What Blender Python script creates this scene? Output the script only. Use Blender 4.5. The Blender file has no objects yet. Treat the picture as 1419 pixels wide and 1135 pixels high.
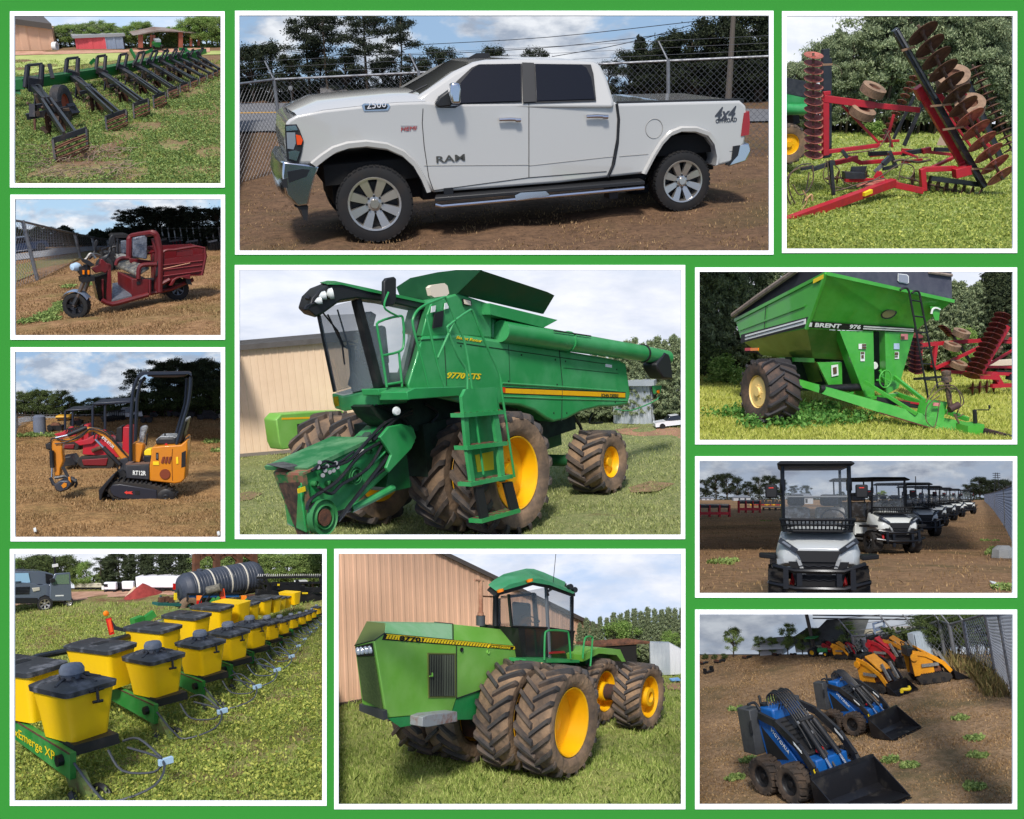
"""Eleven farm-machinery scenes set behind the openings of a green display board."""
import bpy,math,random
import numpy as np
from mathutils import Matrix,Vector,noise as mnoise
R=math.radians
sc=bpy.context.scene
COL=sc.collection
F=1500.0                      # focal length in pixels of the 1419 px wide view
PITCH=R(-38)                  # the whole display leans back; the camera looks down onto it
W=Matrix.Rotation(PITCH,4,'X')

# ---------------------------------------------------------------- materials
def lin(c):
  return tuple(((x/255)/12.92 if x/255 <= .04045 else ((x/255+.055)/1.055) ** 2.4) for x in c)
_M={}
def mat(name,col,rough=.5,metal=0,col2=None,scale=3,lo=.4,hi=.7,bump=0,bscale=None,spec=.5,coat=0,detail=6,stretch=None,alpha=None,trans=0):
  if name in _M:return _M[name]
  m=bpy.data.materials.new(name); m.use_nodes=True
  nt=m.node_tree; N=nt.nodes; L=nt.links
  b=N['Principled BSDF']
  b.inputs['Base Color'].default_value=(*lin(col),1)
  b.inputs['Roughness'].default_value=rough
  b.inputs['Metallic'].default_value=metal
  b.inputs['Specular IOR Level'].default_value=spec
  b.inputs['Coat Weight'].default_value=coat
  if alpha is not None:b.inputs['Alpha'].default_value=alpha
  if trans:b.inputs['Transmission Weight'].default_value=trans
  if col2 or bump:
    tc=N.new('ShaderNodeTexCoord'); mp=N.new('ShaderNodeMapping')
    L.new(tc.outputs['Object'],mp.inputs['Vector'])
    if stretch:mp.inputs['Scale'].default_value=stretch
  if col2:
    n=N.new('ShaderNodeTexNoise'); n.inputs['Scale'].default_value=scale; n.inputs['Detail'].default_value=detail
    n.inputs['Roughness'].default_value=.65
    L.new(mp.outputs[0],n.inputs['Vector'])
    r=N.new('ShaderNodeMapRange'); r.inputs['From Min'].default_value=lo; r.inputs['From Max'].default_value=hi
    L.new(n.outputs['Fac'],r.inputs['Value'])
    mx=N.new('ShaderNodeMix'); mx.data_type='RGBA'
    mx.inputs[6].default_value=(*lin(col),1); mx.inputs[7].default_value=(*lin(col2),1)
    L.new(r.outputs[0],mx.inputs[0]); L.new(mx.outputs[2],b.inputs['Base Color'])
    rr=N.new('ShaderNodeMapRange'); rr.inputs['To Min'].default_value=rough; rr.inputs['To Max'].default_value=min(1,rough+.3)
    L.new(r.outputs[0],rr.inputs['Value']); L.new(rr.outputs[0],b.inputs['Roughness'])
  if bump:
    n2=N.new('ShaderNodeTexNoise'); n2.inputs['Scale'].default_value=bscale or scale*6; n2.inputs['Detail'].default_value=4
    L.new(mp.outputs[0],n2.inputs['Vector'])
    bp=N.new('ShaderNodeBump'); bp.inputs['Strength'].default_value=bump; bp.inputs['Distance'].default_value=.05
    L.new(n2.outputs['Fac'],bp.inputs['Height']); L.new(bp.outputs[0],b.inputs['Normal'])
  _M[name]=m
  return m

def ground_mat(name,c1,c2,c3,s1=.6,s2=6,lo=.38,hi=.62,lo3=.5,hi3=.7,bump=.6):
  """three soil / turf tones: fine grain between c1 and c2, large patches of c3"""
  if name in _M:return _M[name]
  m=bpy.data.materials.new(name); m.use_nodes=True
  nt=m.node_tree; N=nt.nodes; L=nt.links; b=N['Principled BSDF']
  b.inputs['Roughness'].default_value=.95; b.inputs['Specular IOR Level'].default_value=.15
  tc=N.new('ShaderNodeTexCoord')
  def nz(s,d,o):
    n=N.new('ShaderNodeTexNoise'); n.inputs['Scale'].default_value=s; n.inputs['Detail'].default_value=d; n.inputs['Roughness'].default_value=.7
    mp=N.new('ShaderNodeMapping'); mp.inputs['Location'].default_value=(o,o*2,0)
    L.new(tc.outputs['Object'],mp.inputs['Vector']); L.new(mp.outputs[0],n.inputs['Vector']); return n
  def rng(n,a,c):
    r=N.new('ShaderNodeMapRange'); r.inputs['From Min'].default_value=a; r.inputs['From Max'].default_value=c
    L.new(n.outputs['Fac'],r.inputs['Value']); return r
  def mix(a,c,f):
    x=N.new('ShaderNodeMix'); x.data_type='RGBA'
    for i,q in ((6,a),(7,c)):
      if isinstance(q,tuple):x.inputs[i].default_value=(*lin(q),1)
      else:L.new(q,x.inputs[i])
    L.new(f.outputs[0],x.inputs[0]); return x.outputs[2]
  a=mix(c1,c2,rng(nz(s2,8,3),lo,hi))
  dk=tuple(int(v*.55) for v in c1)
  a2=mix(a,dk,rng(nz(s2*3,6,9),.5,.75))
  c=mix(a2,c3,rng(nz(s1,9,5),lo3,hi3))
  L.new(c,b.inputs['Base Color'])
  n=nz(s2*4,6,1); bp=N.new('ShaderNodeBump'); bp.inputs['Strength'].default_value=bump; bp.inputs['Distance'].default_value=.08
  L.new(n.outputs['Fac'],bp.inputs['Height']); L.new(bp.outputs[0],b.inputs['Normal'])
  _M[name]=m; return m

def sky_mat(name,top,low,cloud,cloud2,cover=.5,scale=3,soft=.12,off=0,strength=.84,stretch=2.2):
  m=bpy.data.materials.new(name); m.use_nodes=True
  nt=m.node_tree; N=nt.nodes; L=nt.links; N.clear()
  out=N.new('ShaderNodeOutputMaterial'); em=N.new('ShaderNodeEmission'); L.new(em.outputs[0],out.inputs[0])
  tc=N.new('ShaderNodeTexCoord'); sp=N.new('ShaderNodeSeparateXYZ'); L.new(tc.outputs['Object'],sp.inputs[0])
  g=N.new('ShaderNodeMix'); g.data_type='RGBA'; g.inputs[6].default_value=(*lin(low),1); g.inputs[7].default_value=(*lin(top),1)
  L.new(sp.outputs['Z'],g.inputs[0])
  mp=N.new('ShaderNodeMapping'); mp.inputs['Location'].default_value=(off,0,off*.7); mp.inputs['Scale'].default_value=(1,1,stretch)
  L.new(tc.outputs['Object'],mp.inputs['Vector'])
  def nz(s,d,dist=.3):
    n=N.new('ShaderNodeTexNoise'); n.inputs['Scale'].default_value=s; n.inputs['Detail'].default_value=d
    n.inputs['Roughness'].default_value=.58; n.inputs['Distortion'].default_value=dist; L.new(mp.outputs[0],n.inputs['Vector']); return n
  n=nz(scale,9); r=N.new('ShaderNodeMapRange'); r.interpolation_type='SMOOTHSTEP'
  r.inputs['From Min'].default_value=1-cover-soft; r.inputs['From Max'].default_value=1-cover+soft
  L.new(n.outputs['Fac'],r.inputs['Value'])
  n2=nz(scale*1.9,7,.1); r2=N.new('ShaderNodeMapRange'); r2.inputs['From Min'].default_value=.4; r2.inputs['From Max'].default_value=.62
  L.new(n2.outputs['Fac'],r2.inputs['Value'])
  cc=N.new('ShaderNodeMix'); cc.data_type='RGBA'; cc.inputs[6].default_value=(*lin(cloud),1); cc.inputs[7].default_value=(*lin(cloud2),1)
  L.new(r2.outputs[0],cc.inputs[0])
  mx=N.new('ShaderNodeMix'); mx.data_type='RGBA'
  L.new(r.outputs[0],mx.inputs[0]); L.new(g.outputs[2],mx.inputs[6]); L.new(cc.outputs[2],mx.inputs[7])
  L.new(mx.outputs[2],em.inputs['Color']); em.inputs['Strength'].default_value=strength
  return m

# ---------------------------------------------------------------- mesh builder
class B:
  def __init__(s):s.v=[]; s.f=[]
  def add(s,vs,fs):
    o=len(s.v); s.v += [tuple(p) for p in vs]; s.f += [tuple(i+o for i in f) for f in fs]; return s
  def box(s,x0,x1,y0,y1,z0,z1):
    return s.add([(x,y,z) for z in (z0,z1) for y in (y0,y1) for x in (x0,x1)],
          [(0,2,3,1),(4,5,7,6),(0,1,5,4),(2,6,7,3),(0,4,6,2),(1,3,7,5)])
  def hexa(s,p):             # 8 points, bottom ring 0-3 and top ring 4-7
    return s.add(p,[(3,2,1,0),(4,5,6,7),(0,1,5,4),(1,2,6,5),(2,3,7,6),(3,0,4,7)])
  def prism(s,pts,d):       # planar loop of 3-D points pushed along vector d
    n=len(pts); d=Vector(d); q=[Vector(p) for p in pts]
    return s.add(q+[p+d for p in q],[tuple(range(n-1,-1,-1)),tuple(range(n,2*n))]+
          [(i,(i+1) % n,n+(i+1) % n,n+i) for i in range(n)])
  def loft(s,rings,cap=True,closed=True):
    n=len(rings[0]); o=len(s.v)
    for r in rings:s.v += [tuple(p) for p in r]
    for k in range(len(rings)-1):
      for i in range(n if closed else n-1):
        j=(i+1) % n
        s.f.append((o+k*n+i,o+k*n+j,o+(k+1)*n+j,o+(k+1)*n+i))
    if cap and closed:
      s.f.append(tuple(o+i for i in range(n-1,-1,-1))); s.f.append(tuple(o+(len(rings)-1)*n+i for i in range(n)))
    return s
  def tube(s,pts,r,n=8,cap=True,sq=False):
    pts=[Vector(p) for p in pts]; rs=r if isinstance(r,(list,tuple)) else [r]*len(pts)
    if sq:n=4
    rings=[]; up=None
    for i,p in enumerate(pts):
      a=pts[max(i-1,0)]; b=pts[min(i+1,len(pts)-1)]; t=(b-a).normalized()
      if up is None:
        up=Vector((0,0,1)) if abs(t.z)<.9 else Vector((1,0,0))
      side=t.cross(up).normalized(); up=side.cross(t).normalized()
      k=1.0
      if 0<i<len(pts)-1:
        c=(p-pts[i-1]).normalized().dot((pts[i+1]-p).normalized()); k=min(1.5,1/max(.3,math.sqrt(max(.05,(1+c)/2))))
      o=math.pi/4 if sq else 0; q=rs[i]*(1.414 if sq else 1)
      rings.append([p+(side*math.cos(o+2*math.pi*j/n)+up*math.sin(o+2*math.pi*j/n))*q*(k if len(pts)<6 else 1) for j in range(n)])
    return s.loft(rings,cap)
  def beam(s,p,q,w,h,up=(0,0,1),side=None):          # rectangular bar p->q, w wide, h high
    p=Vector(p); q=Vector(q); t=(q-p).normalized(); u=Vector(up)
    sd=t.cross(u)
    if sd.length<1e-3:sd=t.cross(Vector((1,0,0)))
    sd.normalize(); u=sd.cross(t).normalized(); sd *= w/2; u *= h/2
    return s.hexa([p-sd-u,p+sd-u,p+sd+u,p-sd+u,q-sd-u,q+sd-u,q+sd+u,q-sd+u])
  def lathe(s,prof,c,axis=(0,1,0),n=24,a0=0,a1=2*math.pi):   # prof: (radius, distance along axis)
    ax=Vector(axis).normalized(); e=ax.orthogonal().normalized()
    if abs(ax.y)>.99:e=Vector((1,0,0))
    g=ax.cross(e); c=Vector(c); full=abs(a1-a0-2*math.pi)<1e-6; m=n if full else n+1
    o=len(s.v)
    for r,h in prof:
      for j in range(m):
        a=a0+(a1-a0)*j/n
        s.v.append(tuple(c+ax*h+(e*math.cos(a)+g*math.sin(a))*r))
    for k in range(len(prof)-1):
      for j in range(n):
        i2=(j+1) % m
        s.f.append((o+k*m+j,o+k*m+i2,o+(k+1)*m+i2,o+(k+1)*m+j))
    return s
  def cyl(s,p,q,r,r2=None,n=16):
    p=Vector(p); q=Vector(q); ax=q-p; h=ax.length; r2=r if r2 is None else r2
    return s.lathe([(1e-4,0),(r,0),(r2,h),(1e-4,h)],p,ax,n)
  def obj(s,name,m,parent=None,bev=0,smooth=35,loc=None,seg=2):
    me=bpy.data.meshes.new(name); me.from_pydata(s.v,[],s.f); me.update()
    bm_fix(me)
    me.materials.append(m)
    me.shade_smooth(); me.set_sharp_from_angle(angle=R(smooth))
    o=bpy.data.objects.new(name,me); COL.objects.link(o)
    if parent:o.parent=parent
    if bev:
      b=o.modifiers.new('bevel','BEVEL'); b.width=bev; b.segments=seg; b.limit_method='ANGLE'; b.angle_limit=R(40); b.harden_normals=False
    return o
import bmesh
def bm_fix(me):
  bm=bmesh.new(); bm.from_mesh(me); bmesh.ops.recalc_face_normals(bm,faces=bm.faces); bm.to_mesh(me); bm.free()

def arc(c,r,a0,a1,n,pl='xz',y=0):
  out=[]
  for i in range(n+1):
    a=R(a0+(a1-a0)*i/n); p,q=c[0]+r*math.cos(a),c[1]+r*math.sin(a)
    out.append((p,y,q) if pl == 'xz' else (p,q,y))
  return out
def smoothpath(pts,k=4):       # Catmull-Rom through points
  P=[Vector(p) for p in pts]; P=[P[0]]+P+[P[-1]]; out=[]
  for i in range(1,len(P)-2):
    for j in range(k):
      t=j/k; a,b,c,d=P[i-1:i+3]
      out.append(.5*((2*b)+(c-a)*t+(2*a-5*b+4*c-d)*t*t+(3*b-a-3*c+d)*t ** 3))
  out.append(P[-2]); return out

def tag(o,label=None,cat=None,group=None,kind=None):
  if label:o['label']=label
  if cat:o['category']=cat
  if group:o['group']=group
  if kind:o['kind']=kind
  return o

def text(s,size,m,org,right,up,parent,name='lettering',depth=.004,shear=0,bold=0,width=None):
  """s written from org along right, height size"""
  c=bpy.data.curves.new('t','FONT'); c.body=s; c.size=1; c.extrude=depth/size; c.shear=shear; c.offset=bold; c.resolution_u=2
  t=bpy.data.objects.new('t',c); COL.objects.link(t); bpy.context.view_layer.update()
  me=bpy.data.meshes.new_from_object(t.evaluated_get(bpy.context.evaluated_depsgraph_get()))
  bpy.data.objects.remove(t); bpy.data.curves.remove(c)
  r=Vector(right).normalized(); u=Vector(up); u=(u-r*u.dot(r)).normalized(); n=r.cross(u)
  co=np.empty(len(me.vertices)*3,'f'); me.vertices.foreach_get('co',co); co=co.reshape(-1,3)
  ysc=size/.72; xsc=ysc
  if width:xsc=width/max(1e-6,np.ptp(co[:,0]))
  co[:,0] -= co[:,0].min()
  A=np.array([list(r*xsc),list(u*ysc),list(n*size)]); co=co @ A+np.array(list(org)); me.vertices.foreach_set('co',co.ravel().astype('f')); me.update()
  me.materials.clear(); me.materials.append(m)
  o=bpy.data.objects.new(name,me); COL.objects.link(o); o.parent=parent; return o

# ---------------------------------------------------------------- tiles (one recessed scene per opening of the board)
BAYS=[]
def ray(px):return Vector(((px[0]-709.5)/F,1,(567.5-px[1])/F))
class Tile:
  def __init__(s,zoom,rect,vh,d,A,Bp,k,roll=0):
    """zoom: origin and factor of the study crop; rect: opening; vh: level the ground runs to; d: distance of A; A, Bp: two ground contacts giving the x axis; k: size of one metre"""
    s.had=set(o.name for o in COL.objects); s.zoom=zoom; s.rect=rect; s.k=k; s.roll=roll
    n=Vector((math.sin(R(roll)),0,1)); hv=(567.5-vh)/F
    n=Vector((n.x,-hv,1)).normalized()     # plane normal in camera axes
    a=ray(s.px(*A))*d; s.n=n; s.c=n.dot(a)
    if isinstance(Bp,(int,float)):
      h_=Vector((math.cos(R(Bp)),math.sin(R(Bp)),0)); b=a+(h_-n*n.dot(h_))
    else:
      r=ray(s.px(*Bp)); b=r*(s.c/n.dot(r))
    s.M=Matrix.Identity(4); x=(b-a).normalized(); y=n.cross(x)
    for i,ax in enumerate((x,y,n)):
      for j in range(3):s.M[j][i]=ax[j]*k
    for j in range(3):s.M[j][3]=a[j]
    s.I=s.M.inverted(); s.WM=W @ s.M
    s.rot=W.to_3x3() @ Matrix((x,y,n)).transposed()
    s.lenAB=(b-a).length/k
    s.yaw=math.degrees(math.atan2(x.y,x.x))
  def px(s,u,v):return (s.zoom[0]+u/s.zoom[2],s.zoom[1]+v/s.zoom[2])
  def zx(s,P):               # local point -> zoom pixel (used for checks only)
    q=s.M @ Vector(P); return ((709.5+F*q.x/q.y-s.zoom[0])*s.zoom[2],(567.5-F*q.z/q.y-s.zoom[1])*s.zoom[2])
  def hit(s,u,v,ax,val):  # where the sight line through (u,v) meets local plane axis=val
    o=s.I @ Vector((0,0,0)); q=s.I @ ray(s.px(u,v)); dd=q-o
    t=(val-o[ax])/dd[ax]; p=o+dd*t; p[ax]=val; return p
  def g(s,u,v,z=0):return s.hit(u,v,2,z)
  def s_(s,u,v,y=0):return s.hit(u,v,1,y)
  def f(s,u,v,x=0):return s.hit(u,v,0,x)
  def side(s,pts,y=0):return [s.hit(u,v,1,y) for u,v in pts]
  def root(s,name,label,cat,loc=(0,0,0),rz=0,group=None,scale=1):
    o=bpy.data.objects.new(name,None); COL.objects.link(o); o.empty_display_size=.2
    o.matrix_world=s.WM @ Matrix.Translation(loc) @ Matrix.Rotation(rz,4,'Z') @ (Matrix.Scale(scale,4) if not isinstance(scale,tuple) else Matrix.Diagonal((*scale,1)))
    return tag(o,label,cat,group)
  def place(s,o,loc=(0,0,0),rz=0,scale=1):
    o.matrix_world=s.WM @ Matrix.Translation(loc) @ Matrix.Rotation(rz,4,'Z') @ (Matrix.Scale(scale,4) if not isinstance(scale,tuple) else Matrix.Diagonal((*scale,1)))
    return o
  def one(s,b,name,m,label,cat,group=None,**kw):      # a thing that is a single mesh
    o=b.obj(name,m,None,**kw); o.matrix_world=s.WM; return tag(o,label,cat,group)
  def struct(s,b,name,m,**kw):
    o=b.obj(name,m,None,**kw); o.matrix_world=s.WM; o['kind']='structure'; return o
  def grect(s,vfar,pad=12,z=0):
    x0,y0,x1,y1=s.rect; z_=s.zoom
    c=[(x0-pad,y1+pad),(x1+pad,y1+pad),(x1+pad,vfar/z_[2]+z_[1]),(x0-pad,vfar/z_[2]+z_[1])]
    return [s.hit((u-z_[0])*z_[2],(v-z_[1])*z_[2],2,z) for u,v in c]
  def ground(s,vfar,m,name='ground',nx=60,ny=60,amp=.03,seed=0,mound=None):
    a,b,c,d=s.grect(vfar); bd=B(); N=[]
    for j in range(ny+1):
      for i in range(nx+1):
        p=(a.lerp(b,i/nx)).lerp(d.lerp(c,i/nx),(j/ny) ** 1.3)
        p.z=amp*mnoise.noise(Vector((p.x*1.3+seed,p.y*1.3,0)))*1.5
        if mound:p.z += mound(p.x,p.y)
        N.append(p)
    bd.add(N,[(j*(nx+1)+i,j*(nx+1)+i+1,(j+1)*(nx+1)+i+1,(j+1)*(nx+1)+i) for j in range(ny) for i in range(nx)])
    return s.struct(bd,name,m,smooth=180)
  def strip(s,pts,m,name,z=.01):       # flat patch on the ground given in zoom pixels
    b=B(); b.add([s.g(u,v,z) for u,v in pts],[tuple(range(len(pts)))]); return s.struct(b,name,m)
  def sky(s,vlow,dist,m):
    """sky backdrop standing behind the far edge of the ground"""
    x0,y0,x1,y1=s.rect; pad=13; z_=s.zoom; vb=vlow/z_[2]+z_[1]
    dist=max(s.depth((u-z_[0])*z_[2],vlow-4) for u in (x0,x1))*dist
    w=(x1-x0+2*pad)/F*dist; h=(vb-y0+pad)/F*dist
    P=[]; n=24
    for j in (0,1):
      for i in range(n+1):
        u=x0-pad+(x1-x0+2*pad)*i/n; v=vb+(y0-pad-vb)*j
        q=ray((u,v)); q=q*dist; P.append(q)
    c=(P[0]+P[-1])/2
    b=B(); b.v=[tuple((p-P[0])/w) for p in P]
    b.f=[(i,i+1,n+2+i,n+1+i) for i in range(n)]
    o=b.obj('sky',m); o.matrix_world=W @ Matrix.Translation(P[0]) @ Matrix.Scale(w,4); o['kind']='structure'
    o.visible_shadow=True
    return o
  def depth(s,u,v):return (s.M @ s.g(u,v)).y

# ---------------------------------------------------------------- shared pieces
def copy_tree(o,parent=None):
  c=o.copy(); COL.objects.link(c)
  if parent:c.parent=parent
  for ch in list(o.children):copy_tree(ch,c)
  return c

def ag_tyre(root,c,Rr,w,rim,mt,mr,out=-1,n=20,lugh=.05,dish=.12,dirn=1,hub=True,name='wheel',lugw=.06,sweep=.5,axis=(0,1,0),mh=None,wrap=.16,lugm=None):
  """tractor tyre: centre c, radius Rr, width w, rim radius rim, out=-1: outer face towards -y"""
  b=B(); cx,cy,cz=c; hw=w/2; Rb=Rr-lugh
  b.lathe([(rim,-hw*.72),(rim*1.04,-hw*.86),(rim+(Rb-rim)*.45,-hw),(Rb*.955,-hw*.97),(Rb*.99,-hw*.8),(Rb,-hw*.4),(Rb,hw*.4),(Rb*.99,hw*.8),
      (Rb*.955,hw*.97),(rim+(Rb-rim)*.45,hw),(rim*1.04,hw*.86),(rim,hw*.72),(rim,-hw*.72)],c,(0,1,0),48)
  L=B()
  for i in range(n):
    for sd in (-1,1):
      th0=2*math.pi*(i+(0 if sd<0 else .5))/n
      rings=[]
      for q in range(7):
        t=q/6
        if q <= 4:
          tt=q/4; y=sd*hw*(-.06+1.0*tt); a=th0+dirn*sweep*tt*(2.2/n*2.2 if n else 1); rr=Rb*(1-.01*tt*tt)
          top=Rr-(Rr-Rb)*.08*tt
        else:
          tt=(q-4)/2; y=sd*hw*(.95+.04*tt); a=th0+dirn*sweep*2.2/n*2.2*(1+.12*tt); rr=Rb*(.99)-tt*wrap*(Rb-rim); top=rr+(Rr-Rb)*(.9-.75*tt)
        lw=lugw*(1+.25*(q/6))/Rr
        yy=y+(sd*.012 if q>4 else 0)
        def P(rad,aa,yv):return (cx+rad*math.cos(aa),cy+yv,cz+rad*math.sin(aa))
        if q <= 4:rings.append([P(rr-.01,a-lw,yy),P(top,a-lw*.7,yy),P(top,a+lw*.7,yy),P(rr-.01,a+lw,yy)])
        else:rings.append([P(rr-.01,a-lw,sd*hw*.9),P(top,a-lw*.7,sd*hw*(1.03-.02*tt)),P(top,a+lw*.7,sd*hw*(1.03-.02*tt)),P(rr-.01,a+lw,sd*hw*.9)])
      L.loft(rings)
  o=b.obj(name,mt,root,smooth=50)
  lg=L.obj('tread_lugs',lugm or mt,o,smooth=30)
  rb=B(); s=out
  rb.lathe([(rim*1.0,s*hw*.80),(rim*.985,s*hw*.84),(rim*.95,s*hw*.8),(rim*.93,s*hw*.6),(rim*.90,s*(hw-dish)),(rim*.55,s*(hw-dish*1.1)),(rim*.3,s*(hw-dish*.95)),(rim*.28,s*(hw-dish*.5)),(.001,s*(hw-dish*.5))] if hub else
      [(rim*1.0,s*hw*.80),(rim*.985,s*hw*.84),(rim*.95,s*hw*.8),(rim*.92,s*hw*.4),(rim*.88,s*(hw-dish)),(rim*.5,s*(hw-dish*1.15)),(rim*.16,s*(hw-dish*1.15)),(.001,s*(hw-dish*1.15))],c,(0,1,0),40)
  rb.lathe([(rim*.99,-s*hw*.75),(rim*.9,-s*hw*.5),(rim*.3,-s*hw*.2),(.001,-s*hw*.2)],c,(0,1,0),24)
  if hub:
    for i in range(8):
      a=2*math.pi*i/8; rb.cyl((cx+rim*.42*math.cos(a),cy+s*(hw-dish*1.1),cz+rim*.42*math.sin(a)),(cx+rim*.42*math.cos(a),cy+s*(hw-dish*.9),cz+rim*.42*math.sin(a)),.022*Rr,n=6)
  ro=rb.obj('rim',mr,o,smooth=40)
  return o

def turn(o,c,rz):     # steer / re-aim a wheel about its own centre
  o.matrix_local=Matrix.Translation(c) @ Matrix.Rotation(rz,4,'Z') @ Matrix.Translation(-Vector(c)); return o

# foliage
def leafmat(name,c1,c2,c3=None):
  if name in _M:return _M[name]
  m=bpy.data.materials.new(name); m.use_nodes=True; nt=m.node_tree; N=nt.nodes; L=nt.links; b=N['Principled BSDF']
  b.inputs['Roughness'].default_value=.7; b.inputs['Specular IOR Level'].default_value=.3
  g=N.new('ShaderNodeNewGeometry'); r=N.new('ShaderNodeValToRGB')
  e=r.color_ramp.elements; e[0].color=(*lin(c1),1); e[1].color=(*lin(c2),1)
  if c3:x=e.new(.5); x.color=(*lin(c3),1)
  L.new(g.outputs['Random Per Island'],r.inputs[0]); L.new(r.outputs[0],b.inputs['Base Color'])
  tr=N.new('ShaderNodeBsdfTranslucent'); L.new(r.outputs[0],tr.inputs['Color']); ms=N.new('ShaderNodeMixShader'); ms.inputs[0].default_value=.25
  L.new(b.outputs[0],ms.inputs[1]); L.new(tr.outputs[0],ms.inputs[2]); L.new(ms.outputs[0],N['Material Output'].inputs[0])
  _M[name]=m; return m

def np_mesh(name,V,fsize,m):
  """V: (n, fsize, 3) array of separate polygons"""
  me=bpy.data.meshes.new(name); n=len(V)
  me.vertices.add(n*fsize); me.vertices.foreach_set('co',V.reshape(-1).astype('f'))
  me.loops.add(n*fsize); me.loops.foreach_set('vertex_index',np.arange(n*fsize,dtype='i'))
  me.polygons.add(n); me.polygons.foreach_set('loop_start',np.arange(n,dtype='i')*fsize)
  me.update(calc_edges=True); me.materials.append(m); return me

def leaves(rng,C,size,m,name='crown',flat=.5,elong=1.6):
  """C: centres of leaf tufts (n,3)"""
  n=len(C); a=rng.normal(size=(n,3)); a /= np.linalg.norm(a,axis=1)[:,None]
  b=rng.normal(size=(n,3)); b -= (b*a).sum(1)[:,None]*a; b /= np.linalg.norm(b,axis=1)[:,None]
  s=size*rng.uniform(.5,1.4,(n,1))
  V=np.stack([C-a*s*elong*.5,C+b*s*.5,C+a*s*elong*.5,C-b*s*.5],1)
  return np_mesh(name,V,4,m)

_crown={}
def crown_mesh(kind,var,m):
  """unit-height tree (z 0..1): returns (trunk mesh, crown mesh)"""
  key=(kind,var,m.name)
  if key in _crown:return _crown[key]
  rg=np.random.default_rng(var*17+len(kind)); rn=random.Random(var*31+len(kind))
  bark=mat('bark',(84,72,60),.9,col2=(52,44,38),scale=8,bump=.4)
  tb=B(); C=[]
  if kind == 'pine':         # tall bare trunk, irregular flat clumps high up
    lean=rn.uniform(-.03,.03)
    path=[(lean*t*2+.008*math.sin(7*t+var),.006*math.cos(5*t),t) for t in [0,.2,.4,.6,.8,.97]]
    tb.tube(path,[.019,.016,.014,.011,.008,.002],7)
    for i in range(26):
      z=.36+.62*(i/26) ** .8; a=rn.uniform(0,6.28); l=(.20*(1-((z-.62)/.5) ** 2)+.05)*rn.uniform(.6,1.25)
      if z<.5 and rn.random()<.45:continue
      x0=lean*z*2; e=Vector((x0+l*math.cos(a),l*math.sin(a),z+rn.uniform(.0,.06)))
      tb.tube([(x0,0,z-.02),((x0+e.x)/2,e.y/2,z+.0),tuple(e)],[.005,.0035,.001],4)
      for q in (1,.62):
        k=int(210*q); cc=np.array([x0+(e.x-x0)*q,e.y*q,e.z])
        p=rg.normal(size=(k,3))*np.array([.038,.038,.019])*rn.uniform(.8,1.3)+cc; C.append(p)
    C=np.concatenate(C); cm=leaves(rg,C,.011,m,elong=2.4)
  elif kind == 'fir':        # dense young pine, branches to the ground
    tb.tube([(0,0,0),(0,0,.5),(0,0,.99)],[.018,.012,.002],7)
    for i in range(84):
      z=.07+.91*(i/84); l=(.20*(1-z) ** .8+.02)*rn.uniform(.45,1.3); a=i*2.4+rn.uniform(-.3,.3)
      e=(l*math.cos(a),l*math.sin(a),z+.05)
      tb.tube([(0,0,z),e],[.004,.001],4)
      k=150; t=rg.uniform(.15,1.08,(k,1)) ** .8; p=np.array([[0,0,z]])+t*np.array([[e[0],e[1],.05]])+rg.normal(size=(k,3))*np.array([.014,.014,.009])
      p[:,2] += .02*t[:,0]; C.append(p)
    C=np.concatenate(C); cm=leaves(rg,C,.0105,m,elong=3.2)
  elif kind == 'bush':
    tb.tube([(0,0,0),(0,0,.4)],[.03,.01],6)
    for i in range(26):
      a=rn.uniform(0,6.28); l=rn.uniform(0,.42); z=rn.uniform(.12,.8)*(1-l*.6)
      k=130; C.append(rg.normal(size=(k,3))*.075+np.array([l*math.cos(a),l*math.sin(a),z]))
    C=np.concatenate(C); cm=leaves(rg,C,.045,m,elong=1.4)
  else:                      # broad-leaved: trunk, limbs, many leaf clumps
    tb.tube([(0,0,0),(.01,0,.2),(-.005,.01,.5),(0,0,.8)],[.028,.022,.014,.004],8)
    for i in range(34):
      z=.22+.7*rn.random(); a=rn.uniform(0,6.28); wmax=.30*math.sin(math.pi*min(1,(z-.1)/.92)) ** .6
      l=wmax*rn.uniform(.35,1.1); e=(l*math.cos(a),l*math.sin(a),z+.03)
      tb.tube([(0,0,max(.15,z-.18)),(e[0]*.5,e[1]*.5,z-.05),e],[.009,.006,.002],5)
      k=260; C.append(rg.normal(size=(k,3))*np.array([.05,.05,.036])*rn.uniform(.7,1.25)+np.array(e))
    C=np.concatenate(C); cm=leaves(rg,C,.017,m,elong=1.5)
  me=bpy.data.meshes.new('trunk'); me.from_pydata(tb.v,[],tb.f); me.update(); bm_fix(me); me.materials.append(bark); me.shade_smooth()
  _crown[key]=(me,cm); return me,cm

def tree(T,loc,h,kind,var,m,label,group,wid=1.0,name=None,rz=None):
  tm,cm=crown_mesh(kind,var,m)
  nm=name or {'pine':'pine_tree','fir':'pine_tree','bush':'bush'}.get(kind,'broadleaf_tree')
  r=T.root(nm,label,'bush' if kind == 'bush' else 'tree',loc,random.uniform(0,6.28) if rz is None else rz,group,(h*wid,h*wid,h))
  if T.roll:      # trees grow straight up although this lot slopes sideways
    M=r.matrix_world.copy(); t_=M.to_translation(); M.translation=(0,0,0); r.matrix_world=Matrix.Translation(t_) @ Matrix.Rotation(R(-T.roll),4,W.to_3x3() @ Vector((0,1,0))) @ M
  for nn,me in (('trunk',tm),('crown',cm)):
    o=bpy.data.objects.new(nn,me); COL.objects.link(o); o.parent=r
  return r

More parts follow.
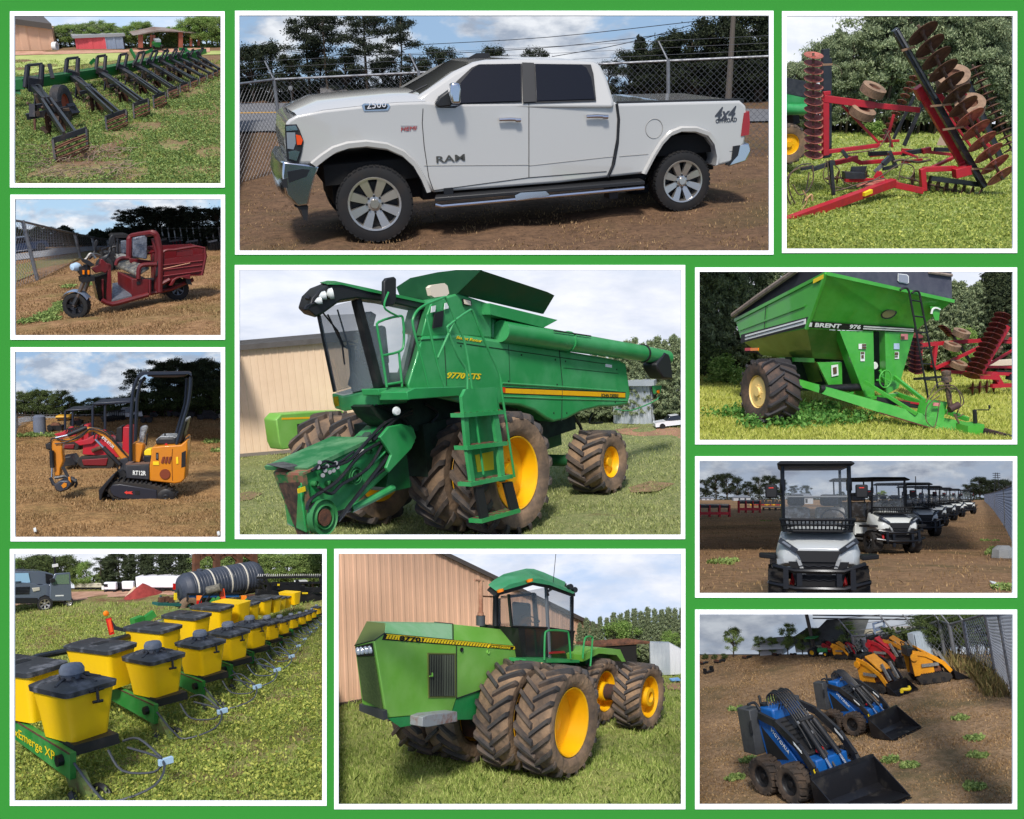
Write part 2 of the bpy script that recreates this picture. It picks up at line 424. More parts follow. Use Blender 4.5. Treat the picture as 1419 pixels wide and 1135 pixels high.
def grass(T,vfar,n,h,m,label='',seed=1,name='grass',w=.012,keep=None,pw=1.6,near=None,tuft=0):
  rg=np.random.default_rng(seed); a,b,c,d=[np.array(p) for p in T.grect(vfar)]
  s=rg.uniform(0,1,n); t=rg.uniform(0,1,n) ** pw
  P=(a[None]*(1-s[:,None])+b[None]*s[:,None])*(1-t[:,None])+(d[None]*(1-s[:,None])+c[None]*s[:,None])*t[:,None]
  if tuft:
    k=rg.integers(0,n // tuft,n); P=P[k]+rg.normal(size=(n,3))*np.array([.05,.05,0])*(h/.1)
  if keep is not None:P=P[np.array([keep(p[0],p[1]) for p in P])]
  n=len(P); P[:,2]=-.01
  hh=h*rg.uniform(.35,1.25,n); an=rg.uniform(0,6.28,n); le=rg.normal(size=(n,2))*hh[:,None]*.4
  ww=w*rg.uniform(.6,1.5,n); dx=np.stack([np.cos(an)*ww,np.sin(an)*ww,0*an],1)
  top=P+np.stack([le[:,0],le[:,1],hh],1); mid=P+np.stack([le[:,0]*.35,le[:,1]*.35,hh*.6],1)
  V=np.stack([P-dx,P+dx,mid+dx*.7,top,mid-dx*.7],1)
  me=np_mesh(name,V,5,m); o=bpy.data.objects.new(name,me); COL.objects.link(o); o.matrix_world=T.WM
  tag(o,label or None,'grass' if label else None,kind='stuff'); return o

def weeds(T,vfar,n,h,m,seed=1,name='weeds',size=.03,keep=None,pw=1.6,label=None,nl=7):
  rg=np.random.default_rng(seed); a,b,c,d=[np.array(p) for p in T.grect(vfar)]
  s=rg.uniform(0,1,n); t=rg.uniform(0,1,n) ** pw
  P=(a[None]*(1-s[:,None])+b[None]*s[:,None])*(1-t[:,None])+(d[None]*(1-s[:,None])+c[None]*s[:,None])*t[:,None]
  if keep is not None:P=P[np.array([keep(p[0],p[1]) for p in P])]
  P=np.repeat(P,nl,0); P=P+rg.normal(size=P.shape)*np.array([h*.35,h*.35,0]); P[:,2]=rg.uniform(0,1,len(P)) ** .8*h*rg.uniform(.4,1.2,len(P))
  me=leaves(rg,P,size,m,name,elong=1.9); o=bpy.data.objects.new(name,me); COL.objects.link(o); o.matrix_world=T.WM
  tag(o,label,'weeds' if label else None,kind='stuff'); return o

def chain_fence(T,P,h,label,spacing=.1,wire=.004,postr=.035,barb=True,posts=None,lean=0,mm=None):
  """chain-link fence along ground polyline P (local points)"""
  ms=mat('galvanised',(150,152,155),.45,.7,col2=(110,112,116),scale=10)
  mw=mm or mat('fence_wire',(140,143,148),.5,.6)
  r=T.root('chain_link_fence',label,'fence')
  hl=h if isinstance(h,(list,tuple)) else [h]*len(P)
  P=[Vector((p[0],p[1],0)) for p in P]
  pl=[Vector((q[0],q[1],0)) for q in (posts or P)]; b=B(); rail=B()
  hat=lambda p:hl[min(range(len(P)),key=lambda i:(P[i]-p).length)]
  for i,p in enumerate(pl):
    h=hat(p); pb=B(); pb.cyl(p,p+Vector((lean*h,0,h*1.02)),postr,n=10)
    if barb:pb.tube([p+Vector((lean*h,0,h)),p+Vector((lean*h-.12,.16,h+.34))],postr*.45,6)
    pb.obj('post',ms,r)
  for i_,(a,c) in enumerate(zip(P[:-1],P[1:])):
    L=(c-a).length; u=(c-a).normalized(); up=Vector((lean,0,1)); h=(hl[i_]+hl[i_+1])/2; g0,g1=hl[i_]/h,hl[i_+1]/h; kz=lambda x:g0+(g1-g0)*x/L
    rail.tube([a+up*hl[i_],c+up*hl[i_+1]],postr*.62,8)
    n=int((L+h)/spacing)
    for i in range(-int(h/spacing),int(L/spacing)+1):
      for sg in (1,-1):
        x0=i*spacing; x1=x0+h; z0,z1=0,h
        if x0<0:z0=-x0; x0=0
        if x1>L:z1=h-(x1-L); x1=L
        if z1-z0<.01:continue
        if sg<0:z0,z1=h-z0,h-z1
        b.tube([a+u*x0+up*z0*kz(x0),a+u*x1+up*z1*kz(x1)],wire,3,cap=False)
  rail.obj('top_rail',ms,r); b.obj('mesh',mw,r)
  if barb:
    w=B()
    for i_,(a,c) in enumerate(zip(P[:-1],P[1:])):
      for q in (.3,.65,1):
        o=Vector((lean*h-.12*q,.16*q,.34*q)); w.tube([a+o+Vector((0,0,hl[i_])),c+o+Vector((0,0,hl[i_+1]))],wire*1.2,3)
    w.obj('barbed_wire',mw,r)
  return r

def metal_building(T,corner,p2,p3,h,label,m,ridge=0,rib=.3,roofm=None,name='warehouse',ribd=.02,cat='building'):
  """ribbed sheet-metal building. corner->p2 front wall, corner->p3 side wall (ground points)"""
  r=T.root(name,label,cat)
  c=Vector(corner); a=Vector(p2); b_=Vector(p3); d=a+b_-c
  for P,Q in ((c,a),(c,b_),(b_,d),(a,d)):
    w=B(); L=(Q-P).length; u=(Q-P).normalized(); n=u.cross(Vector((0,0,1)))
    cen=(c+d)/2
    if n.dot((P+Q)/2-cen)<0:n=-n
    k=max(2,int(L/rib)); pts=[]
    for i in range(k):
      s0=i*L/k; e=L/k
      for t,o in ((0,ribd),(.10,ribd),(.16,0),(.84,0),(.90,ribd)):pts.append(P+u*(s0+t*e)+n*o)
    pts.append(Q+n*ribd)
    w.loft([[p for p in pts],[p+Vector((0,0,h+(ridge*(1-abs(2*i/(len(pts)-1)-1)) if (P,Q) in ((c,a),(b_,d)) and ridge else 0))) for i,p in enumerate(pts)]],cap=False,closed=False)
    w.obj('wall',m,r,smooth=20)
  rf=B(); z=Vector((0,0,h)); o=.15
  rm=roofm or mat('roof_sheet',(96,92,88),.5,.4,col2=(80,76,72))
  ex=(a-c).normalized()*o; ey=(b_-c).normalized()*o
  if ridge:
    m1=(c+a)/2+Vector((0,0,h+ridge)); m2=(b_+d)/2+Vector((0,0,h+ridge))
    for s0,s1,e in ((c,b_,-ex),(a,d,ex)):
      q=[s0+z+e-ey,m1-ey,m2+ey,s1+z+e+ey]; rf.prism(q,(0,0,.08))
  else:
    rf.prism([c+z-ex-ey,a+z+ex-ey,d+z+ex+ey,b_+z-ex+ey],(0,0,.12))
  rf.obj('roof',rm,r)
  return r

def lowcar(T,loc,rz,label,body,group=None,pick=False,scale=1,cat=None,name=None):
  """distant car or pickup: side profile extruded, with glass and wheels"""
  r=T.root(name or ('pickup_truck' if pick else 'parked_car'),label,cat or ('pickup' if pick else 'car'),loc,rz,group,scale)
  bl=B(); 
  bl.loft([[(x,y*w,z) for x,z in ([(-2.4,.35),(-2.45,.8),(-2.3,.95),(-.9,1.05),(-.1,1.0),(2.4,1.0),(2.45,.4)] if pick else [(-2.2,.3),(-2.25,.65),(-1.9,.8),(-.9,.92),(1.4,.98),(2.1,.9),(2.2,.35)])] for y,w in ((-.86,1),(-.92,1),(.92,1),(.86,1))])
  bl.obj('body',body,r,bev=.05)
  cb=B(); P=[(-.95,1.03),(-.35,1.62),(.9,1.66),(1.15,1.0)] if pick else [(-1.0,.9),(-.3,1.38),(.8,1.4),(1.7,.95)]
  cb.loft([[(x*(1 if z<1.1 else .97),y*(1 if z<1.1 else .86),z) for x,z in P] for y in (-.84,.84)])
  cb.obj('cabin_glass',mat('dark_glass',(28,32,38),.08,0,spec=.8),r,bev=.03)
  tp=B(); zt=P[1][1]; tp.box(P[1][0]+.05,P[2][0]-.02,-.70,.70,zt-.01,zt+.04); tp.obj('roof',body,r,bev=.02)
  for x in (-1.5,1.5):
    for y in (-.93,.93):
      w=B(); w.lathe([(.001,-.1),(.22,-.1),(.22,-.06),(.36,-.1),(.38,-.05),(.38,.05),(.36,.1),(.001,.1)] if y<0 else [(.001,.1),(.22,.1),(.22,.06),(.36,.1),(.38,.05),(.38,-.05),(.36,-.1),(.001,-.1)],(x,y,.38),(0,1,0),20)
      w.obj('wheel',mat('car_tyre',(26,26,27),.8),r)
  return r

def _plane(s,u,v,p,n):
  o=s.I @ Vector((0,0,0)); q=s.I @ ray(s.px(u,v)); n=Vector(n); dd=q-o
  return o+dd*(n.dot(Vector(p)-o)/n.dot(dd))
def _hz(s,P,v):            # height above ground point P that reaches zoom row v
  lo,hi=0,60
  for _ in range(40):
    m=(lo+hi)/2
    if s.zx((P[0],P[1],m))[1]>v:lo=m
    else:hi=m
  return lo
def _at(s,u,v,P):         # point on the sight line (u,v), as far away as ground point P
  q=s.M @ Vector(P); return s.I @ (ray(s.px(u,v))*q.y)
Tile.plane=_plane; Tile.hz=_hz; Tile.at=_at
def _trees(s,rows,group,label,m=None,seed=0):
  """rows: (u, vbase, vtop, kind, variant, width factor[, label, material])"""
  for i,t in enumerate(rows):
    u,vb,vt,kind,var,wd=t[:6]; P=s.g(u,vb); h=s.hz(P,vt)
    o=tree(s,(P.x,P.y,0),h*1.02,kind,var,(t[7] if len(t)>7 else m),t[6] if len(t)>6 and t[6] else label,group,wd)
Tile.trees=_trees
def seam(T,root,lines,m,r=.006,name='panel_gap',n=4):
  b=B()
  for l in lines:b.tube(l,r,n)
  return b.obj(name,m,root)
def decal(root,pts,d,m,name):
  return B().prism(pts,d).obj(name,m,root)
def alloy_wheel(root,c,Rr,w,rim,mt,mr,out=-1,spokes=8,blocks=40,hubm=None,name='wheel',spw=.17,steps=3):
  b=B(); hw=w/2; s=out
  b.lathe([(rim,-hw*.85),(rim*1.02,-hw*.95),((rim+Rr)/2,-hw),(Rr*.96,-hw*.9),(Rr*.985,-hw*.6),(Rr*.985,hw*.6),(Rr*.96,hw*.9),((rim+Rr)/2,hw),(rim*1.02,hw*.95),(rim,hw*.85),(rim*.98,0),(rim,-hw*.85)],c,(0,1,0),44)
  cx,cy,cz=c
  for i in range(blocks):
    for j,(y0,y1) in enumerate(((-.96,-.55),(-.5,-.05),(.0,.45),(.5,.96))):
      a=2*math.pi*(i+(j % 2)*.5)/blocks; da=math.pi/blocks*.72
      P=lambda r_,a_,y_:(cx+r_*math.cos(a_),cy+y_*hw,cz+r_*math.sin(a_))
      q=.96 if abs(y0)>.9 or abs(y1)>.9 else .975
      b.hexa([P(Rr*.96,a-da,y0),P(Rr*.96,a+da,y0),P(Rr*.96,a+da,y1),P(Rr*.96,a-da,y1),P(Rr*(.985 if y0<-.9 else 1),a-da*.8,y0),P(Rr*(.985 if y0<-.9 else 1),a+da*.8,y0),P(Rr*(.985 if y1>.9 else 1),a+da*.8,y1),P(Rr*(.985 if y1>.9 else 1),a-da*.8,y1)])
  o=b.obj(name,mt,root,smooth=40)
  rb=B(); rb.lathe([(rim*1.03,s*hw*.93),(rim*1.01,s*hw*1.0),(rim*.94,s*hw*.97),(rim*.92,s*hw*.7),(rim*.90,0)],c,(0,1,0),40)
  rb.lathe([(.001,s*hw*.86),(rim*.16,s*hw*.86),(rim*.19,s*hw*.72),(rim*.36,s*hw*.66),(rim*.37,s*hw*.5)],c,(0,1,0),24)
  for i in range(spokes):
    a=2*math.pi*(i+.5)/spokes; P=lambda r_,da,y_:(cx+r_*math.cos(a)-da*math.sin(a),cy+y_*s*hw,cz+r_*math.sin(a)+da*math.cos(a))
    w1=rim*spw*.8; w2=rim*spw*1.15
    rb.hexa([P(rim*.25,-w1,.4),P(rim*.25,w1,.4),P(rim*.95,w2,.5),P(rim*.95,-w2,.5),P(rim*.25,-w1*.8,.68),P(rim*.25,w1*.8,.68),P(rim*.94,w2*.9,.90),P(rim*.94,-w2*.9,.90)])
  rb.obj('rim',mr,o,smooth=30)
  db=B(); db.lathe([(.001,s*hw*.1),(rim*.9,s*hw*.1),(rim*.9,s*hw*.02)],c,(0,1,0),24); 
  for i in range(spokes):
    a=2*math.pi*i/spokes; db.cyl((cx+rim*.3*math.cos(a),cy+s*hw*.6,cz+rim*.3*math.sin(a)),(cx+rim*.3*math.cos(a),cy+s*hw*.82,cz+rim*.3*math.sin(a)),rim*.045,n=6)
  db.obj('brake_and_nuts',hubm or BLKP,o)
  return o

def ribwall(r,P,Q,h0,h1,rib,d,m,name='wall',thick=.15):
  """sheet-metal wall with vertical ribs, height running from h0 at P to h1 at Q"""
  P,Q=Vector(P),Vector(Q); L=(Q-P).length; u=(Q-P)/L; n=Vector((u.y,-u.x,0)); k=max(2,int(L/rib)); w=B(); lo,hi=[],[]
  for i in range(k):
    for t,o in ((0,d),(.10,d),(.17,0),(.45,0),(.48,d*.35),(.52,d*.35),(.55,0),(.83,0),(.90,d)):
      s=(i+t)/k; lo.append(P+u*(L*s)+n*o); hi.append(lo[-1]+Vector((0,0,h0+(h1-h0)*s)))
  lo.append(Q+n*d); hi.append(Q+n*d+Vector((0,0,h1)))
  w.loft([lo,hi],cap=False,closed=False); w.prism([P-n*thick,Q-n*thick,Q-n*thick+Vector((0,0,h1)),P-n*thick+Vector((0,0,h0))],n*(thick*.8))
  return w.obj(name,m,r,smooth=20)
def bil(c,s,t):   # point on a four-cornered face c0..c3 (s along 0->1, t along 0->3)
  return (c[0]*(1-s)+c[1]*s)*(1-t)+(c[3]*(1-s)+c[2]*s)*t

def beams(T,root,L,m,name='beam',bev=0):
  """list of (u0, v0, u1, v1, y, w): square-section bars on depth planes"""
  for t in L:
    u0,v0,u1,v1,y,w=t[:6]; y1=t[6] if len(t)>6 else y
    b=B(); b.beam(T.s_(u0,v0,y),T.s_(u1,v1,y1),w,w); b.obj(name,m,root,bev=bev)
def disc_gang(T,root,p0,p1,n,rad,axis,m,ms,rod=.03,r1=None,shaft=True,cone=.18):
  """n dished discs along p0-p1 (local points), axis = direction their axle tilts"""
  p0,p1=Vector(p0),Vector(p1); b=B(); b.tube([p0,p1],rod,7); g=b.obj('disc_gang',ms,root)
  ax=Vector(axis).normalized()
  for i in range(n):
    c=p0.lerp(p1,(i+.5)/n); r_=rad+((r1 or rad)-rad)*i/max(1,n-1); b=B()
    b.lathe([(rod*1.3,0),(r_*.55,r_*cone*.25),(r_*.85,r_*cone*.7),(r_,r_*cone),(r_*.99,r_*cone-.012),(r_*.55,r_*cone*.25-.012),(rod*1.3,-.012)],c,ax,22)
    d=(p1-p0)/n; b.cyl(c-d*.12,c+d*.12,rod*1.9,n=8); b.obj('disc',m,g)
  return g
def plain_tyre(root,c,Rr,w,ax,m,mr,name='wheel',ribs=True):
  b=B(); hw=w/2; pr=[(Rr*.5,-hw*.8),(Rr*.8,-hw),(Rr*.95,-hw*.8)]
  if ribs:
    for i in range(7):z=-hw*.7+hw*1.4*i/6; pr += [(Rr,z-hw*.07),(Rr,z+hw*.07),(Rr*.975,z+hw*.09)]
  pr += [(Rr*.95,hw*.8),(Rr*.8,hw),(Rr*.5,hw*.8),(Rr*.5,-hw*.8)]
  b.lathe(pr,c,ax,30); o=b.obj(name,m,root,smooth=50)
  B().lathe([(.001,-hw*.4),(Rr*.18,-hw*.45),(Rr*.2,-hw*.2),(Rr*.5,-hw*.3),(Rr*.53,-hw*.8),(Rr*.53,hw*.8),(Rr*.45,hw*.3),(.001,hw*.3)],c,ax,20).obj('rim',mr,o)
  return o
def hoses(T,root,L,m,name='hose'):
  for pts,y,r_ in L:B().tube(smoothpath(T.side(pts,y)),r_,5).obj(name,m,root)

def thicket(T,v,m,h,n=9000,vtop=None,label='dark undergrowth under the far trees',size=None,u0=None,u1=None,seed=3):
  """band of undergrowth closing the foot of the tree line"""
  rg=np.random.default_rng(seed); x0,y0,x1,y1=T.rect; z=T.zoom
  a=T.g((x0-12-z[0])*z[2] if u0 is None else u0,v); b=T.g((x1+12-z[0])*z[2] if u1 is None else u1,v); a,b=np.array(a),np.array(b)
  if vtop is not None:h=T.hz(T.g(T.zx(a)[0]*.5+T.zx(b)[0]*.5,v),vtop); size=size or h*.05
  s=rg.uniform(0,1,n); P=a+(b-a)*s[:,None]; q=rg.uniform(0,1,n)
  P[:,1] += rg.uniform(-.1,.4,n)*min(h,1); P[:,2]=q*h*(.65+.35*np.sin(s*37)*np.sin(s*11+1))
  me=leaves(rg,P,size or h*.12,m,'undergrowth',elong=1.6); o=bpy.data.objects.new('undergrowth',me); COL.objects.link(o); o.matrix_world=T.WM
  return tag(o,label,'undergrowth',kind='stuff')

def close_bay(T):BAYS.append((T,[o for o in COL.objects if o.name not in T.had]))
SUN_E,SUN_A,SKY_E,EXPO=3.0,8,.13,0.35
# ================================================================ materials used throughout
WHITE=mat('white_paint',(250,250,250),.5)
def M_(n):return _M[n]
JD=mat('green_paint',(46,146,78),.32,coat=.3,col2=(84,166,108),scale=1.2,lo=.45,hi=.8,spec=.5)
JD2=mat('faded_green_paint',(108,170,62),.4,coat=.15,col2=(134,184,92),scale=1.1,lo=.4,hi=.75)
JDD=mat('deep_green_paint',(18,92,44),.4,col2=(34,80,48),scale=3)
YEL=mat('yellow_paint',(240,180,10),.4,col2=(214,150,14),scale=1.6,lo=.45,hi=.8,coat=.15)
RUB=mat('tyre_rubber',(46,44,44),.78,col2=(96,78,62),scale=2.2,lo=.42,hi=.66,bump=.25)
RUBM=mat('muddy_tyre',(92,78,66),.85,col2=(152,124,96),scale=2.0,lo=.38,hi=.66,bump=.4)
LUG=mat('tread_rubber',(58,56,56),.7,col2=(112,94,78),scale=3,lo=.42,hi=.7)
BLK=mat('black_steel',(28,29,32),.42,.1,col2=(50,47,45),scale=5,lo=.5,hi=.8,spec=.5)
BLKP=mat('black_plastic',(30,31,33),.5)
CHR=mat('chrome',(205,208,214),.2,1)
ALY=mat('polished_alloy',(196,192,186),.3,.85)
STL=mat('bare_steel',(150,150,150),.35,.8,col2=(110,104,98),scale=6)
RUST=mat('rusty_steel',(120,78,56),.8,.2,col2=(76,56,46),scale=9,lo=.35,hi=.65,bump=.3)
RED=mat('red_paint',(176,26,40),.42,col2=(146,34,42),scale=4,lo=.45,hi=.8,coat=.1)
AMB=mat('amber_lens',(240,130,20),.2)
REDL=mat('red_lens',(190,20,20),.2)
WDEC=mat('white_decal',(225,228,225),.5)
YDEC=mat('yellow_decal',(236,204,30),.5)
BDEC=mat('black_decal',(22,22,24),.5)
def glass(name,col,alpha=.35,rough=.04):
  return mat(name,col,rough,0,alpha=alpha,spec=.9)
GLS=glass('cab_glass',(140,150,156),.5)  # pale, half-opaque colour stands for sky reflections on the glass
GLD=glass('tinted_glass',(26,30,36),.97)
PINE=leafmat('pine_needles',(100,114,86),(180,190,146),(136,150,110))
PINED=leafmat('shaded_needles',(48,58,42),(98,108,72),(68,80,54))  # pine needles with shade darkened into their colour
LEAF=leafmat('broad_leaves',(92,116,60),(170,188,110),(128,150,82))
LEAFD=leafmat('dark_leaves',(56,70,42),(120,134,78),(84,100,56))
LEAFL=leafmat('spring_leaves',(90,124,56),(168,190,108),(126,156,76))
LEAFK=leafmat('shade_leaves',(24,32,20),(66,74,46),(40,50,32))  # leaves with the gloom of backlit woods put into their colour
PINEK=leafmat('shade_needles',(26,34,24),(64,72,48),(42,50,36))  # needle colour darkened to stand for backlit pines
GRS=leafmat('grass_blades',(126,140,80),(196,198,138),(160,168,104))
GRSL=leafmat('lush_grass',(124,148,66),(204,210,130),(160,178,90))
WEED=leafmat('weed_leaves',(112,130,56),(204,206,108),(156,168,78))
STRW=leafmat('dry_straw',(128,102,68),(194,162,118),(158,128,90))
GRSY=leafmat('yellow_grass',(150,162,66),(222,220,130),(186,192,92))
# ================================================================ the green display board with its white-framed openings
HOLES=[((14.3,16.2,311.7,260.1),(20.4,22.3,306.2,254.3)),((15,270,312.2,470.8),(21.2,276.2,306.4,464.6)),
    ((15.2,481.3,312.2,750.1),(21.2,487.4,306.3,744.2)),((14.2,760.7,452.8,1116.2),(20.4,767,446.9,1109.8)),
    ((326,15.4,1071.6,353),(331.9,21.8,1065.5,347.4)),((325.7,367.4,949.3,746.9),(332,374,943.6,741)),
    ((463.3,760.5,949.6,1121),(469.2,767,943.8,1114.7)),((1083.4,16,1409,350.8),(1089.7,22.2,1403.2,344.8)),
    ((963,370.8,1408.9,615.8),(969,376.7,1403,609.7)),((963,632.3,1408.9,828),(969,638.5,1403,822)),
    ((963,844.6,1408.9,1121),(969,851,1403,1114.6))]
DB=9.0
def bp(u,v,d=DB):q=ray((u,v)); return Vector((q.x*DB,d,q.z*DB))
def build_board():
  bw=-60
  r=bpy.data.objects.new('display_board',None); COL.objects.link(r); r.matrix_world=W @ Matrix.Translation((0,DB,0))
  tag(r,'large bright green display board with eleven white-framed openings','display board')
  gm=mat('board_green',(52,134,50),.85,spec=.1); wm=mat('frame_white',(255,255,255),.8,spec=.1)
  xs=sorted({bw,1419-bw,*[h[0][0]+2 for h in HOLES],*[h[0][2]-2 for h in HOLES]})
  ys=sorted({bw,1135-bw,*[h[0][1]+2 for h in HOLES],*[h[0][3]-2 for h in HOLES]})
  def inh(u,v):return any(h[0][0]+2<u<h[0][2]-2 and h[0][1]+2<v<h[0][3]-2 for h in HOLES)
  bm=bmesh.new(); vt={}
  def V(i,j):
    if (i,j) not in vt:
      p=bp(xs[i],ys[j]); vt[i,j]=bm.verts.new((p.x,0,p.z))
    return vt[i,j]
  for i in range(len(xs)-1):
    for j in range(len(ys)-1):
      if not inh((xs[i]+xs[i+1])/2,(ys[j]+ys[j+1])/2):bm.faces.new([V(i,j),V(i,j+1),V(i+1,j+1),V(i+1,j)])
  g=bmesh.ops.extrude_face_region(bm,geom=bm.faces[:]); 
  for v in g['geom']:
    if isinstance(v,bmesh.types.BMVert):v.co.y += .012
  bmesh.ops.recalc_face_normals(bm,faces=bm.faces)
  me=bpy.data.meshes.new('board_panel')
  for f in bm.faces:f.material_index=1 if f.calc_center_median().y>.0115 else 0
  bm.to_mesh(me); bm.free(); me.materials.append(gm); me.materials.append(mat('neutral_back',(150,146,138),.8))  # unseen back coloured neutral grey so chrome reflects no green
  o=bpy.data.objects.new('board_panel',me); COL.objects.link(o); o.parent=r
  for (a,b,c,d),(e,f,g_,h) in HOLES:
    fb=B(); O=[bp(a,b),bp(c,b),bp(c,d),bp(a,d)]; I=[bp(e,f),bp(g_,f),bp(g_,h),bp(e,h)]
    for i in range(4):
      j=(i+1) % 4; q=[O[i],O[j],I[j],I[i]]
      fb.add([(p.x,-.008,p.z) for p in q]+[(p.x,.010,p.z) for p in q],[(0,1,2,3),(7,6,5,4),(0,4,5,1),(2,6,7,3)])
    fb.obj('window_frame',wm,r)
build_board()
# ================================================================ top left: strip-till rig
def tile_tiller():
  T=Tile((10,10,4.45),(20.4,22.3,306.2,254.3),-180,58,(320,970),30,3.924)
  weed=ground_mat('clover_weeds',(124,128,78),(140,120,88),(120,92,72),.7,6,lo3=.42,hi3=.56)
  T.ground(238,weed,seed=9,ny=80)
  T.strip([(-10,296),(300,290),(760,277),(1250,276),(1250,250),(760,262),(300,268),(-10,272)],mat('red_dirt_yard',(190,150,124),.95,col2=(160,116,92),scale=3),'dirt_yard',.02)
  T.strip([(-10,440),(400,360),(900,300),(1330,290),(1330,268),(700,280),(-10,300)],mat('pale_mown_grass',(168,176,104),.95,col2=(140,152,84),scale=3),'lawn',.012)
  T.sky(240,1.25,sky_mat('sky_blue_soft',(150,186,226),(180,206,234),(214,222,236),(190,208,230),.55,2.6,.2,off=24,strength=.97,stretch=3))
  r=T.root('strip_till_rig','long black and green row implement with upright posts receding over weeds','tillage rig')
  SB=mat('satin_black_iron',(34,36,42),.35,.2,col2=(70,60,54),scale=4,lo=.5,hi=.75); GB=mat('toolbar_green',(26,104,46),.35,coat=.3)
  at=lambda u,v,ug,vg,z=0:T.at(u,v,T.g(ug,vg,z))
  def bar(p,q,w,h,m,nm,par=r):return B().beam(p,q,w,h).obj(nm,m,par)
  # toolbar: two green rails
  pts=[(-20,478,50,640),(110,470,150,640),(340,440,340,570),(540,408,540,500),(760,368,760,430),(960,330,960,375),(1180,296,1180,330)]
  for d,v_,w in ((0,0,.16),(0,-26,.08)):
    P=[at(u+(40 if v_ else 0),v+v_,ug,vg-(40 if v_ else 0)) for u,v,ug,vg in pts]
    for a,c in zip(P[:-1],P[1:]):bar(a,c,w,w if not v_ else .1,GB,'toolbar')
  B().prism([at(45,460,50,640),at(80,450,50,640),at(82,540,50,640),at(48,528,50,640)],(0,.1,0)).obj('bar_end_plate',GB,r)
  # row units: (post base, post top, basket centre, basket half width, leg bottom, lean)
  U=[((160,480),(170,352),(388,788),104,950,0,52),((395,420),(403,312),(672,660),64,768,0,40),((572,400),(582,298),(826,586),47,690,6,30),((700,375),(718,288),(940,540),38,625,12,26),((800,360),(828,276),(1022,503),32,570,20,22),((880,345),(912,268),(1092,474),26,530,22,18),((950,330),(982,264),(1152,450),22,500,22,15),((1010,318),(1040,258),(1205,430),18,475,22,12),((1060,310),(1085,256),(1250,412),15,455,20,10),((1120,305),(1145,262),(1285,396),13,436,18,9),((1178,298),(1205,252),(1308,384),12,420,18,8)]
  for i,(pb,pt,bc,bw,lb,ln,pw) in enumerate(U):
    g0=(pb[0]+60,pb[1]+(bc[1]-pb[1])*.55); sc_=bw/104 if i else 1
    base=at(pb[0],pb[1],*g0); k=(T.M @ base).y/T.k/F/4.45       # metres per zoom pixel here
    row=SB if 0 else None
    u=bar(base+Vector((0,0,-.1*sc_)),base+Vector((.05,0,.12*sc_)),.28*sc_ ** .5,.2,SB,'row_unit')
    tops=[]
    for s in (-1,1):
      a=at(pb[0]+s*pw*.9,pb[1]-s*4,*g0); c=at(pt[0]+s*pw*.85,pt[1]-s*4+6,*g0); B().cyl(a+(a-c)*.1,c,17*k*(pw/52) ** .75,n=10).obj('post',SB,u); tops.append(c)
    bar(tops[0]+Vector((0,0,.01)),tops[1]+Vector((0,0,.01)),34*k*(pw/52) ** .6,14*k,SB,'post_cap',u)
    # arm down to the basket
    gb=(bc[0],lb); m0=base+Vector((0,-.05,-.02)); e=at(bc[0],bc[1]-4,*gb); mid=m0.lerp(e,.42)+Vector((0,0,.06*sc_))
    for s in (-1,1):
      o=Vector((s*bw*.22*k,0,0)); bar(mid+o,e+o*1.2,14*k*(bw/104) ** .5,34*k*(bw/104) ** .5,SB,'arm',u)
    bar(m0,mid,44*k*(bw/104) ** .5,40*k*(bw/104) ** .5,SB,'linkage',u)
    B().tube([m0+Vector((.03,-.05,-.02)),m0.lerp(mid,.9)+Vector((.02,-.05,-.04))],14*k*(bw/104) ** .5,6).obj('spring_cover',mat('pale_sleeve',(176,184,196),.4),u)
    a,c=at(bc[0]-bw,bc[1]+bw*.33,*gb),at(bc[0]+bw,bc[1]-bw*.33,*gb)
    bar(a,c,26*k*(bw/104) ** .5,26*k*(bw/104) ** .5,SB,'basket_bar',u)
    la,lc=at(bc[0]-bw*.85,lb,*gb),at(bc[0]+bw*1.05,lb-bw*.85,*gb)
    bar(a,la,12*k*(bw/104) ** .4,44*k*(bw/104) ** .5,SB,'basket_leg',u); bar(c,lc,10*k*(bw/104) ** .4,30*k*(bw/104) ** .5,SB,'basket_leg',u)
    b=B(); rn=random.Random(i); N=9
    p0,p1=a.lerp(la,.7),c.lerp(lc,.7)
    for q in range(N):a_=2*math.pi*q/N; o=Vector((0,math.cos(a_),math.sin(a_)))*36*k*(bw/104) ** .5; b.tube([p0+o,p0.lerp(p1,.5)+o*1.1,p1+o],4*k*(bw/104) ** .3,4)
    b.obj('rolling_basket',RUST,u)
    # coulter discs and cross piece
    cm=m0.lerp(e,.55); b=B(); q=66*k*(bw/104) ** .6
    for s in (-.6,.6):b.lathe([(.001,-.01),(q,0),(.001,.01)],cm+Vector((s*bw*.5*k,.05,-q*1.1)),(1,.35*(1 if s>0 else-1),0),18)
    b.obj('coulter_disc',RUST,u)
    gp=m0.lerp(e,.22)+Vector((0,0,-.02)); W2=30*k*(bw/104) ** .5
    B().hexa([gp+Vector((a_*W2,b_*W2,c_*W2*1.6)) for c_ in (-1.2,.4) for a_,b_ in ((-1,-1),(1,-1),(1.3,1),(-1.2,1))]).obj('gear_box',mat('dirty_iron',(52,46,42),.6,.2,col2=(110,84,64),scale=6),u)
    for s in (-1,1):bar(gp+Vector((s*W2,0,-.02)),gp+Vector((s*W2*1.8,-.05,-.24*sc_ ** .5)),10*k*(bw/104) ** .5,16*k*(bw/104) ** .5,SB,'shank',u)
    B().lathe([(W2*.4,-W2*.5),(W2*1.9,-W2*.4),(W2*1.9,W2*.4),(W2*.4,W2*.5)],gp+Vector((W2*2.4,.1,-W2*1.9)),(1,-.4,0),18).obj('press_wheel',BLKP,u)
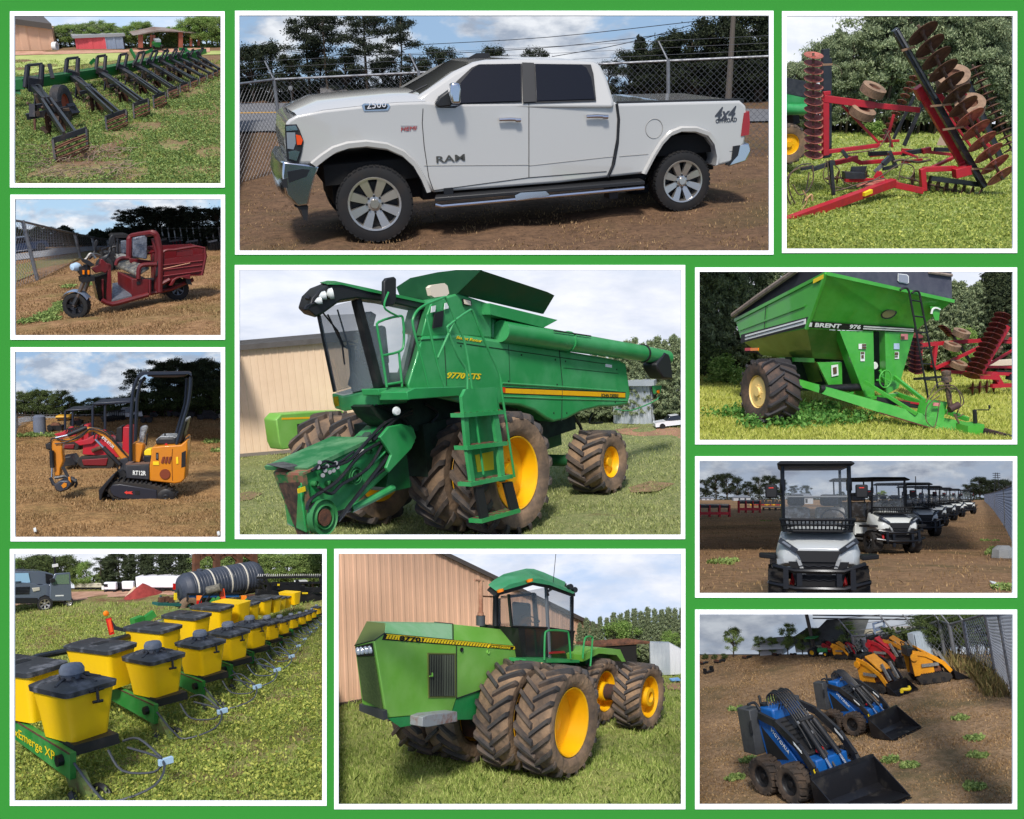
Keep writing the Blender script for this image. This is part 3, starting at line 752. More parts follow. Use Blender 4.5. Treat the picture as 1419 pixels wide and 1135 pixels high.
    cr=m0.lerp(e,.40); B().beam(cr+Vector((-bw*.75*k,0,-.03)),cr+Vector((bw*.75*k,-.02,0)),24*k*(bw/104) ** .5,24*k*(bw/104) ** .5).obj('cross_piece',SB,u)
    b=B()
    for q in range(26):
      t=rn.random(); c_=m0.lerp(e,.1+.5*t)+Vector((rn.uniform(-.8,.8)*bw*k,0,rn.uniform(-.34,.05)*sc_ ** .5)); b.beam(c_,c_+Vector((rn.uniform(-.3,.3),rn.uniform(-.1,.1),rn.uniform(-.2,.3)))*bw*k*1.2,18*k*(bw/104) ** .5,14*k*(bw/104) ** .5)
    b.obj('fittings',mat('dirty_iron',(52,46,42),.6,.2,col2=(110,84,64),scale=6),u)
    B().tube(smoothpath([m0+Vector((0,-.02,.02)),m0.lerp(mid,.4)+Vector((.04,0,.1*sc_)),mid+Vector((0,0,.04)),m0.lerp(e,.55)+Vector((.05,0,-.02))]),5*k*(bw/104) ** .4,5).obj('hose',BLKP,u)
  # gauge wheel and clamp at the front
  c=at(335,590,330,720); k=(T.M @ c).y/T.k/F/4.45; plain_tyre(r,c,108*k,66*k,(.86,-.5,.05),mat('worn_tyre',(50,52,56),.7,col2=(84,76,70),scale=5),mat('orange_rust_rim',(150,70,44),.8),'gauge_wheel')
  bar(at(118,676,150,780),at(420,620,420,760),30*k,34*k,SB,'hitch_bar'); bar(at(158,600,158,780),at(160,680,158,780),34*k,34*k,SB,'clamp'); bar(at(170,690,170,780),at(172,760,170,780),12*k,12*k,RUST,'clamp_bolt')
  bar(at(385,600,400,760),at(420,660,420,760),50*k,30*k,SB,'clamp'); bar(at(260,352,220,640),at(280,440,230,640),24*k,24*k,SB,'short_post')
  for l in ((510,350,540,320),(540,320,545,350),(800,330,760,260),(1100,262,1130,285),(1060,258,1110,262),(830,290,900,262)):bar(at(l[0],l[1],l[0],l[1]+60),at(l[2],l[3],l[0],l[1]+60),14*k,24*k,GB,'frame_piece')
  # dead stalks piled at the front basket
  b=B(); rn=random.Random(4)
  for i in range(260):
    a=T.g(rn.uniform(180,760),rn.uniform(860,1060),rn.uniform(0,.05)); d=Vector((rn.gauss(0,.14),rn.gauss(0,.1),rn.uniform(0,.07))); b.tube([a,a+d*.5+Vector((0,0,.02)),a+d],.004,3,cap=False)
  T.one(b,'dead_stalks',mat('dead_stalk',(150,130,112),.9,col2=(110,90,76),scale=5),'tangle of dead grey stalks under the nearest basket','dead stalks')['kind']='stuff'
  # background buildings
  tan=mat('peach_sheet_metal',(222,178,146),.55,col2=(206,164,134),scale=.5)
  p0,p1=T.g(-60,274),T.g(298,262); h0,h1=T.hz(p0,84),T.hz(p1,134); w=T.root('warehouse','tan metal warehouse with a dark sloping roof at the upper left','building'); ribwall(w,p0,p1,h0,h1,.5,.02,tan,thick=.5)
  B().prism([p0+Vector((0,-.1,h0)),p1+Vector((0,-.1,h1)),p1+Vector((0,1.5,h1)),p0+Vector((0,1.5,h0))],(0,0,.12)).obj('roof',mat('roof_edge_brown',(84,76,70),.5),w)
  p0,p1,p2=T.g(428,260),T.g(614,258),T.g(722,256); w=T.root('shed','low shed, half salmon red and half grey metal, beyond the yard','shed'); h=T.hz(p0,190)
  ribwall(w,p0,p1,h,T.hz(p1,184),.5,.01,mat('salmon_sheet',(226,92,96),.5,col2=(210,80,84),scale=1)); ribwall(w,p1,p2,T.hz(p1,184),T.hz(p2,178),.3,.01,mat('blue_grey_sheet',(150,164,184),.45,.2)); B().prism([p0+Vector((-.05,-.05,h)),p2+Vector((.05,-.05,T.hz(p2,178))),p2+Vector((.05,2,T.hz(p2,178))),p0+Vector((-.05,2,h))],(0,0,.06)).obj('roof',mat('roof_pale_grey',(150,152,154),.5),w)
  b=B(); p=T.g(300,268); q=26/4.45/F*(T.M @ p).y/T.k; b.lathe([(q*.6,-q*.5),(q,-q*.5),(q,q*.5),(q*.6,q*.5)],p+Vector((0,0,q)),(1,-.6,0),16); T.one(b,'white_drum',WDEC,'white round drum on its side by the tan warehouse','drum')
  pn=T.root('open_barn','open pole barn with rusty posts and a tin roof','barn'); g=T.g(950,262); yb=g.y; ru=mat('rust_red_post',(168,96,74),.7)
  for u,vt,vb in ((822,168,248),(888,170,244),(905,172,244),(1068,150,250),(1132,158,240),(1180,165,238)):beams(T,pn,[(u,vt,u,vb,yb,.09 if u in (822,1068) else .05)],ru,'post')
  b=B(); b.prism(T.side([(776,174),(930,142),(1185,158),(1180,166),(1072,154),(930,152),(822,170)],yb-.1),(0,.5,.02)); b.obj('roof',mat('tin_roof',(150,138,128),.6,.3,col2=(110,84,72),scale=3),pn)
  B().prism(T.side([(970,168),(1054,160),(1054,190),(970,192)],yb+.5),(0,.05,0)).obj('dark_hopper',BLK,pn); B().prism(T.side([(940,200),(1066,200),(1066,244),(940,246)],yb+1.5),(0,.05,0)).obj('shade_sheet',mat('bay_shade',(20,18,18),.9),pn)  # near-black sheet stands for the shade inside the barn
  tt=T.root('compact_tractor','small green tractor with yellow wheels parked under the pole barn','tractor'); yt=yb-.3
  B().prism(T.side([(905,225),(920,215),(945,215),(955,235),(940,248),(905,245)],yt),(0,.5,0)).obj('hood',GB,tt); B().prism(T.side([(915,202),(948,200),(948,216),(918,218)],yt),(0,.4,0)).obj('cab',mat('pale_cab',(170,180,186),.3),tt)
  for u,q in ((900,8),(956,10)):c=T.s_(u,243,yt-.1); qq=q/4.45/F*(T.M @ c).y/T.k; plain_tyre(tt,c,qq,.2,(0,1,0),BLKP,YEL,'wheel',False)
  rn=random.Random(9)
  T.trees([(300+i*30,246,[120,115,108,104,118,106,100,96,104,80,98,100,104,120,118,112][i],'leaf' if i % 4 else 'pine',i % 5,1.35,None,[LEAF,PINE,LEAFL][i % 3]) for i in range(16)],'trees beyond the shed','tree in the mixed row beyond the red and grey shed',LEAF)
  T.trees([(790+i*34,244,[120,92,84,124,128,134,130,118,122,96,70,62,56,50,56,60,54][i],'leaf',i % 5,1.3,None,[LEAF,LEAFL][i % 2]) for i in range(17)],'trees beyond the pole barn','leafy green tree in the row beyond the pole barn',LEAF)
  thicket(T,246,LEAF,.22,n=9000,size=.022,label='green undergrowth below the trees behind the yard')
  kp=[(T.g(u,v),q) for u,v,q in ((430,960,.34),(330,1010,.3),(600,900,.3),(720,800,.26),(850,730,.24),(950,640,.25),(1010,850,.2),(1100,520,.3),(760,1040,.25),(540,1010,.3),(1240,900,.2))]; kb=lambda x,y:all((x-q.x) ** 2+((y-q.y)*.6) ** 2>(d*(1+.4*math.sin(9*x)*math.cos(7*y))) ** 2 or random.random()<.2 for q,d in kp)
  grass(T,330,60000,.05,GRSL,'weedy grass around the strip-till rig',seed=17,w=.005,tuft=5,pw=1.2,keep=kb)
  weeds(T,420,13000,.05,leafmat('sage_weed',(84,112,58),(160,178,104),(118,142,76)),seed=18,size=.017,nl=7,pw=1.1,keep=kb,label='grey-green clover weeds in front of the strip-till rig')
  close_bay(T)
tile_tiller()
# ================================================================ left: red cargo tricycle
def tile_trike():
  T=Tile((10,265,4.577),(21.2,276.2,306.4,464.6),150,38,(455,800),30,2.46,roll=-4)
  dirt=ground_mat('straw_brown_dirt',(128,96,66),(166,130,94),(112,102,58),.5,5)
  T.ground(338,dirt,seed=10,ny=80)
  T.strip([(30,372),(700,342),(700,352),(540,376),(30,440)],mat('pale_road',(150,152,156),.9,col2=(136,138,144),scale=4),'road',.02)
  T.strip([(30,470),(400,405),(640,356),(700,354),(560,400),(180,520),(30,580)],mat('verge_grass',(110,112,58),.95,col2=(140,116,76),scale=4),'verge',.015)
  T.sky(340,1.2,sky_mat('sky_bright_blue_clouds',(140,190,236),(184,214,238),(234,238,244),(176,192,212),.50,3.6,.07,off=27))
  RD=mat('trike_red',(102,12,17),.42,coat=.1,col2=(84,12,17),scale=4); CH2=mat('silver_fender',(150,166,188),.25,.6); S=T.side
  r=T.root('cargo_tricycle','red cargo tricycle with a plastic-wrapped seat on dry grass','cargo tricycle')
  g2=T.g(1085,688); yb=g2.y-.05
  # frames of reference: front wheel plane yf, cargo side plane yb
  yf=0.0; P=T.g(455,802); yf=P.y
  def ex(pts,y,d,nm,m,par=r,bev=.008):b=B(); q=S(pts,y); b.loft([q,[p+Vector((0,d,0)) for p in q]]); return b.obj(nm,m,par,bev=bev)
  c=Vector((P.x,yf,T.hz(P,722))); q=c.z
  w=alloy_wheel(r,c,q,.15,q*.66,mat('trike_tyre',(28,28,29),.8),mat('rim_black',(30,30,32),.35,.4),spokes=5,blocks=22,hubm=STL,spw=.22); turn(w,c,R(-30))
  b=B(); ax=Matrix.Rotation(R(-30),3,'Z')
  rows=[]
  for i in range(13):
    a=R(20+i*11.5); rr=q*1.13; rows.append([c+ax @ Vector((-rr*math.cos(a) if 0 else rr*math.cos(a),yy,rr*math.sin(a)+(.0 if abs(yy)>.05 else .02))) for yy in (-.09,-.04,.04,.09)])
  b.loft(rows,closed=False); b.obj('front_fender',CH2,r,smooth=70)
  st=S([(505,560)],yf)[0]; hd=S([(505,520)],yf)[0]
  for s in (-1,1):
    o=ax @ Vector((0,s*.1,0)); b=B(); b.cyl(c+o,st+o,.028,n=8); b.obj('fork_leg',mat('fork_bronze',(110,96,84),.3,.7),r)
    B().cyl(c+o+Vector((0,0,.02)),c.lerp(st,.35)+o,.036,n=8).obj('fork_sleeve',BLK,r)
  b=B(); b.cyl(st,hd+Vector((.02,0,.12)),.05,n=8); b.box(st.x-.09,st.x+.09,st.y-.13,st.y+.13,st.z-.02,st.z+.05); b.obj('steering_head',BLK,r)
  ex([(455,480),(478,470),(500,500),(520,540),(490,560),(462,520)],yf-.08,.3,'lamp_housing',BLKP)
  b=B(); lc=S([(437,480)],yf)[0]; b.lathe([(.001,-.05),(.055,-.04),(.065,0),(.045,.07),(.001,.08)],lc,(-.8,-.5,.1),18); b.obj('headlight',mat('lamp_pale_blue',(176,200,220),.15),r)
  b=B(); b.tube(smoothpath(S([(560,425),(530,395),(500,430),(480,440)],yf)),.02,6); b.tube(smoothpath([S([(500,430)],yf)[0],S([(545,398)],yf+.2)[0],S([(590,410)],yf+.35)[0]]),.02,6); b.obj('handlebar',STL,r)
  ex([(462,420),(520,440),(560,470),(530,480),(480,450)],yf-.1,.06,'brake_cover',BLKP)
  for u,v,a,c_ in ((664,312,20,38),(563,332,12,24)):
    yy=yf+.3; b=B(); b.prism([T.s_(u+a*math.cos(t)*.9+6*math.sin(t),v-c_*math.sin(t),yy) for t in [i*math.pi/8 for i in range(16)]],(0,.05,0)); m=b.obj('wing_mirror',BLKP,r,bev=.01)
    B().tube(smoothpath([T.s_(u-4,v+c_*.8,yy),T.s_(u-14,v+c_+40,yy),T.s_(u-40,430,yf+.1)]),.014,5).obj('mirror_stem',BLKP,m)
  for u in (484,516):B().prism(S([(u-6,502),(u+6,502),(u+5,528),(u-5,528)],yf-.12),(0,.05,0)).obj('turn_signal',AMB,r)
  # leg shield
  ys=yf+.05
  ex([(535,492),(585,462),(592,432),(604,430),(632,458),(655,462),(664,480),(622,520),(600,510),(560,520)],ys,.08,'shield_top',RD); ex([(640,462),(658,466),(666,690),(652,712),(630,700),(636,560)],ys+.0,.3,'leg_shield',RD)
  ex([(548,545),(640,520),(644,690),(598,706),(580,690)],ys+.05,.3,'inner_panel',mat('panel_black_gloss',(18,18,20),.2),bev=.01); ex([(598,560),(612,556),(614,690),(604,692)],ys+.02,.03,'red_stripe',RD)
  # floor
  yv=yf+.02
  b=B(); b.tube(S([(600,690),(630,708),(665,716),(700,710),(895,655)],yv),.035,8); b.obj('floor_rail',RD,r); b=B(); f=[T.s_(664,706,yv),T.s_(790,672,yv),T.s_(790,640,yv+.5) ,T.s_(690,588,yv+.6)]; b.prism([T.s_(664,702,yv),T.s_(792,668,yv),T.s_(712,585,yv+.62),T.s_(668,592,yv+.62)],(0,0,.02)); b.obj('floorboard',mat('chequer_plate',(120,122,128),.4,.5,col2=(90,92,98),scale=30),r)
  # seat box, seat, backrest
  yn=yf+.05
  b=B(); n1,n2,n3,n4=S([(790,556),(898,560),(898,646),(790,672)],yn); fl,fb=T.s_(697,508,yn+.5),T.s_(700,590,yn+.5)
  b.hexa([n4,n3,n3+Vector((0,.6,0)),fb,n1,n2,n2+Vector((0,.6,0)),fl]); b.obj('seat_box',RD,r,bev=.01)
  b=B(); q4=[T.s_(822,548,yn-.03),T.s_(905,497,yn),T.s_(768,455,yn+.55),T.s_(686,480,yn+.55)]; b.loft([q4,[p+Vector((0,0,.06)) for p in q4]]); b.obj('seat',mat('plastic_wrap_grey',(128,124,112),.22,col2=(60,62,62),scale=14,lo=.42,hi=.6,bump=.5,spec=.8),r,bev=.02)
  ex([(797,302),(803,296),(880,280),(888,284),(888,426),(880,432),(800,416)],yn+.18,.09,'backrest',mat('wrapped_backrest',(62,70,84),.2,col2=(104,110,120),scale=7,lo=.45,hi=.62,bump=.5,spec=.8),bev=.02)
  B().prism(S([(820,574),(845,570),(845,590),(822,594)],yn-.01),(0,.01,0)).obj('stencil',BDEC,r)
  B().tube(smoothpath(S([(832,555),(834,500),(848,474),(880,466),(948,464)],yn-.02)),.032,8).obj('armrest',RD,r); B().tube(smoothpath(S([(690,470),(700,440),(730,425),(775,425)],yn+.5)),.028,8).obj('armrest',RD,r)
  b=B(); near=S([(966,640),(970,380),(948,285),(925,264)],yn)
  far=[T.s_(800,284,yn+.6),T.s_(776,302,yn+.62),T.s_(772,440,yn+.62)]
  b.tube(smoothpath([near[0],near[1]])+smoothpath([near[1],near[2],near[3]],3)[1:]+smoothpath([near[3],far[0],far[1]],3)[1:]+[far[2]],.045,8); b.obj('roll_bar',RD,r)
  B().tube(S([(945,640),(945,380),(925,300)],yn+.12),.03,8).obj('roll_bar_brace',RD,r); B().tube([T.s_(940,384,yn+.1),T.s_(885,395,yn+.3)],.02,6).obj('cross_rail',RD,r)
  ex([(775,425),(905,440),(942,460),(940,485),(780,455)],yn+.35,.04,'seat_back_panel',RD); ex([(890,350),(940,344),(940,372),(890,372)],yn+.45,.02,'rear_slat',RD)
  # cargo box
  yc=yn
  b=B(); out=S([(976,448),(985,390),(1012,374),(1252,358),(1232,538),(1100,545),(984,590)],yc)
  def sidep(pts,nm='box_side',m=RD,d=.03,o=0):return B().prism(S(pts,yc+o),(0,d,0)).obj(nm,m,r)
  sidep([(978,436),(1248,398),(1232,535),(1100,540),(984,588)]); sidep([(1076,380),(1180,372),(1180,404),(1076,414)]); sidep([(978,410),(1000,396),(1000,436),(978,440)])
  B().tube(smoothpath(S([(980,420),(990,386),(1015,374),(1060,372),(1250,360),(1234,534)],yc),3),.022,6).obj('box_rail',RD,r)
  for l in (((985,470),(1240,440)),((986,500),(1236,468)),((985,540),(1235,505))):B().tube(S(l,yc-.008),.010,5).obj('box_rib',mat('trike_red_dark',(110,14,20),.45),r)
  B().tube(S([(990,493),(1160,455)],yc-.014),.006,4).obj('scuff_line',mat('scuff_tan',(190,140,110),.6),r)
  d=Vector((0,.78,0)); b=B(); b.prism([p+d for p in S([(978,372),(1252,358),(1232,538),(984,590)],yc)],(0,.02,0)); b.obj('box_side',RD,r)
  a1,a2=S([(1250,362),(1232,534)],yc); b=B(); b.prism([a1,a2,a2+d,a1+d],(.02,0,0)); b.obj('tailgate',RD,r)
  a1,a2=S([(984,420),(984,588)],yc); b=B(); b.prism([a1,a2,a2+d,a1+d],(.02,0,0)); b.obj('headboard',RD,r); a1,a2=S([(984,560),(1232,525)],yc); B().prism([a1,a2,a2+d,a1+d],(0,0,.02)).obj('box_floor',RD,r)
  for t in (.25,.6):B().tube([S([(984,400)],yc)[0]+d*t,S([(984,470)],yc)[0]+d*t],.02,5).obj('headboard_bar',RD,r)
  ex([(955,440),(972,430),(972,490),(952,545),(940,540)],yc-.03,.04,'latch_plate',BLKP)
  b=B(); b.tube(S([(905,650),(1040,620),(1180,560)],yc+.1),.03,6); b.tube(S([(955,600),(1030,560)],yc),.03,6); b.tube(S([(905,560),(905,660)],yc),.02,5); b.obj('frame_tube',RD,r); ex([(895,565),(950,560),(1020,570),(1010,610),(950,640),(900,650)],yc+.15,.3,'battery_box',BLK)
  ex([(1028,600),(1050,560),(1075,545),(1165,528),(1160,560),(1100,548),(1070,562),(1048,600)],yc-.05,.2,'rear_fender',RD); ex([(1130,548),(1160,560),(1176,596),(1140,590)],yc,.2,'mud_flap',BLKP); ex([(1170,520),(1218,515),(1215,538),(1180,530)],yc,.2,'rear_lamp_bracket',BLK)
  p=T.g(1085,690); c=Vector((p.x,p.y+.0,T.hz(p,618))); alloy_wheel(r,c,c.z,.15,c.z*.52,mat('trike_tyre',(28,28,29),.8),mat('rim_grey',(96,98,102),.4,.5),spokes=6,blocks=22); alloy_wheel(r,c+Vector((.0,.8,0)),c.z,.15,c.z*.52,mat('trike_tyre',(28,28,29),.8),BLK,out=1,blocks=16)
  # second machine and golf cart behind
  p=T.g(640,505); y2=p.y; k2=T.root('electric_tricycle','black tricycle with mirrors parked directly behind the red one','tricycle')
  def ex2(pts,d,nm,m,o=0):b=B(); q=S(pts,y2+o); b.loft([q,[v+Vector((0,d,0)) for v in q]]); return b.obj(nm,m,k2,bev=.008)
  ex2([(600,392),(640,380),(690,400),(700,430),(640,440),(605,425)],.3,'front_cowl',BLKP); ex2([(640,440),(700,430),(760,440),(760,500),(660,505)],.4,'body',BLK); ex2([(672,408),(760,404),(764,430),(690,432)],.35,'seat',mat('seat_pale',(150,148,142),.4))
  ex2([(722,316),(756,312),(760,392),(726,396)],.08,'backrest',mat('wrapped_backrest',(62,70,84),.2),.3)
  for l in (((612,400),(600,370),(630,360)),((640,390),(655,360),(690,350)),((560,400),(600,420),(650,400)),((700,300),(705,400))):B().tube(smoothpath(S(l,y2)),.02,5).obj('handlebar',BLK,k2)
  for u in (618,735):c=T.s_(u,470,y2-.05); plain_tyre(k2,c,.17,.09,(.3,1,0),BLKP,BLK,'wheel',False)
  k3=T.root('golf_cart','dark golf cart with a black roof behind the red tricycle','golf cart'); p=T.g(720,452); y3=p.y
  for pts,nm,m in (([(672,288),(690,276),(770,274),(786,286),(780,294),(680,298)],'roof',BLKP),([(690,390),(780,385),(780,440),(690,445)],'body',BLK),([(700,340),(770,335),(770,390),(700,392)],'seat',mat('seat_dark',(60,62,66),.5))):
    q=S(pts,y3); b=B(); b.loft([q,[v+Vector((0,.6,0)) for v in q]]); b.obj(nm,m,k3)
  for u in (682,776):B().tube(S([(u,292),(u,430)],y3),.02,5).obj('roof_post',BLK,k3); c=T.s_(u,440,y3-.05); plain_tyre(k3,c,.14,.1,(0,1,0),BLKP,BLK,'wheel',False)
  # background
  G=[T.g(-60,650),T.g(192,565),T.g(466,428),T.g(562,392),T.g(650,360),T.g(760,350)]
  chain_fence(T,G,[T.hz(p,v) for p,v in zip(G,(150,190,268,292,306,312))],'chain-link fence leading away behind the front wheel of the tricycle',spacing=.10,wire=.0028,postr=.035,lean=-.06,barb=False)
  p=T.g(90,392); lowcar(T,(p.x,p.y,0),R(8),'dark blue car on the road beyond the fence at the left',mat('blue_car_paint',(40,56,84),.3,coat=.4),scale=.26)
  rn=random.Random(12)
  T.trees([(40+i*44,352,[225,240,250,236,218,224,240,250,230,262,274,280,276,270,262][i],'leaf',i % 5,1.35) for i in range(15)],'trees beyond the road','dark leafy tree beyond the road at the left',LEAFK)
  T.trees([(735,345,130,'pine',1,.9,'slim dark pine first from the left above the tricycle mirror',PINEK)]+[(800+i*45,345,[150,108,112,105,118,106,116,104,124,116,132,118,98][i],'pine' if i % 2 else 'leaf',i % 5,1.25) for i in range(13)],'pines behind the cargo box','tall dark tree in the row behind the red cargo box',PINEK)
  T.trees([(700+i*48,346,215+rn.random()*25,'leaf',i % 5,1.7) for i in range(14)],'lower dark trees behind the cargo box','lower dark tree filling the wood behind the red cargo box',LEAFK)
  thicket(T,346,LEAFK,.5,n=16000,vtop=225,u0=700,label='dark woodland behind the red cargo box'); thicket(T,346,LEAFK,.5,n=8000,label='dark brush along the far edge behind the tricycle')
  g=T.root('wire_fence','low wire fence in front of the wood behind the cargo box','fence'); b=B(); a,c=T.g(960,352),T.g(1400,350); h=.42
  for i in range(12):pp=a.lerp(c,i/11); b.tube([pp,pp+Vector((0,0,h))],.02,4)
  for z in (.2,.4):b.tube([a+Vector((0,0,z)),c+Vector((0,0,z))],.01,4)
  b.obj('fence_wires',STL,g)
  for i,(u0,u1,v,m,lb) in enumerate(((1040,1140,362,RED,'red farm implement in the far row behind the cargo box'),(985,1040,366,STL,'pale metal implement left of the red one behind the cargo box'),(1150,1250,366,STL,'long pale implement above the cargo box rail'),(1290,1370,380,BLK,'black implement frames at the right edge behind the cargo box'))):
    a,c=T.g(u0,v),T.g(u1,v); w=c.x-a.x; h=.13+.04*(i % 2); s_=T.root('farm_implement',lb,'farm implement',a)
    for q in range(4):B().box(w*q/3.3,w*q/3.3+.05,0,.2,0,h).obj('leg',BLK,s_)
    B().box(0,w,.05,.2,h*.6,h).obj('body',m,s_); B().cyl((0,.1,h),(w,.1,h*1.1),.04,n=8).obj('tube',STL,s_)
  grass(T,360,42000,.038,STRW,'dry straw over the dirt around the tricycle',seed=19,w=.006,pw=1.1)
  kk=[T.g(u,v) for u,v in ((260,790),(300,770),(330,750),(230,800),(350,720),(280,820),(390,610),(130,830),(520,600))]
  weeds(T,500,40000,.05,LEAF,seed=20,size=.022,keep=lambda x,y:any((x-q.x) ** 2+(y-q.y) ** 2<.016 for q in kk),label='patch of green weeds by the tricycle front wheel',nl=9)
  close_bay(T)
tile_trike()
# ================================================================ left: mini excavator
def tile_excavator():
  T=Tile((10,478,4.097),(21.2,487.4,306.3,744.2),400,26,(600,885),9,1.69,roll=0)
  dirt=ground_mat('golden_straw_dirt',(136,104,68),(176,138,92),(112,100,60),.5,5)
  T.ground(398,dirt,seed=11,ny=80)
  T.sky(400,1.25,sky_mat('sky_cumulus',(118,162,214),(166,194,222),(224,230,238),(160,174,194),.50,3.2,.06,off=30))
  YL=mat('excavator_yellow',(204,126,12),.4,coat=.2,col2=(190,116,14),scale=3); DK=mat('excavator_charcoal',(40,42,48),.45,col2=(54,54,56),scale=5); S=T.side
  r=T.root('mini_excavator','yellow mini excavator with a black canopy, boom and bucket lowered to the left','mini excavator')
  def ex(pts,y,d,nm,m,par=r,bev=.01):b=B(); q=S(pts,y); b.loft([q,[p+Vector((0,d,0)) for p in q]]); return b.obj(nm,m,par,bev=bev)
  TR=[(566,812),(580,786),(610,774),(650,772),(800,786),(915,812),(948,836),(956,870),(946,898),(920,910),(885,908),(640,892),(590,868),(568,838)]
  for y in (0,.62):
    tr=ex(TR,y,.2,'track',mat('track_rubber',(34,32,31),.8,col2=(60,52,44),scale=6),bev=.02); q=S(TR,y-.01); b=B()
    for a,c in zip(q,q[1:]+q[:1]):
      n=max(1,int((c-a).length/.06))
      for i in range(n):m=a.lerp(c,(i+.5)/n); o=Vector((c.z-a.z,0,a.x-c.x)); o=o.normalized()*-.012; b.beam(m+o,m+o+Vector((0,.22,0)),.025,.03)
    b.obj('track_cleats',BLK,tr)
  ex([(584,812),(598,794),(640,790),(848,824),(852,886),(640,872),(600,856),(586,836)],-.02,.04,'track_guard',mat('guard_slate',(36,38,48),.4)); 
  c=T.s_(900,866,-.01); B().lathe([(.001,-.02),(.03,-.03),(.05,-.01),(.10,-.01),(.12,0),(.12,.04)],c,(0,1,0),18).obj('sprocket',BLK,r)
  ex([(664,838),(680,828),(680,834),(712,832),(704,839),(714,848),(680,844),(680,849)],-.03,.008,'red_arrow',mat('arrow_red',(214,60,50),.5),bev=0); ex([(726,828),(752,828),(752,850),(726,850)],-.025,.008,'access_hole',BDEC,bev=0)
  ex([(518,826),(600,733),(610,738),(606,752),(560,812),(540,850),(536,880),(522,886)],-.05,.9,'dozer_blade',mat('blade_black',(28,29,33),.4,.1)); ex([(540,850),(600,840),(620,860),(560,872)],.2,.1,'blade_arm',BLK)
  # undercarriage and slew
  ex([(680,762),(900,770),(900,800),(680,790)],.2,.45,'slew_ring',BLK); ex([(600,800),(900,800),(900,860),(600,850)],.2,.42,'undercarriage',BLK)
  # house
  y0=.02
  ex([(672,682),(808,676),(808,768),(672,758)],y0,.7,'counter_box',DK,bev=.015); a,c_=T.s_(713,737,y0-.012),T.s_(788,740,y0-.012); text('RT12R',.062,WDEC,a,c_-a,(0,0,1),r,'model_lettering',.003,bold=.03,width=(c_-a).length)
  B().prism([T.s_(672,682,y0),T.s_(808,676,y0),T.s_(808,676,y0)+Vector((0,.68,0)),T.s_(672,682,y0)+Vector((0,.68,0))],(0,0,.015)).obj('deck',mat('deck_brown',(110,86,74),.7),r)
  B2=[(822,580),(905,572),(985,568),(1012,545),(1022,542),(1024,600),(1014,690),(1008,762),(985,782),(950,788),(808,772),(808,684),(816,640)]
  b=B(); q=S(B2,y0-.03); b.loft([q,[p+Vector((0 if p.x<q[0].x+.5 else-.06,.35,0)) for p in q],[p+Vector((-.05,.72,0)) for p in q]]); b.obj('body_cover',YL,r,bev=.02)
  for i in range(3):ex([(872+i*19,668),(882+i*19,636),(894+i*19,634),(884+i*19,674)],y0-.045,.012,'vent_slot',mat('vent_red_brown',(120,52,24),.6),bev=0)  # red-brown slashes on the yellow cover
  c=T.s_(896,734,y0-.035); B().lathe([(.001,-.012),(.07,-.012),(.075,.0)],c,(0,1,0),22).obj('round_grille',mat('vent_red_brown',(120,52,24),.6),r)
  ex([(827,662),(860,662),(862,682),(828,682)],y0-.04,.01,'yellow_sticker',YDEC,bev=0); ex([(958,638),(970,636),(972,674),(960,676)],y0-.04,.01,'yellow_sticker',YDEC,bev=0); ex([(844,612),(858,612),(858,654),(844,652)],y0-.04,.01,'slot_frame',BDEC,bev=0); ex([(848,620),(854,620),(854,646),(848,645)],y0-.045,.008,'slot_light',STL,bev=0)
  ex([(990,612),(1014,600),(1012,690),(988,696)],y0-.036,.01,'rear_grille',BDEC,bev=0); seam(T,r,[S([(938,590),(934,650),(938,770)],y0-.034)],mat('seam_brown',(110,60,20),.7),.004)
  ex([(708,562),(730,556),(770,566),(768,590),(752,668),(708,660)],y0+.1,.25,'control_column',YL); ex([(776,606),(790,592),(818,592),(820,628),(778,628)],y0+.1,.2,'battery_cap',YDEC); ex([(776,628),(820,628),(820,668),(776,664)],y0+.1,.2,'battery',BLK)
  wrap=mat('plastic_wrap',(176,178,178),.25,col2=(96,100,104),scale=9,lo=.42,hi=.6,bump=.6,spec=.8)
  b=B(); P=[T.s_(u,v,y0+.25) for u,v in ((748,560),(752,500),(756,465),(785,456),(795,470),(780,520),(775,562))]; b.loft([P,[p+Vector((0,.12,0)) for p in P]]); b.obj('wrapped_levers',wrap,r,bev=.02)
  for l in (((795,510),(790,570)),((800,505),(792,512)),((896,502),(896,530))):B().tube(S(l,y0+.2),.012,5).obj('lever',BLK,r)
  ex([(838,566),(850,532),(868,524),(940,524),(962,534),(962,566),(900,572)],y0+.1,.4,'seat',BLKP,bev=.03); ex([(842,540),(868,520),(940,520),(958,530),(900,536),(850,548)],y0+.12,.36,'seat_wrap',wrap,bev=.01); ex([(955,560),(988,460),(1008,424),(1024,422),(1022,440),(990,560)],y0+.12,.34,'seat_back',BLKP,bev=.02); ex([(1000,428),(1016,420),(1026,422),(1018,440)],y0+.11,.36,'seat_back_wrap',wrap)
  b=B(); b.lathe([(.001,-.01),(.02,-.01),(.02,.01),(.001,.012)],T.s_(903,566,y0+.05),(0,1,0),10); b.obj('red_knob',REDL,r)
  # canopy
  yn,yr=y0+.02,y0+.66
  NC=mat('canopy_navy',(36,42,54),.4,.2)
  for l,q in (([(702,660),(702,480),(712,290),(726,225),(748,180),(775,160)],yn),([(728,560),(734,400),(740,290),(760,215),(785,185)],yr),([(962,565),(1000,430),(1028,330),(1040,240),(1042,180)],yn),([(950,540),(985,420),(1010,330),(1018,240),(1020,190)],yr)):B().tube(smoothpath(S(l,q),3),.026,8).obj('canopy_post',NC,r)
  b=B(); rows=[]
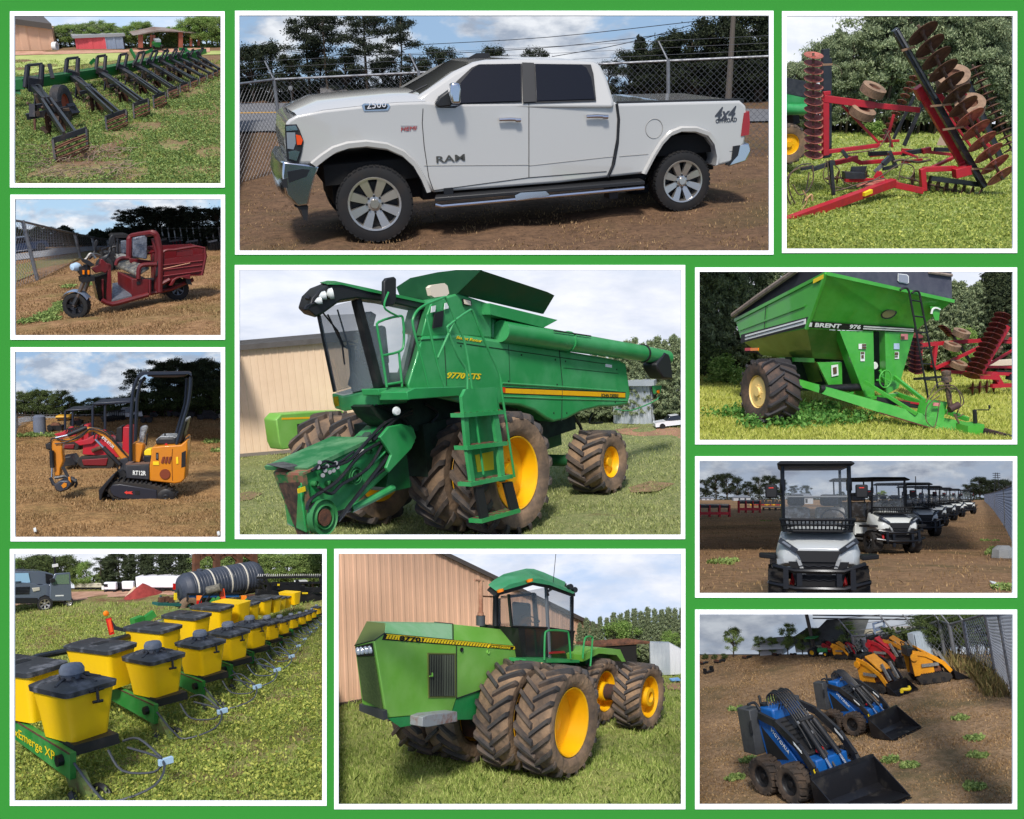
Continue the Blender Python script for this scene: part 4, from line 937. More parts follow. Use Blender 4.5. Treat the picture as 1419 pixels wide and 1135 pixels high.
  for y,dz in ((yn-.06,0),(yn+.1,.01),(yr-.2,.01),(yr+.02,0)):rows.append([p+Vector((0,0,dz)) for p in S([(735,184),(748,164),(775,155),(1030,152),(1046,162),(1048,178),(1030,166),(775,170),(752,186)],y)])
  b.loft(rows); b.obj('canopy_roof',NC,r,smooth=60); ex([(790,172),(1015,168),(1010,178),(960,184),(850,184),(800,180)],yn,.55,'roof_lining',mat('lining_brown',(96,76,60),.7))
  # boom, stick, bucket
  ym=y0+.28; d=.12
  ex([(690,634),(672,668),(652,660),(556,532),(490,492),(455,500),(392,546),(330,560),(300,552),(305,535),(380,520),(442,470),(500,476),(560,508),(640,592)],ym,d,'boom',YL,bev=.015)
  ex([(298,540),(312,560),(312,610),(318,660),(302,700),(300,745),(268,745),(262,680),(246,610),(246,552),(262,536)],ym-.01,d+.02,'stick',YL,bev=.015)
  a,c_=T.s_(535,528,ym-.008),T.s_(600,588,ym-.008); text('RTG RT12R',.038,WDEC,a,c_-a,(c_.z-a.z and Vector((-(c_-a).z,0,(c_-a).x))) ,r,'boom_lettering',.003,bold=.02,width=(c_-a).length)
  def cyl(l,w,y=ym-.05,m=BLK,nm='hydraulic_cylinder'):p=S(l,y); return B().cyl(p[0],p[1],w,n=12).obj(nm,m,r)
  cyl([(545,582),(640,680)],.034); cyl([(500,536),(545,582)],.018,m=CHR,nm='piston_rod'); cyl([(345,512),(450,468)],.03,ym-.02); cyl([(275,528),(345,512)],.016,ym-.02,CHR,'piston_rod'); cyl([(252,600),(256,696)],.032); cyl([(256,696),(254,750)],.014,m=CHR,nm='piston_rod')
  hoses(T,r,[([(252,640),(246,560),(262,530),(340,545),(420,520),(470,480),(560,505),(650,600),(690,640)],ym-.03,.010),([(270,560),(340,550),(430,505),(480,472),(570,500),(680,630)],ym-.035,.009),([(620,690),(640,720),(660,700),(655,670)],ym-.03,.012)],BLKP,'hydraulic_hose')
  ex([(640,650),(672,640),(690,650),(688,745),(640,760),(625,745),(640,700)],ym-.04,.2,'swing_bracket',DK); c=T.s_(650,735,ym-.06); B().lathe([(.001,-.02),(.06,-.02),(.07,.0),(.07,.1)],c,(0,1,0),16).obj('swing_pivot',BLK,r)
  bk=ex([(262,795),(300,770),(345,768),(366,790),(345,822),(300,838),(275,828)],ym-.12,.34,'bucket',mat('bucket_slate',(50,56,68),.45,.2,col2=(70,60,54),scale=6),bev=.02)
  B().prism(T.side([(306,798),(322,782),(338,786),(336,804),(318,814)],ym-.13),(0,.008,0)).obj('bucket_sticker',YL,bk)
  for l in (((245,752),(262,790),(290,800)),((315,690),(340,740),(352,770)),((270,755),(330,745),(390,775))):B().tube(S(l,ym-.05),.024,6).obj('bucket_link',DK,r)
  for i,(u,v) in enumerate(((345,750),(365,752),(382,762))):ex([(u,v),(u+12,v),(u+18,v+30),(u+8,v+50),(u-4,v+48),(u+4,v+25)],ym-.1+.1*i,.03,'bucket_tooth',DK if i else YL,bev=.004)
  # red mini loaders behind
  def redm(v,u0,sc,label,cant):
    p=T.g(u0,v); y=p.y; m=T.root('red_track_loader',label,'mini loader'); X=lambda pts:[(u0+a*sc,v+b_*sc) for a,b_ in pts]
    def e2(pts,o,d,nm,mt):q=S(X(pts),y+o); b=B(); b.loft([q,[w+Vector((0,d,0)) for w in q]]); return b.obj(nm,mt,m,bev=.01)
    e2([(-190,-60),(-160,-66),(10,-80),(20,-50),(10,-8),(-20,0),(-170,-4),(-196,-30)],0,.2,'track',mat('track_rubber',(34,32,31),.8)); e2([(-170,-50),(-20,-60),(-30,-16),(-160,-18)],-.02,.03,'track_frame',mat('dark_red_paint',(110,16,24),.5))
    e2([(-165,-80),(-160,-160),(-110,-170),(-20,-170),(40,-110),(70,-60),(-40,-70)],.05,.5,'body',RED); e2([(-210,-150),(-130,-170),(-60,-220),(-30,-215),(-110,-140),(-180,-130)],.0,.08,'lift_arm',RED)
    e2([(60,-90),(66,-236),(108,-236),(108,-70)],.1,.4,'seat_tower',RED); e2([(20,-150),(30,-230),(60,-240),(62,-150)],.15,.3,'operator_seat',BLKP)
    e2([(-290,-60),(-230,-70),(-200,-20),(-280,-8)],.0,.4,'bucket',BLK); B().cyl(T.s_(u0-110*sc,v-100*sc,y-.01),T.s_(u0-60*sc,v-120*sc,y-.01),.035,n=12).obj('exhaust',RUST,m)
    for q in range(5):B().tube(smoothpath(S(X([(-100+q*20,-170),(-90+q*22,-200-q*3),(-60+q*20,-190)]),y)),.012,5).obj('hose',BLKP,m)
    for l in (((-106,-190),(-106,-350),(-95,-368)),((-36,-190),(-36,-355),(-30,-368))):B().tube(S(X(l),y+.1),.022,7).obj('canopy_post',NC,m)
    e2([(-112,-366),(-100,-374),(110,-386),(118,-372),(-90,-360)],.05,.6,'canopy_roof',NC)
    return m
  redm(702,592,1.0,'red track loader with a canopy directly behind the excavator boom',1); redm(600,395,.62,'smaller red loader with a flat canopy, farther left',1)
  # background
  def tankm():
    p=T.g(186,508); q=34/4.097/F*(T.M @ p).y/T.k; h=T.hz(p,398); return T.one(B().lathe([(.001,0),(q,0),(q,h*.92),(q*.6,h),(.001,h)],p,(0,0,1),20),'storage_tank',mat('tank_slate',(96,104,122),.6,col2=(110,116,130),scale=3),'upright grey plastic tank by the weeds at the left','tank')
  tankm()
  for i in range(8):
    p=T.g(560+i*12,434-i*1.5); s_=T.root('golf_cart','small dark golf cart in the far row behind the excavator','golf cart',p,R(30),'far golf carts',.13); B().box(-.6,.6,-.8,.8,.3,.8).obj('body',BLKP,s_,bev=.1); B().box(-.6,.6,-.7,.7,1.6,1.7).obj('roof',BLKP,s_)
    for x in (-.5,.5):B().cyl((x,-.6,.2),(x,-.4,.2),.25,n=8).obj('wheel',BLKP,s_); B().tube([(x,-.6,.7),(x,-.6,1.6)],.05,4).obj('post',BLKP,s_)
  p=T.g(668,420); lowcar(T,(p.x,p.y,0),R(10),'white pickup in the far lot between the canopy posts',mat('white_car_paint',(226,228,230),.3,coat=.5),pick=True,scale=.16)
  p=T.g(315,432); s_=T.root('school_bus','yellow bus on the road at the far left','bus',p); w=40/4.097/F*(T.M @ p).y/T.k; B().box(-w,w,0,.3,.03,w*.75).obj('body',mat('bus_yellow',(226,170,50),.5),s_,bev=.03); B().box(-w*.9,w*.9,-.01,0,w*.35,w*.5).obj('window',BLK,s_)
  for x in (-.6,.6):B().cyl((x*w,-.02,w*.1),(x*w,.04,w*.1),w*.12,n=10).obj('wheel',BLKP,s_)
  for i,(u,v,w_,m,lb) in enumerate(((790,442,60,RUST,'rusty mower between the canopy posts in the far lot'),(832,410,26,RED,'small red box in the far lot'),(940,405,60,RED,'red trailer left of the far black implements'),(1020,412,90,BLK,'long black implement in the far line at the right'),(1140,426,120,BLK,'row of black frames at the right edge of the lot'),(270,490,80,RUST,'orange machinery jumble left of the red loader'),(390,460,60,RUST,'small machines beyond the smaller red loader'))):
    p=T.g(u,v); w=w_/4.097/F*(T.M @ p).y/T.k/2; s_=T.root('farm_implement',lb,'farm implement',p); b=B(); b.box(-w,w,0,.2,.03,.12); b.obj('frame',BLK,s_); b=B(); b.loft([[(-w*.7,0,.1),(w*.8,0,.1),(w*.8,.2,.1),(-w*.7,.2,.1)],[(-w*.4,.05,.1+w*.5),(w*.4,.05,.1+w*.4),(w*.4,.15,.1+w*.4),(-w*.4,.15,.1+w*.5)]]); b.obj('body',m,s_)
    for x in (-.6,.6):B().cyl((x*w,-.03,.06),(x*w,.03,.06),.06,n=8).obj('wheel',BLKP,s_)
  a,c=T.g(1040,392+8),T.g(1215,404); h=T.hz(a,340); s_=T.root('house','low brown-roofed house in the trees at the right','house',a); w=(c-a).length; B().box(0,w,0,1,0,h*.5).obj('wall',mat('house_wall_brown',(110,92,80),.8),s_); B().prism([(-.1,-.1,h*.5),(w+.1,-.1,h*.5),(w*.8,.5,h),(w*.2,.5,h)],(0,.1,.03)).obj('roof',mat('house_roof_brown',(104,84,74),.8),s_)
  G=[T.g(40,560),T.g(60,470),T.g(140,436),T.g(420,412),T.g(900,402),T.g(1240,402)]
  chain_fence(T,G,[T.hz(p,v) for p,v in zip(G,(380,392,398,396,388,386))],'low-looking far chain-link fence around the excavator lot',spacing=.08,wire=.003,postr=.012,barb=False)
  T.strip([(30,470),(120,435),(400,415),(560,405),(560,400),(100,405),(30,430)],mat('pale_road',(150,152,156),.9),'road',.012)
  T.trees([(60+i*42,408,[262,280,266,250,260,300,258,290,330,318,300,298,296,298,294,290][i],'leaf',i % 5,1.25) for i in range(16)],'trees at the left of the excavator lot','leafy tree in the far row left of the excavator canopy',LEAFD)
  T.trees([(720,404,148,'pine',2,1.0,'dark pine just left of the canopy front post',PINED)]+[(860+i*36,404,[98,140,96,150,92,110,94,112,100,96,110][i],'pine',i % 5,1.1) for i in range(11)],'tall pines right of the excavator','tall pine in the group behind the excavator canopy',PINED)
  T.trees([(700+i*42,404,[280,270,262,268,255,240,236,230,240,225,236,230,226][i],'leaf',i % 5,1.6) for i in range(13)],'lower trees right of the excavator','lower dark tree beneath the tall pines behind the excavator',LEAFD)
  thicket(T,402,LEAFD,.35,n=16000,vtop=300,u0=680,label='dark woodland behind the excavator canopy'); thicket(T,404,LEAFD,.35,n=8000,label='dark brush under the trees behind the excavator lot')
  kk=[T.g(u,v) for u,v in ((90,520),(130,515),(170,520),(220,515),(250,520),(1150,560),(1190,555),(1200,605),(1170,550))]
  grass(T,410,42000,.038,STRW,'dry golden straw around the mini excavator',seed=21,w=.006,pw=1.1)
  weeds(T,420,50000,.06,LEAF,seed=22,size=.025,keep=lambda x,y:any((x-q.x) ** 2+(y-q.y) ** 2<.02 for q in kk),label='green weeds by the grey tank and at the right edge',nl=7)
  for u,v,lb in ((148,1050,'small white and red scrap of litter near the bottom left'),(1190,1070,'small white scrap of litter near the bottom right')):T.one(B().prism([T.g(u,v,.02),T.g(u+14,v-6,.02),T.g(u+18,v+10,.04),T.g(u+4,v+14,.02)],(0,0,.02)),'litter',WDEC,lb,'litter')
  close_bay(T)
tile_excavator()
# ================================================================ bottom left: row-crop planter with yellow hoppers
def tile_planter():
  T=Tile((10,755,3.067),(20.4,767,446.9,1109.8),520,11,(250,960),44,.72,roll=-3)
  weed=ground_mat('weedy_turf',(134,140,78),(164,150,100),(128,96,72),.9,7,lo3=.48,hi3=.62)
  T.ground(186,weed,seed=8,ny=90)
  T.strip([(-20,262),(270,238),(420,222),(720,212),(720,197),(280,202),(-20,225)],mat('red_dirt_yard',(190,150,124),.95,col2=(160,116,92),scale=3),'dirt_yard',.015)
  T.sky(184,1.2,sky_mat('sky_white_grey',(206,212,226),(218,222,232),(232,234,240),(212,216,226),.6,2.4,.2,off=21,strength=.97))
  r=T.root('row_planter','green planter with a long row of bright yellow hoppers under black lids','planter')
  YH=mat('hopper_yellow',(252,206,10),.42,coat=.1,col2=(240,190,12),scale=2,lo=.4,hi=.8); LID=mat('lid_black',(52,54,58),.45,col2=(120,122,128),scale=5,lo=.5,hi=.72); CAP=mat('cap_grey',(124,132,144),.5,col2=(92,98,108),scale=5)  # lid colour carries a pale sheen as lighter patches
  def ring(x0,x1,y0,y1,z,rr=.06,n=4):
    out=[]
    for cx,cy,a0 in ((x1-rr,y1-rr,0),(x0+rr,y1-rr,90),(x0+rr,y0+rr,180),(x1-rr,y0+rr,270)):
      for i in range(n+1):a=R(a0+90*i/n); out.append((cx+rr*math.cos(a),cy+rr*math.sin(a),z))
    return out
  def hopper(front):
    XL,YL,H=(.46,.58,.42) if front else (.42,.80,.45)
    b=B(); b.loft([ring(.06,XL-.05,.06,YL-.06,0,.05),ring(.03,XL-.02,.03,YL-.03,H*.55,.06),ring(0,XL,0,YL,H,.06)]); h=b.obj('hopper',YH,r,smooth=50)
    b=B(); b.loft([ring(-.02,XL+.02,-.02,YL+.02,H-.01,.07),ring(-.025,XL+.025,-.025,YL+.025,H+.035,.07),ring(.01,XL-.01,.01,YL-.01,H+.05,.06)]+([ring(.08,XL-.08,.08,YL-.08,H+.075,.05)] if front else [])); l=b.obj('lid',LID,h,smooth=40)
    cx,cy=XL/2,YL/2
    if front:
      b=B(); b.lathe([(.085,H+.05),(.09,H+.11),(.104,H+.12),(.104,H+.155),(.085,H+.19),(.04,H+.2),(.001,H+.2)],(cx,cy,0),(0,0,1),20); b.obj('fill_cap',CAP,h,smooth=50)
      b=B()
      for i in range(8):
        a=2*math.pi*i/8+.3; e=(cx+(XL*.47)*math.cos(a),cy+YL*.46*math.sin(a),H+.055); b.tube([(cx+.1*math.cos(a),cy+.1*math.sin(a),H+.09),e],[.018,.014],5)
      b.obj('lid_ribs',LID,h)
      b=B(); b.tube([(XL*.55,-.035,H+.02),(XL*.55,-.04,H-.10)],.014,5); b.tube([(XL*.45,-.035,H-.09),(XL*.65,-.035,H-.1)],.014,5); b.tube([(XL*.4,-.03,H+.0),(XL*.7,-.03,H+.0)],.012,5); b.obj('latch',BLK,h)
    else:
      b=B(); b.box(cx-.09,cx+.09,cy-.06,cy+.06,H+.045,H+.056); b.obj('lid_boss',BLKP,h,bev=.01)
    return h,XL,YL,H
  def copyh(h,nolid=False):
    c=h.copy(); COL.objects.link(c); c.parent=r
    for ch in h.children:
      if nolid and ch.name.startswith('lid'):continue
      k=ch.copy(); COL.objects.link(k); k.parent=c
    return c
  fh,FX,FY,FH=hopper(True); bh,BX,BY,BH=hopper(False)
  def put(h,u,v,wpx,X,Y,H,hb=.42):
    s=1.0
    for _ in range(8):
      p=T.g(u,v,hb*s); xs=[T.zx((p.x+a*s,p.y+c*s,p.z+H*s))[0] for a,c in ((0,0),(X,0),(X,Y),(0,Y))]; s *= wpx/(max(xs)-min(xs))
    h.matrix_local=Matrix.Translation(p) @ Matrix.Rotation(R(10 if Y<.7 else 16),4,'Z') @ Matrix.Scale(s,4); return p,s
  FR=[(270,862,340),(625,664,250),(828,568,205),(948,501,176),(1040,448,150),(1112,410,113),(1165,385,90),(1212,358,70),(1248,342,60),(1276,327,52),(1298,313,46),(1318,297,45)]
  BK=[(100,772,330),(440,626,262),(660,506,215),(800,430,185),(905,378,165),(985,346,158),(1035,330,122),(1092,304,112),(1135,292,104),(1162,280,84),(1186,272,76),(1222,258,90)]
  info=[]
  for i,(u,v,w) in enumerate(FR):info.append(put(fh if i == 0 else copyh(fh),u,v,w,FX,FY,FH))
  for i,(u,v,w) in enumerate(BK):put(bh if i == 0 else copyh(bh,i in (5,11)),u,v,w,BX,BY,BH,.46)
  for o in r.children:
    if o.name == 'hopper':pass
  # row-unit frames, press wheels, chains
  GP=mat('planter_green',(40,130,52),.45,col2=(72,140,66),scale=4); 
  hoop=mat('wire_blue_grey',(84,94,108),.45,.4)
  for i,(p,s) in enumerate(info):
    P=lambda x,y,z:(p.x+x*s,p.y+y*s,p.z+z*s)
    b=B(); b.prism([P(-.03,-.06,-.03),P(-.03,1.5,.02),P(-.03,1.5,-.16),P(-.03,.3,-.24),P(-.03,-.02,-.26)],(.05*s,0,0)); f=b.obj('row_frame',GP,r)
    if i<6:B().prism([P(-.032,-.05,-.025),P(-.032,1.5,.022),P(-.032,1.5,.01),P(-.032,-.05,-.04)],(-.006*s,0,0)).obj('rusty_edge',RUST,f)
    b=B(); b.loft([[P(.02,.0,-.08),P(.42,.0,-.08),P(.42,.5,-.06),P(.02,.5,-.06)],[P(.03,.0,.01),P(.41,.0,.01),P(.41,.5,.01),P(.03,.5,.01)]]); b.obj('hopper_base',BLK,f)
    b=B(); b.cyl(P(-.08,.12,-.12),P(-.03,.12,-.12),.05*s,n=8); b.obj('knob',BLK,f)
    b=B(); b.prism([P(.02,-.05,-.2),P(.02,.25,-.24),P(.02,.05,-.52),P(.02,-.28,-.50),P(.02,-.3,-.42)],(.07*s,0,0)); b.obj('closing_arm',mat('moss_green_iron',(110,132,66),.7,col2=(96,78,54),scale=9),f)
    for x in (-.06,.18):
      b=B(); b.lathe([(.03*s,-.03*s),(.13*s,-.03*s),(.15*s,0),(.13*s,.03*s),(.03*s,.03*s)],P(x,-.12,-.47),(1,.25 if x>0 else-.25,0),20); b.obj('press_wheel',BLKP,f)
    b=B()
    for pts in (((.0,-.05,-.12),(.04,-.35,-.30),(.10,-.52,-.36),(.42,-.62,-.30),(.56,-.5,-.16),(.44,-.1,-.1)),((.3,-.03,-.1),(.34,-.2,-.25),(.5,-.45,-.25),(.56,-.5,-.16)),((.44,-.02,-.06),(.5,-.2,-.02),(.56,-.48,-.14))):
      b.tube(smoothpath([P(*q) for q in pts]),.011*s if i<7 else .02*s,5)
    b.obj('chain_hoop',hoop if i>2 else mat('wire_grey',(74,78,84),.5,.4),f)
    b=B(); c=P(.55,-.49,-.17); b.box(c[0]-.02*s,c[0]+.10*s,c[1]-.02*s,c[1]+.02*s,c[2]-.03*s,c[2]+.02*s); b.obj('wire_tag',mat('pale_blue_tag',(170,200,226),.5),f)
  a=T.s_(36,710,info[0][0].y+.0) if 0 else None
  p,s=info[0]; o=Vector((p.x-.036*s,p.y+1.42*s,p.z-.13*s)); text('MaxEmerge XP',.085*s,YDEC,o,(0,-1,-.03),(0,0,1),r,'frame_lettering',.002,width=1.15*s)
  # toolbar, wings, markers
  yb=info[0][0].y
  def at(u,v,ug,vg,z=0):return T.at(u,v,T.g(ug,vg,z))
  tb=B(); tb.tube([at(20,520,120,640,.6),at(130,476,160,600,.6),at(330,436,340,540,.6),at(530,386,540,470,.6),at(700,352,720,410,.6)],.055,10); tb.obj('toolbar_pipe',mat('pipe_black',(34,37,42),.35,.1,coat=.3),r)
  B().cyl(at(295,446,300,545,.6),at(335,436,340,540,.6),.068,n=12).obj('pipe_coupling',BLKP,r)
  def bm(u0,v0,u1,v1,g0,g1,w,h,m,nm):B().beam(at(u0,v0,*g0),at(u1,v1,*g1),w,h).obj(nm,m,r)
  bm(322,455,300,505,(320,545),(300,545),.03,.03,BLK,'pipe_strut')
  bm(512,372,625,290,(560,450),(640,430),.12,.14,GP,'fold_arm'); bm(535,345,575,330,(560,450),(575,440),.16,.3,GP,'fold_bracket'); bm(640,288,815,270,(640,430),(840,420),.05,.06,mat('moss_green_iron',(110,132,66),.7),'marker_arm')
  bm(620,330,700,302,(640,430),(700,425),.035,.035,CHR,'cylinder_rod'); bm(700,302,790,276,(700,425),(800,420),.08,.08,BLK,'cylinder'); bm(570,348,690,358,(600,450),(700,430),.09,.09,BLKP,'pipe_elbow')
  for l in ((800,305,850,240),(815,312,880,225),(850,300,900,220),(880,290,870,235)):bm(*l,(840,400),(860,395),.06,.06,GP if l[0] % 20 else BLK,'hitch_frame')
  for l in ((690,350,880,290),(850,310,960,270),(900,300,1000,262),(960,280,1060,250),(930,250,1010,240),(780,326,905,300),(1000,280,1040,250)):bm(*l,(840,410),(960,380),.05,.05,BLK,'frame_tube')
  bm(1010,235,1040,262,(1010,380),(1040,375),.05,.1,GP,'green_bracket'); bm(630,262,660,240,(1010,380),(1040,375),.01,.01,GP,'green_bracket') if 0 else None
  hoses(T,r,[([(800,300),(830,220),(870,190),(905,210),(890,280)],at(850,300,850,400).y,.02),([(820,310),(850,230),(900,200),(930,260)],at(850,300,850,400).y,.018)],BLKP)
  b=B(); b.cyl(at(850,195,850,400),at(908,180,900,398),.085,n=14); b.obj('hose_bundle',mat('coil_grey',(116,112,100),.7,col2=(76,74,66),scale=20),r)
  OR=mat('orange_marker',(226,78,30),.25)
  def quad(pts,gp,m,nm):B().prism([at(u,v,*gp) for u,v in pts],(0,.03,0)).obj(nm,m,r)
  quad([(420,316),(442,310),(456,378),(436,384)],(560,450),REDL,'reflector_panel'); quad([(428,322),(440,318),(450,370),(440,374)],(561,451),OR,'reflector_stripe') ; quad([(446,322),(462,345),(520,362),(514,374),(456,362)],(560,452),BLK,'reflector_bracket')
  b=B(); c=at(420,292,560,450); b.lathe([(.001,-.05),(.045,-.04),(.06,0),(.045,.04),(.001,.05)],c,(.2,-1,0),14); b.obj('amber_lamp',mat('amber_marker',(252,130,24),.3),r)
  for u,g in ((816,(816,400)),(1006,(1006,370))):
    quad([(u-9,216),(u+11,216),(u+11,236),(u-9,236)],g,mat('amber_marker',(252,130,24),.3),'amber_reflector'); quad([(u-9,238),(u+11,238),(u+8,260),(u-8,260)],g,REDL,'red_reflector'); quad([(u-14,262),(u+2,258),(u-8,308),(u-24,310)],g,BLK,'reflector_post')
  quad([(912,188),(922,186),(928,228),(918,262),(900,262),(904,222)],(900,392),OR,'slow_vehicle_sign'); quad([(892,240),(926,236),(930,262),(888,264)],(899,391),REDL,'red_cloth')
  # tank trailer behind
  T.strip([(-20,232),(300,214),(560,204),(760,200),(760,190),(-20,205)],mat('red_dirt_yard',(190,150,124),.95),'dirt_yard',.02)
  g=T.g(880,275); tk=T.root('tank_trailer','long black ribbed liquid tank with pale straps on a green trailer frame','tank trailer'); y0=g.y
  c0,c1=T.s_(748,170,y0),T.s_(1030,166,y0); rr=(T.s_(880,98,y0).z-T.s_(880,232,y0).z)/2; c0.z=c1.z=(T.s_(880,98,y0).z+T.s_(880,232,y0).z)/2; L=(c1-c0).length+rr*.5
  TB=mat('tank_black',(52,58,70),.4,col2=(70,76,88),scale=3,spec=.5); prof=[(.001,-rr*.42),(rr*.5,-rr*.36),(rr*.85,-rr*.12),(rr*.97,rr*.12)]
  n=22
  for i in range(n):q=rr*.2+(L-rr*.4)*i/n; st=(L-rr*.4)/n; prof += [(rr,q),(rr,q+st*.55),(rr*.975,q+st*.7),(rr*.975,q+st*.85)]
  prof += [(rr*.97,L-rr*.12),(rr*.85,L+rr*.12),(rr*.5,L+rr*.36),(.001,L+rr*.42)]
  B().lathe(prof,c0,c1-c0,40).obj('tank_shell',TB,tk,smooth=25)
  ux=(c1-c0).normalized()
  for q in (.12,.36,.62,.86):c=c0.lerp(c1,q); B().lathe([(rr*1.012,-.02),(rr*1.02,0),(rr*1.012,.02)],c,ux,40).obj('strap',mat('strap_pale',(206,200,186),.6),tk)
  c=c0.lerp(c1,.25); B().lathe([(rr*.2,rr*.95),(rr*.2,rr*1.06),(rr*.12,rr*1.1),(.001,rr*1.1)],c,(0,0,1),16).obj('fill_lid',TB,tk)
  zf=c0.z-rr*.9; b=B(); b.beam(c0+Vector((-.2,0,-rr*.9)),c1+Vector((.3,0,-rr*.9)),rr*.8,.08); b.obj('cradle',BLK,tk)
  b=B(); b.beam(T.s_(628,250,y0-.2),T.s_(765,254,y0-.2),.3,.06); b.tube([T.s_(652,215,y0),T.s_(652,248,y0)],.03,5); b.obj('trailer_frame',mat('teal_paint',(30,90,84),.5),tk)
  for x0_,v0_ in ((680,236),(700,240),(662,238)):B().box(*(lambda q:(q.x-.07,q.x+.07,q.y,q.y+.1,q.z-.03,q.z+.08))(T.s_(x0_,v0_,y0-.2))).obj('pump',RUST,tk)
  B().prism(T.side([(712,205),(722,205),(722,235),(712,235)],y0-.3),(0,.05,0)).obj('yellow_marker',YDEC,tk); B().prism(T.side([(708,165),(716,165),(716,190),(708,190)],y0-.2),(0,.05,0)).obj('tail_lamp',REDL,tk)
  B().tube([T.s_(765,240,y0-.4),T.s_(765,210,y0-.4),T.s_(1000,206,y0-.4)],.02,5).obj('rail',BLK,tk)
  cw=T.s_(775,268,y0-.3); plain_tyre(tk,cw,.25,.2,(0,1,0),RUBM,RUST); B().prism(T.side([(775,210),(985,208),(985,222),(775,224)],y0-.38),(0,.03,0)).obj('blue_sign_panel',mat('sign_blue',(30,90,150),.5),tk)
  # wood tower
  g=T.g(930,225); y1=g.y; wt=T.root('timber_frame','rusty timber frame tower standing behind the black tank','timber frame'); TM=mat('old_timber',(110,70,48),.8,col2=(76,52,40),scale=6)
  for l in ((802,40,802,225),(1048,40,1048,225),(890,40,890,225),(985,30,985,225),(795,40,1055,42),(802,70,840,42),(1048,70,1010,42),(890,70,870,42),(985,70,955,42),(890,66,925,42)):beams(T,wt,[(l[0],l[1],l[2],l[3],y1,.09 if l[0] != l[2] else .14)],TM,'timber')
  # header implement at right
  g=T.g(1200,262); y2=g.y; hd=T.root('harvest_header','long black harvesting header with finger bars at the right behind the hoppers','header'); 
  for l in ((1060,140,1350,135,.05),(1060,165,1350,160,.05),(1090,130,1140,250,.06),(1130,165,1230,175,.1),(1150,180,1260,182,.12),(1240,190,1350,192,.12),(1060,200,1160,208,.12),(1060,215,1350,232,.16),(1180,170,1260,240,.1),(1330,125,1336,200,.05),(1070,150,1110,220,.05),(1260,200,1350,245,.12),(1110,160,1100,250,.05),(1230,150,1280,240,.06)):beams(T,hd,[(l[0],l[1],l[2],l[3],y2,l[4])],BLK,'header_beam')
  B().prism(T.side([(1150,172),(1230,178),(1262,200),(1262,235),(1090,235),(1090,205),(1150,200)],y2+.1),(0,.3,0)).obj('header_panel',mat('header_black',(24,26,30),.4),hd); B().prism(T.side([(1270,208),(1350,208),(1350,250),(1270,245)],y2+.2),(0,.3,0)).obj('header_panel',mat('header_black',(24,26,30),.4),hd)
  b=B()
  for i in range(30):b.tube([T.s_(1066+i*9,134,y2-.02),T.s_(1069+i*9,124,y2-.02)],.01,4)
  b.tube([T.s_(1060,136,y2-.02),T.s_(1350,130,y2-.02)],.014,4); b.obj('finger_bar',STL,hd)
  B().prism(T.side([(1230,152),(1275,150),(1280,162),(1228,163)],y2+.3),(0,.1,0)).obj('white_box',WDEC,hd)
  B().prism(T.side([(1150,166),(1158,166),(1158,174),(1150,174)],y2-.1),(0,.02,0)).obj('yellow_tag',YDEC,hd); B().prism(T.side([(1255,202),(1278,202),(1278,209),(1255,209)],y2-.1),(0,.02,0)).obj('yellow_tag',YDEC,hd)
  g=T.g(1070,262); pl=T.root('pallet_stack','weathered brown pallet leaning beside the tank in front of the header','pallet'); 
  for k in range(5):B().prism(T.side([(1032,214+k*8),(1118,214+k*8),(1118,219+k*8),(1032,219+k*8)],g.y),(0,.2,0)).obj('board',mat('old_timber',(110,70,48),.8),pl)
  # pickup with open door
  P=T.g(158,276); y3=P.y; tr=T.root('pickup_truck','dark grey pickup with its door standing open at the left of the field','pickup truck'); GR=mat('slate_truck_paint',(96,106,120),.25,.1,coat=.6)
  S=lambda pts,d=0:T.side(pts,y3+d)
  def ex(pts,nm,m,d0=0,d1=.5,bev=.01):b=B(); q=S(pts,d0); b.loft([q,[p_+Vector((0,d1,0)) for p_ in q]]); return b.obj(nm,m,tr,bev=bev)
  ex([(-20,168),(60,160),(100,162),(140,172),(178,166),(182,186),(272,190),(276,232),(190,244),(180,220),(160,214),(138,224),(134,248),(-20,250)],'body',GR,0,.9)
  ex([(-20,118),(50,112),(160,114),(196,124),(206,150),(206,170),(-20,165)],'cab',GR,.08,.7)
  ex([(-20,122),(90,120),(98,160),(-20,165)],'windscreen',mat('windscreen_sky',(150,190,214),.1),.05,.03,0); ex([(164,122),(192,128),(200,160),(166,162)],'side_window',BLK,.04,.03,0)
  ex([(204,122),(268,118),(272,180),(276,238),(182,238),(184,168)],'open_door',GR,-.12,.05); ex([(212,128),(262,124),(264,166),(196,168)],'door_window',mat('window_green_view',(120,146,120),.1,alpha=.6),-.13,.008,0)
  ex([(182,146),(202,142),(206,158),(186,162)],'wing_mirror',BLKP,-.2,.06)
  ex([(-20,182),(96,178),(92,208),(-20,212)],'grille',BLK,-.02,.03,0); ex([(106,184),(138,180),(140,194),(112,200)],'headlight',mat('lamp_warm',(190,186,170),.1),-.02,.03); ex([(-20,226),(130,226),(134,248),(-20,252)],'bumper',BLKP,-.05,.1)
  b=B()
  for i in range(4):b.tube(S([(-20,186+i*6),(92,184+i*6)],-.03),.006,4)
  b.obj('grille_bars',mat('grille_grey',(70,74,80),.4,.5),tr); ex([(205,214),(240,213),(240,218),(205,219)],'door_badge',WDEC,-.125,.006,0); B().prism(S([(10,158),(60,155),(60,160),(10,162)],-.02),(0,.02,0)).obj('hood_scoop',BLK,tr)
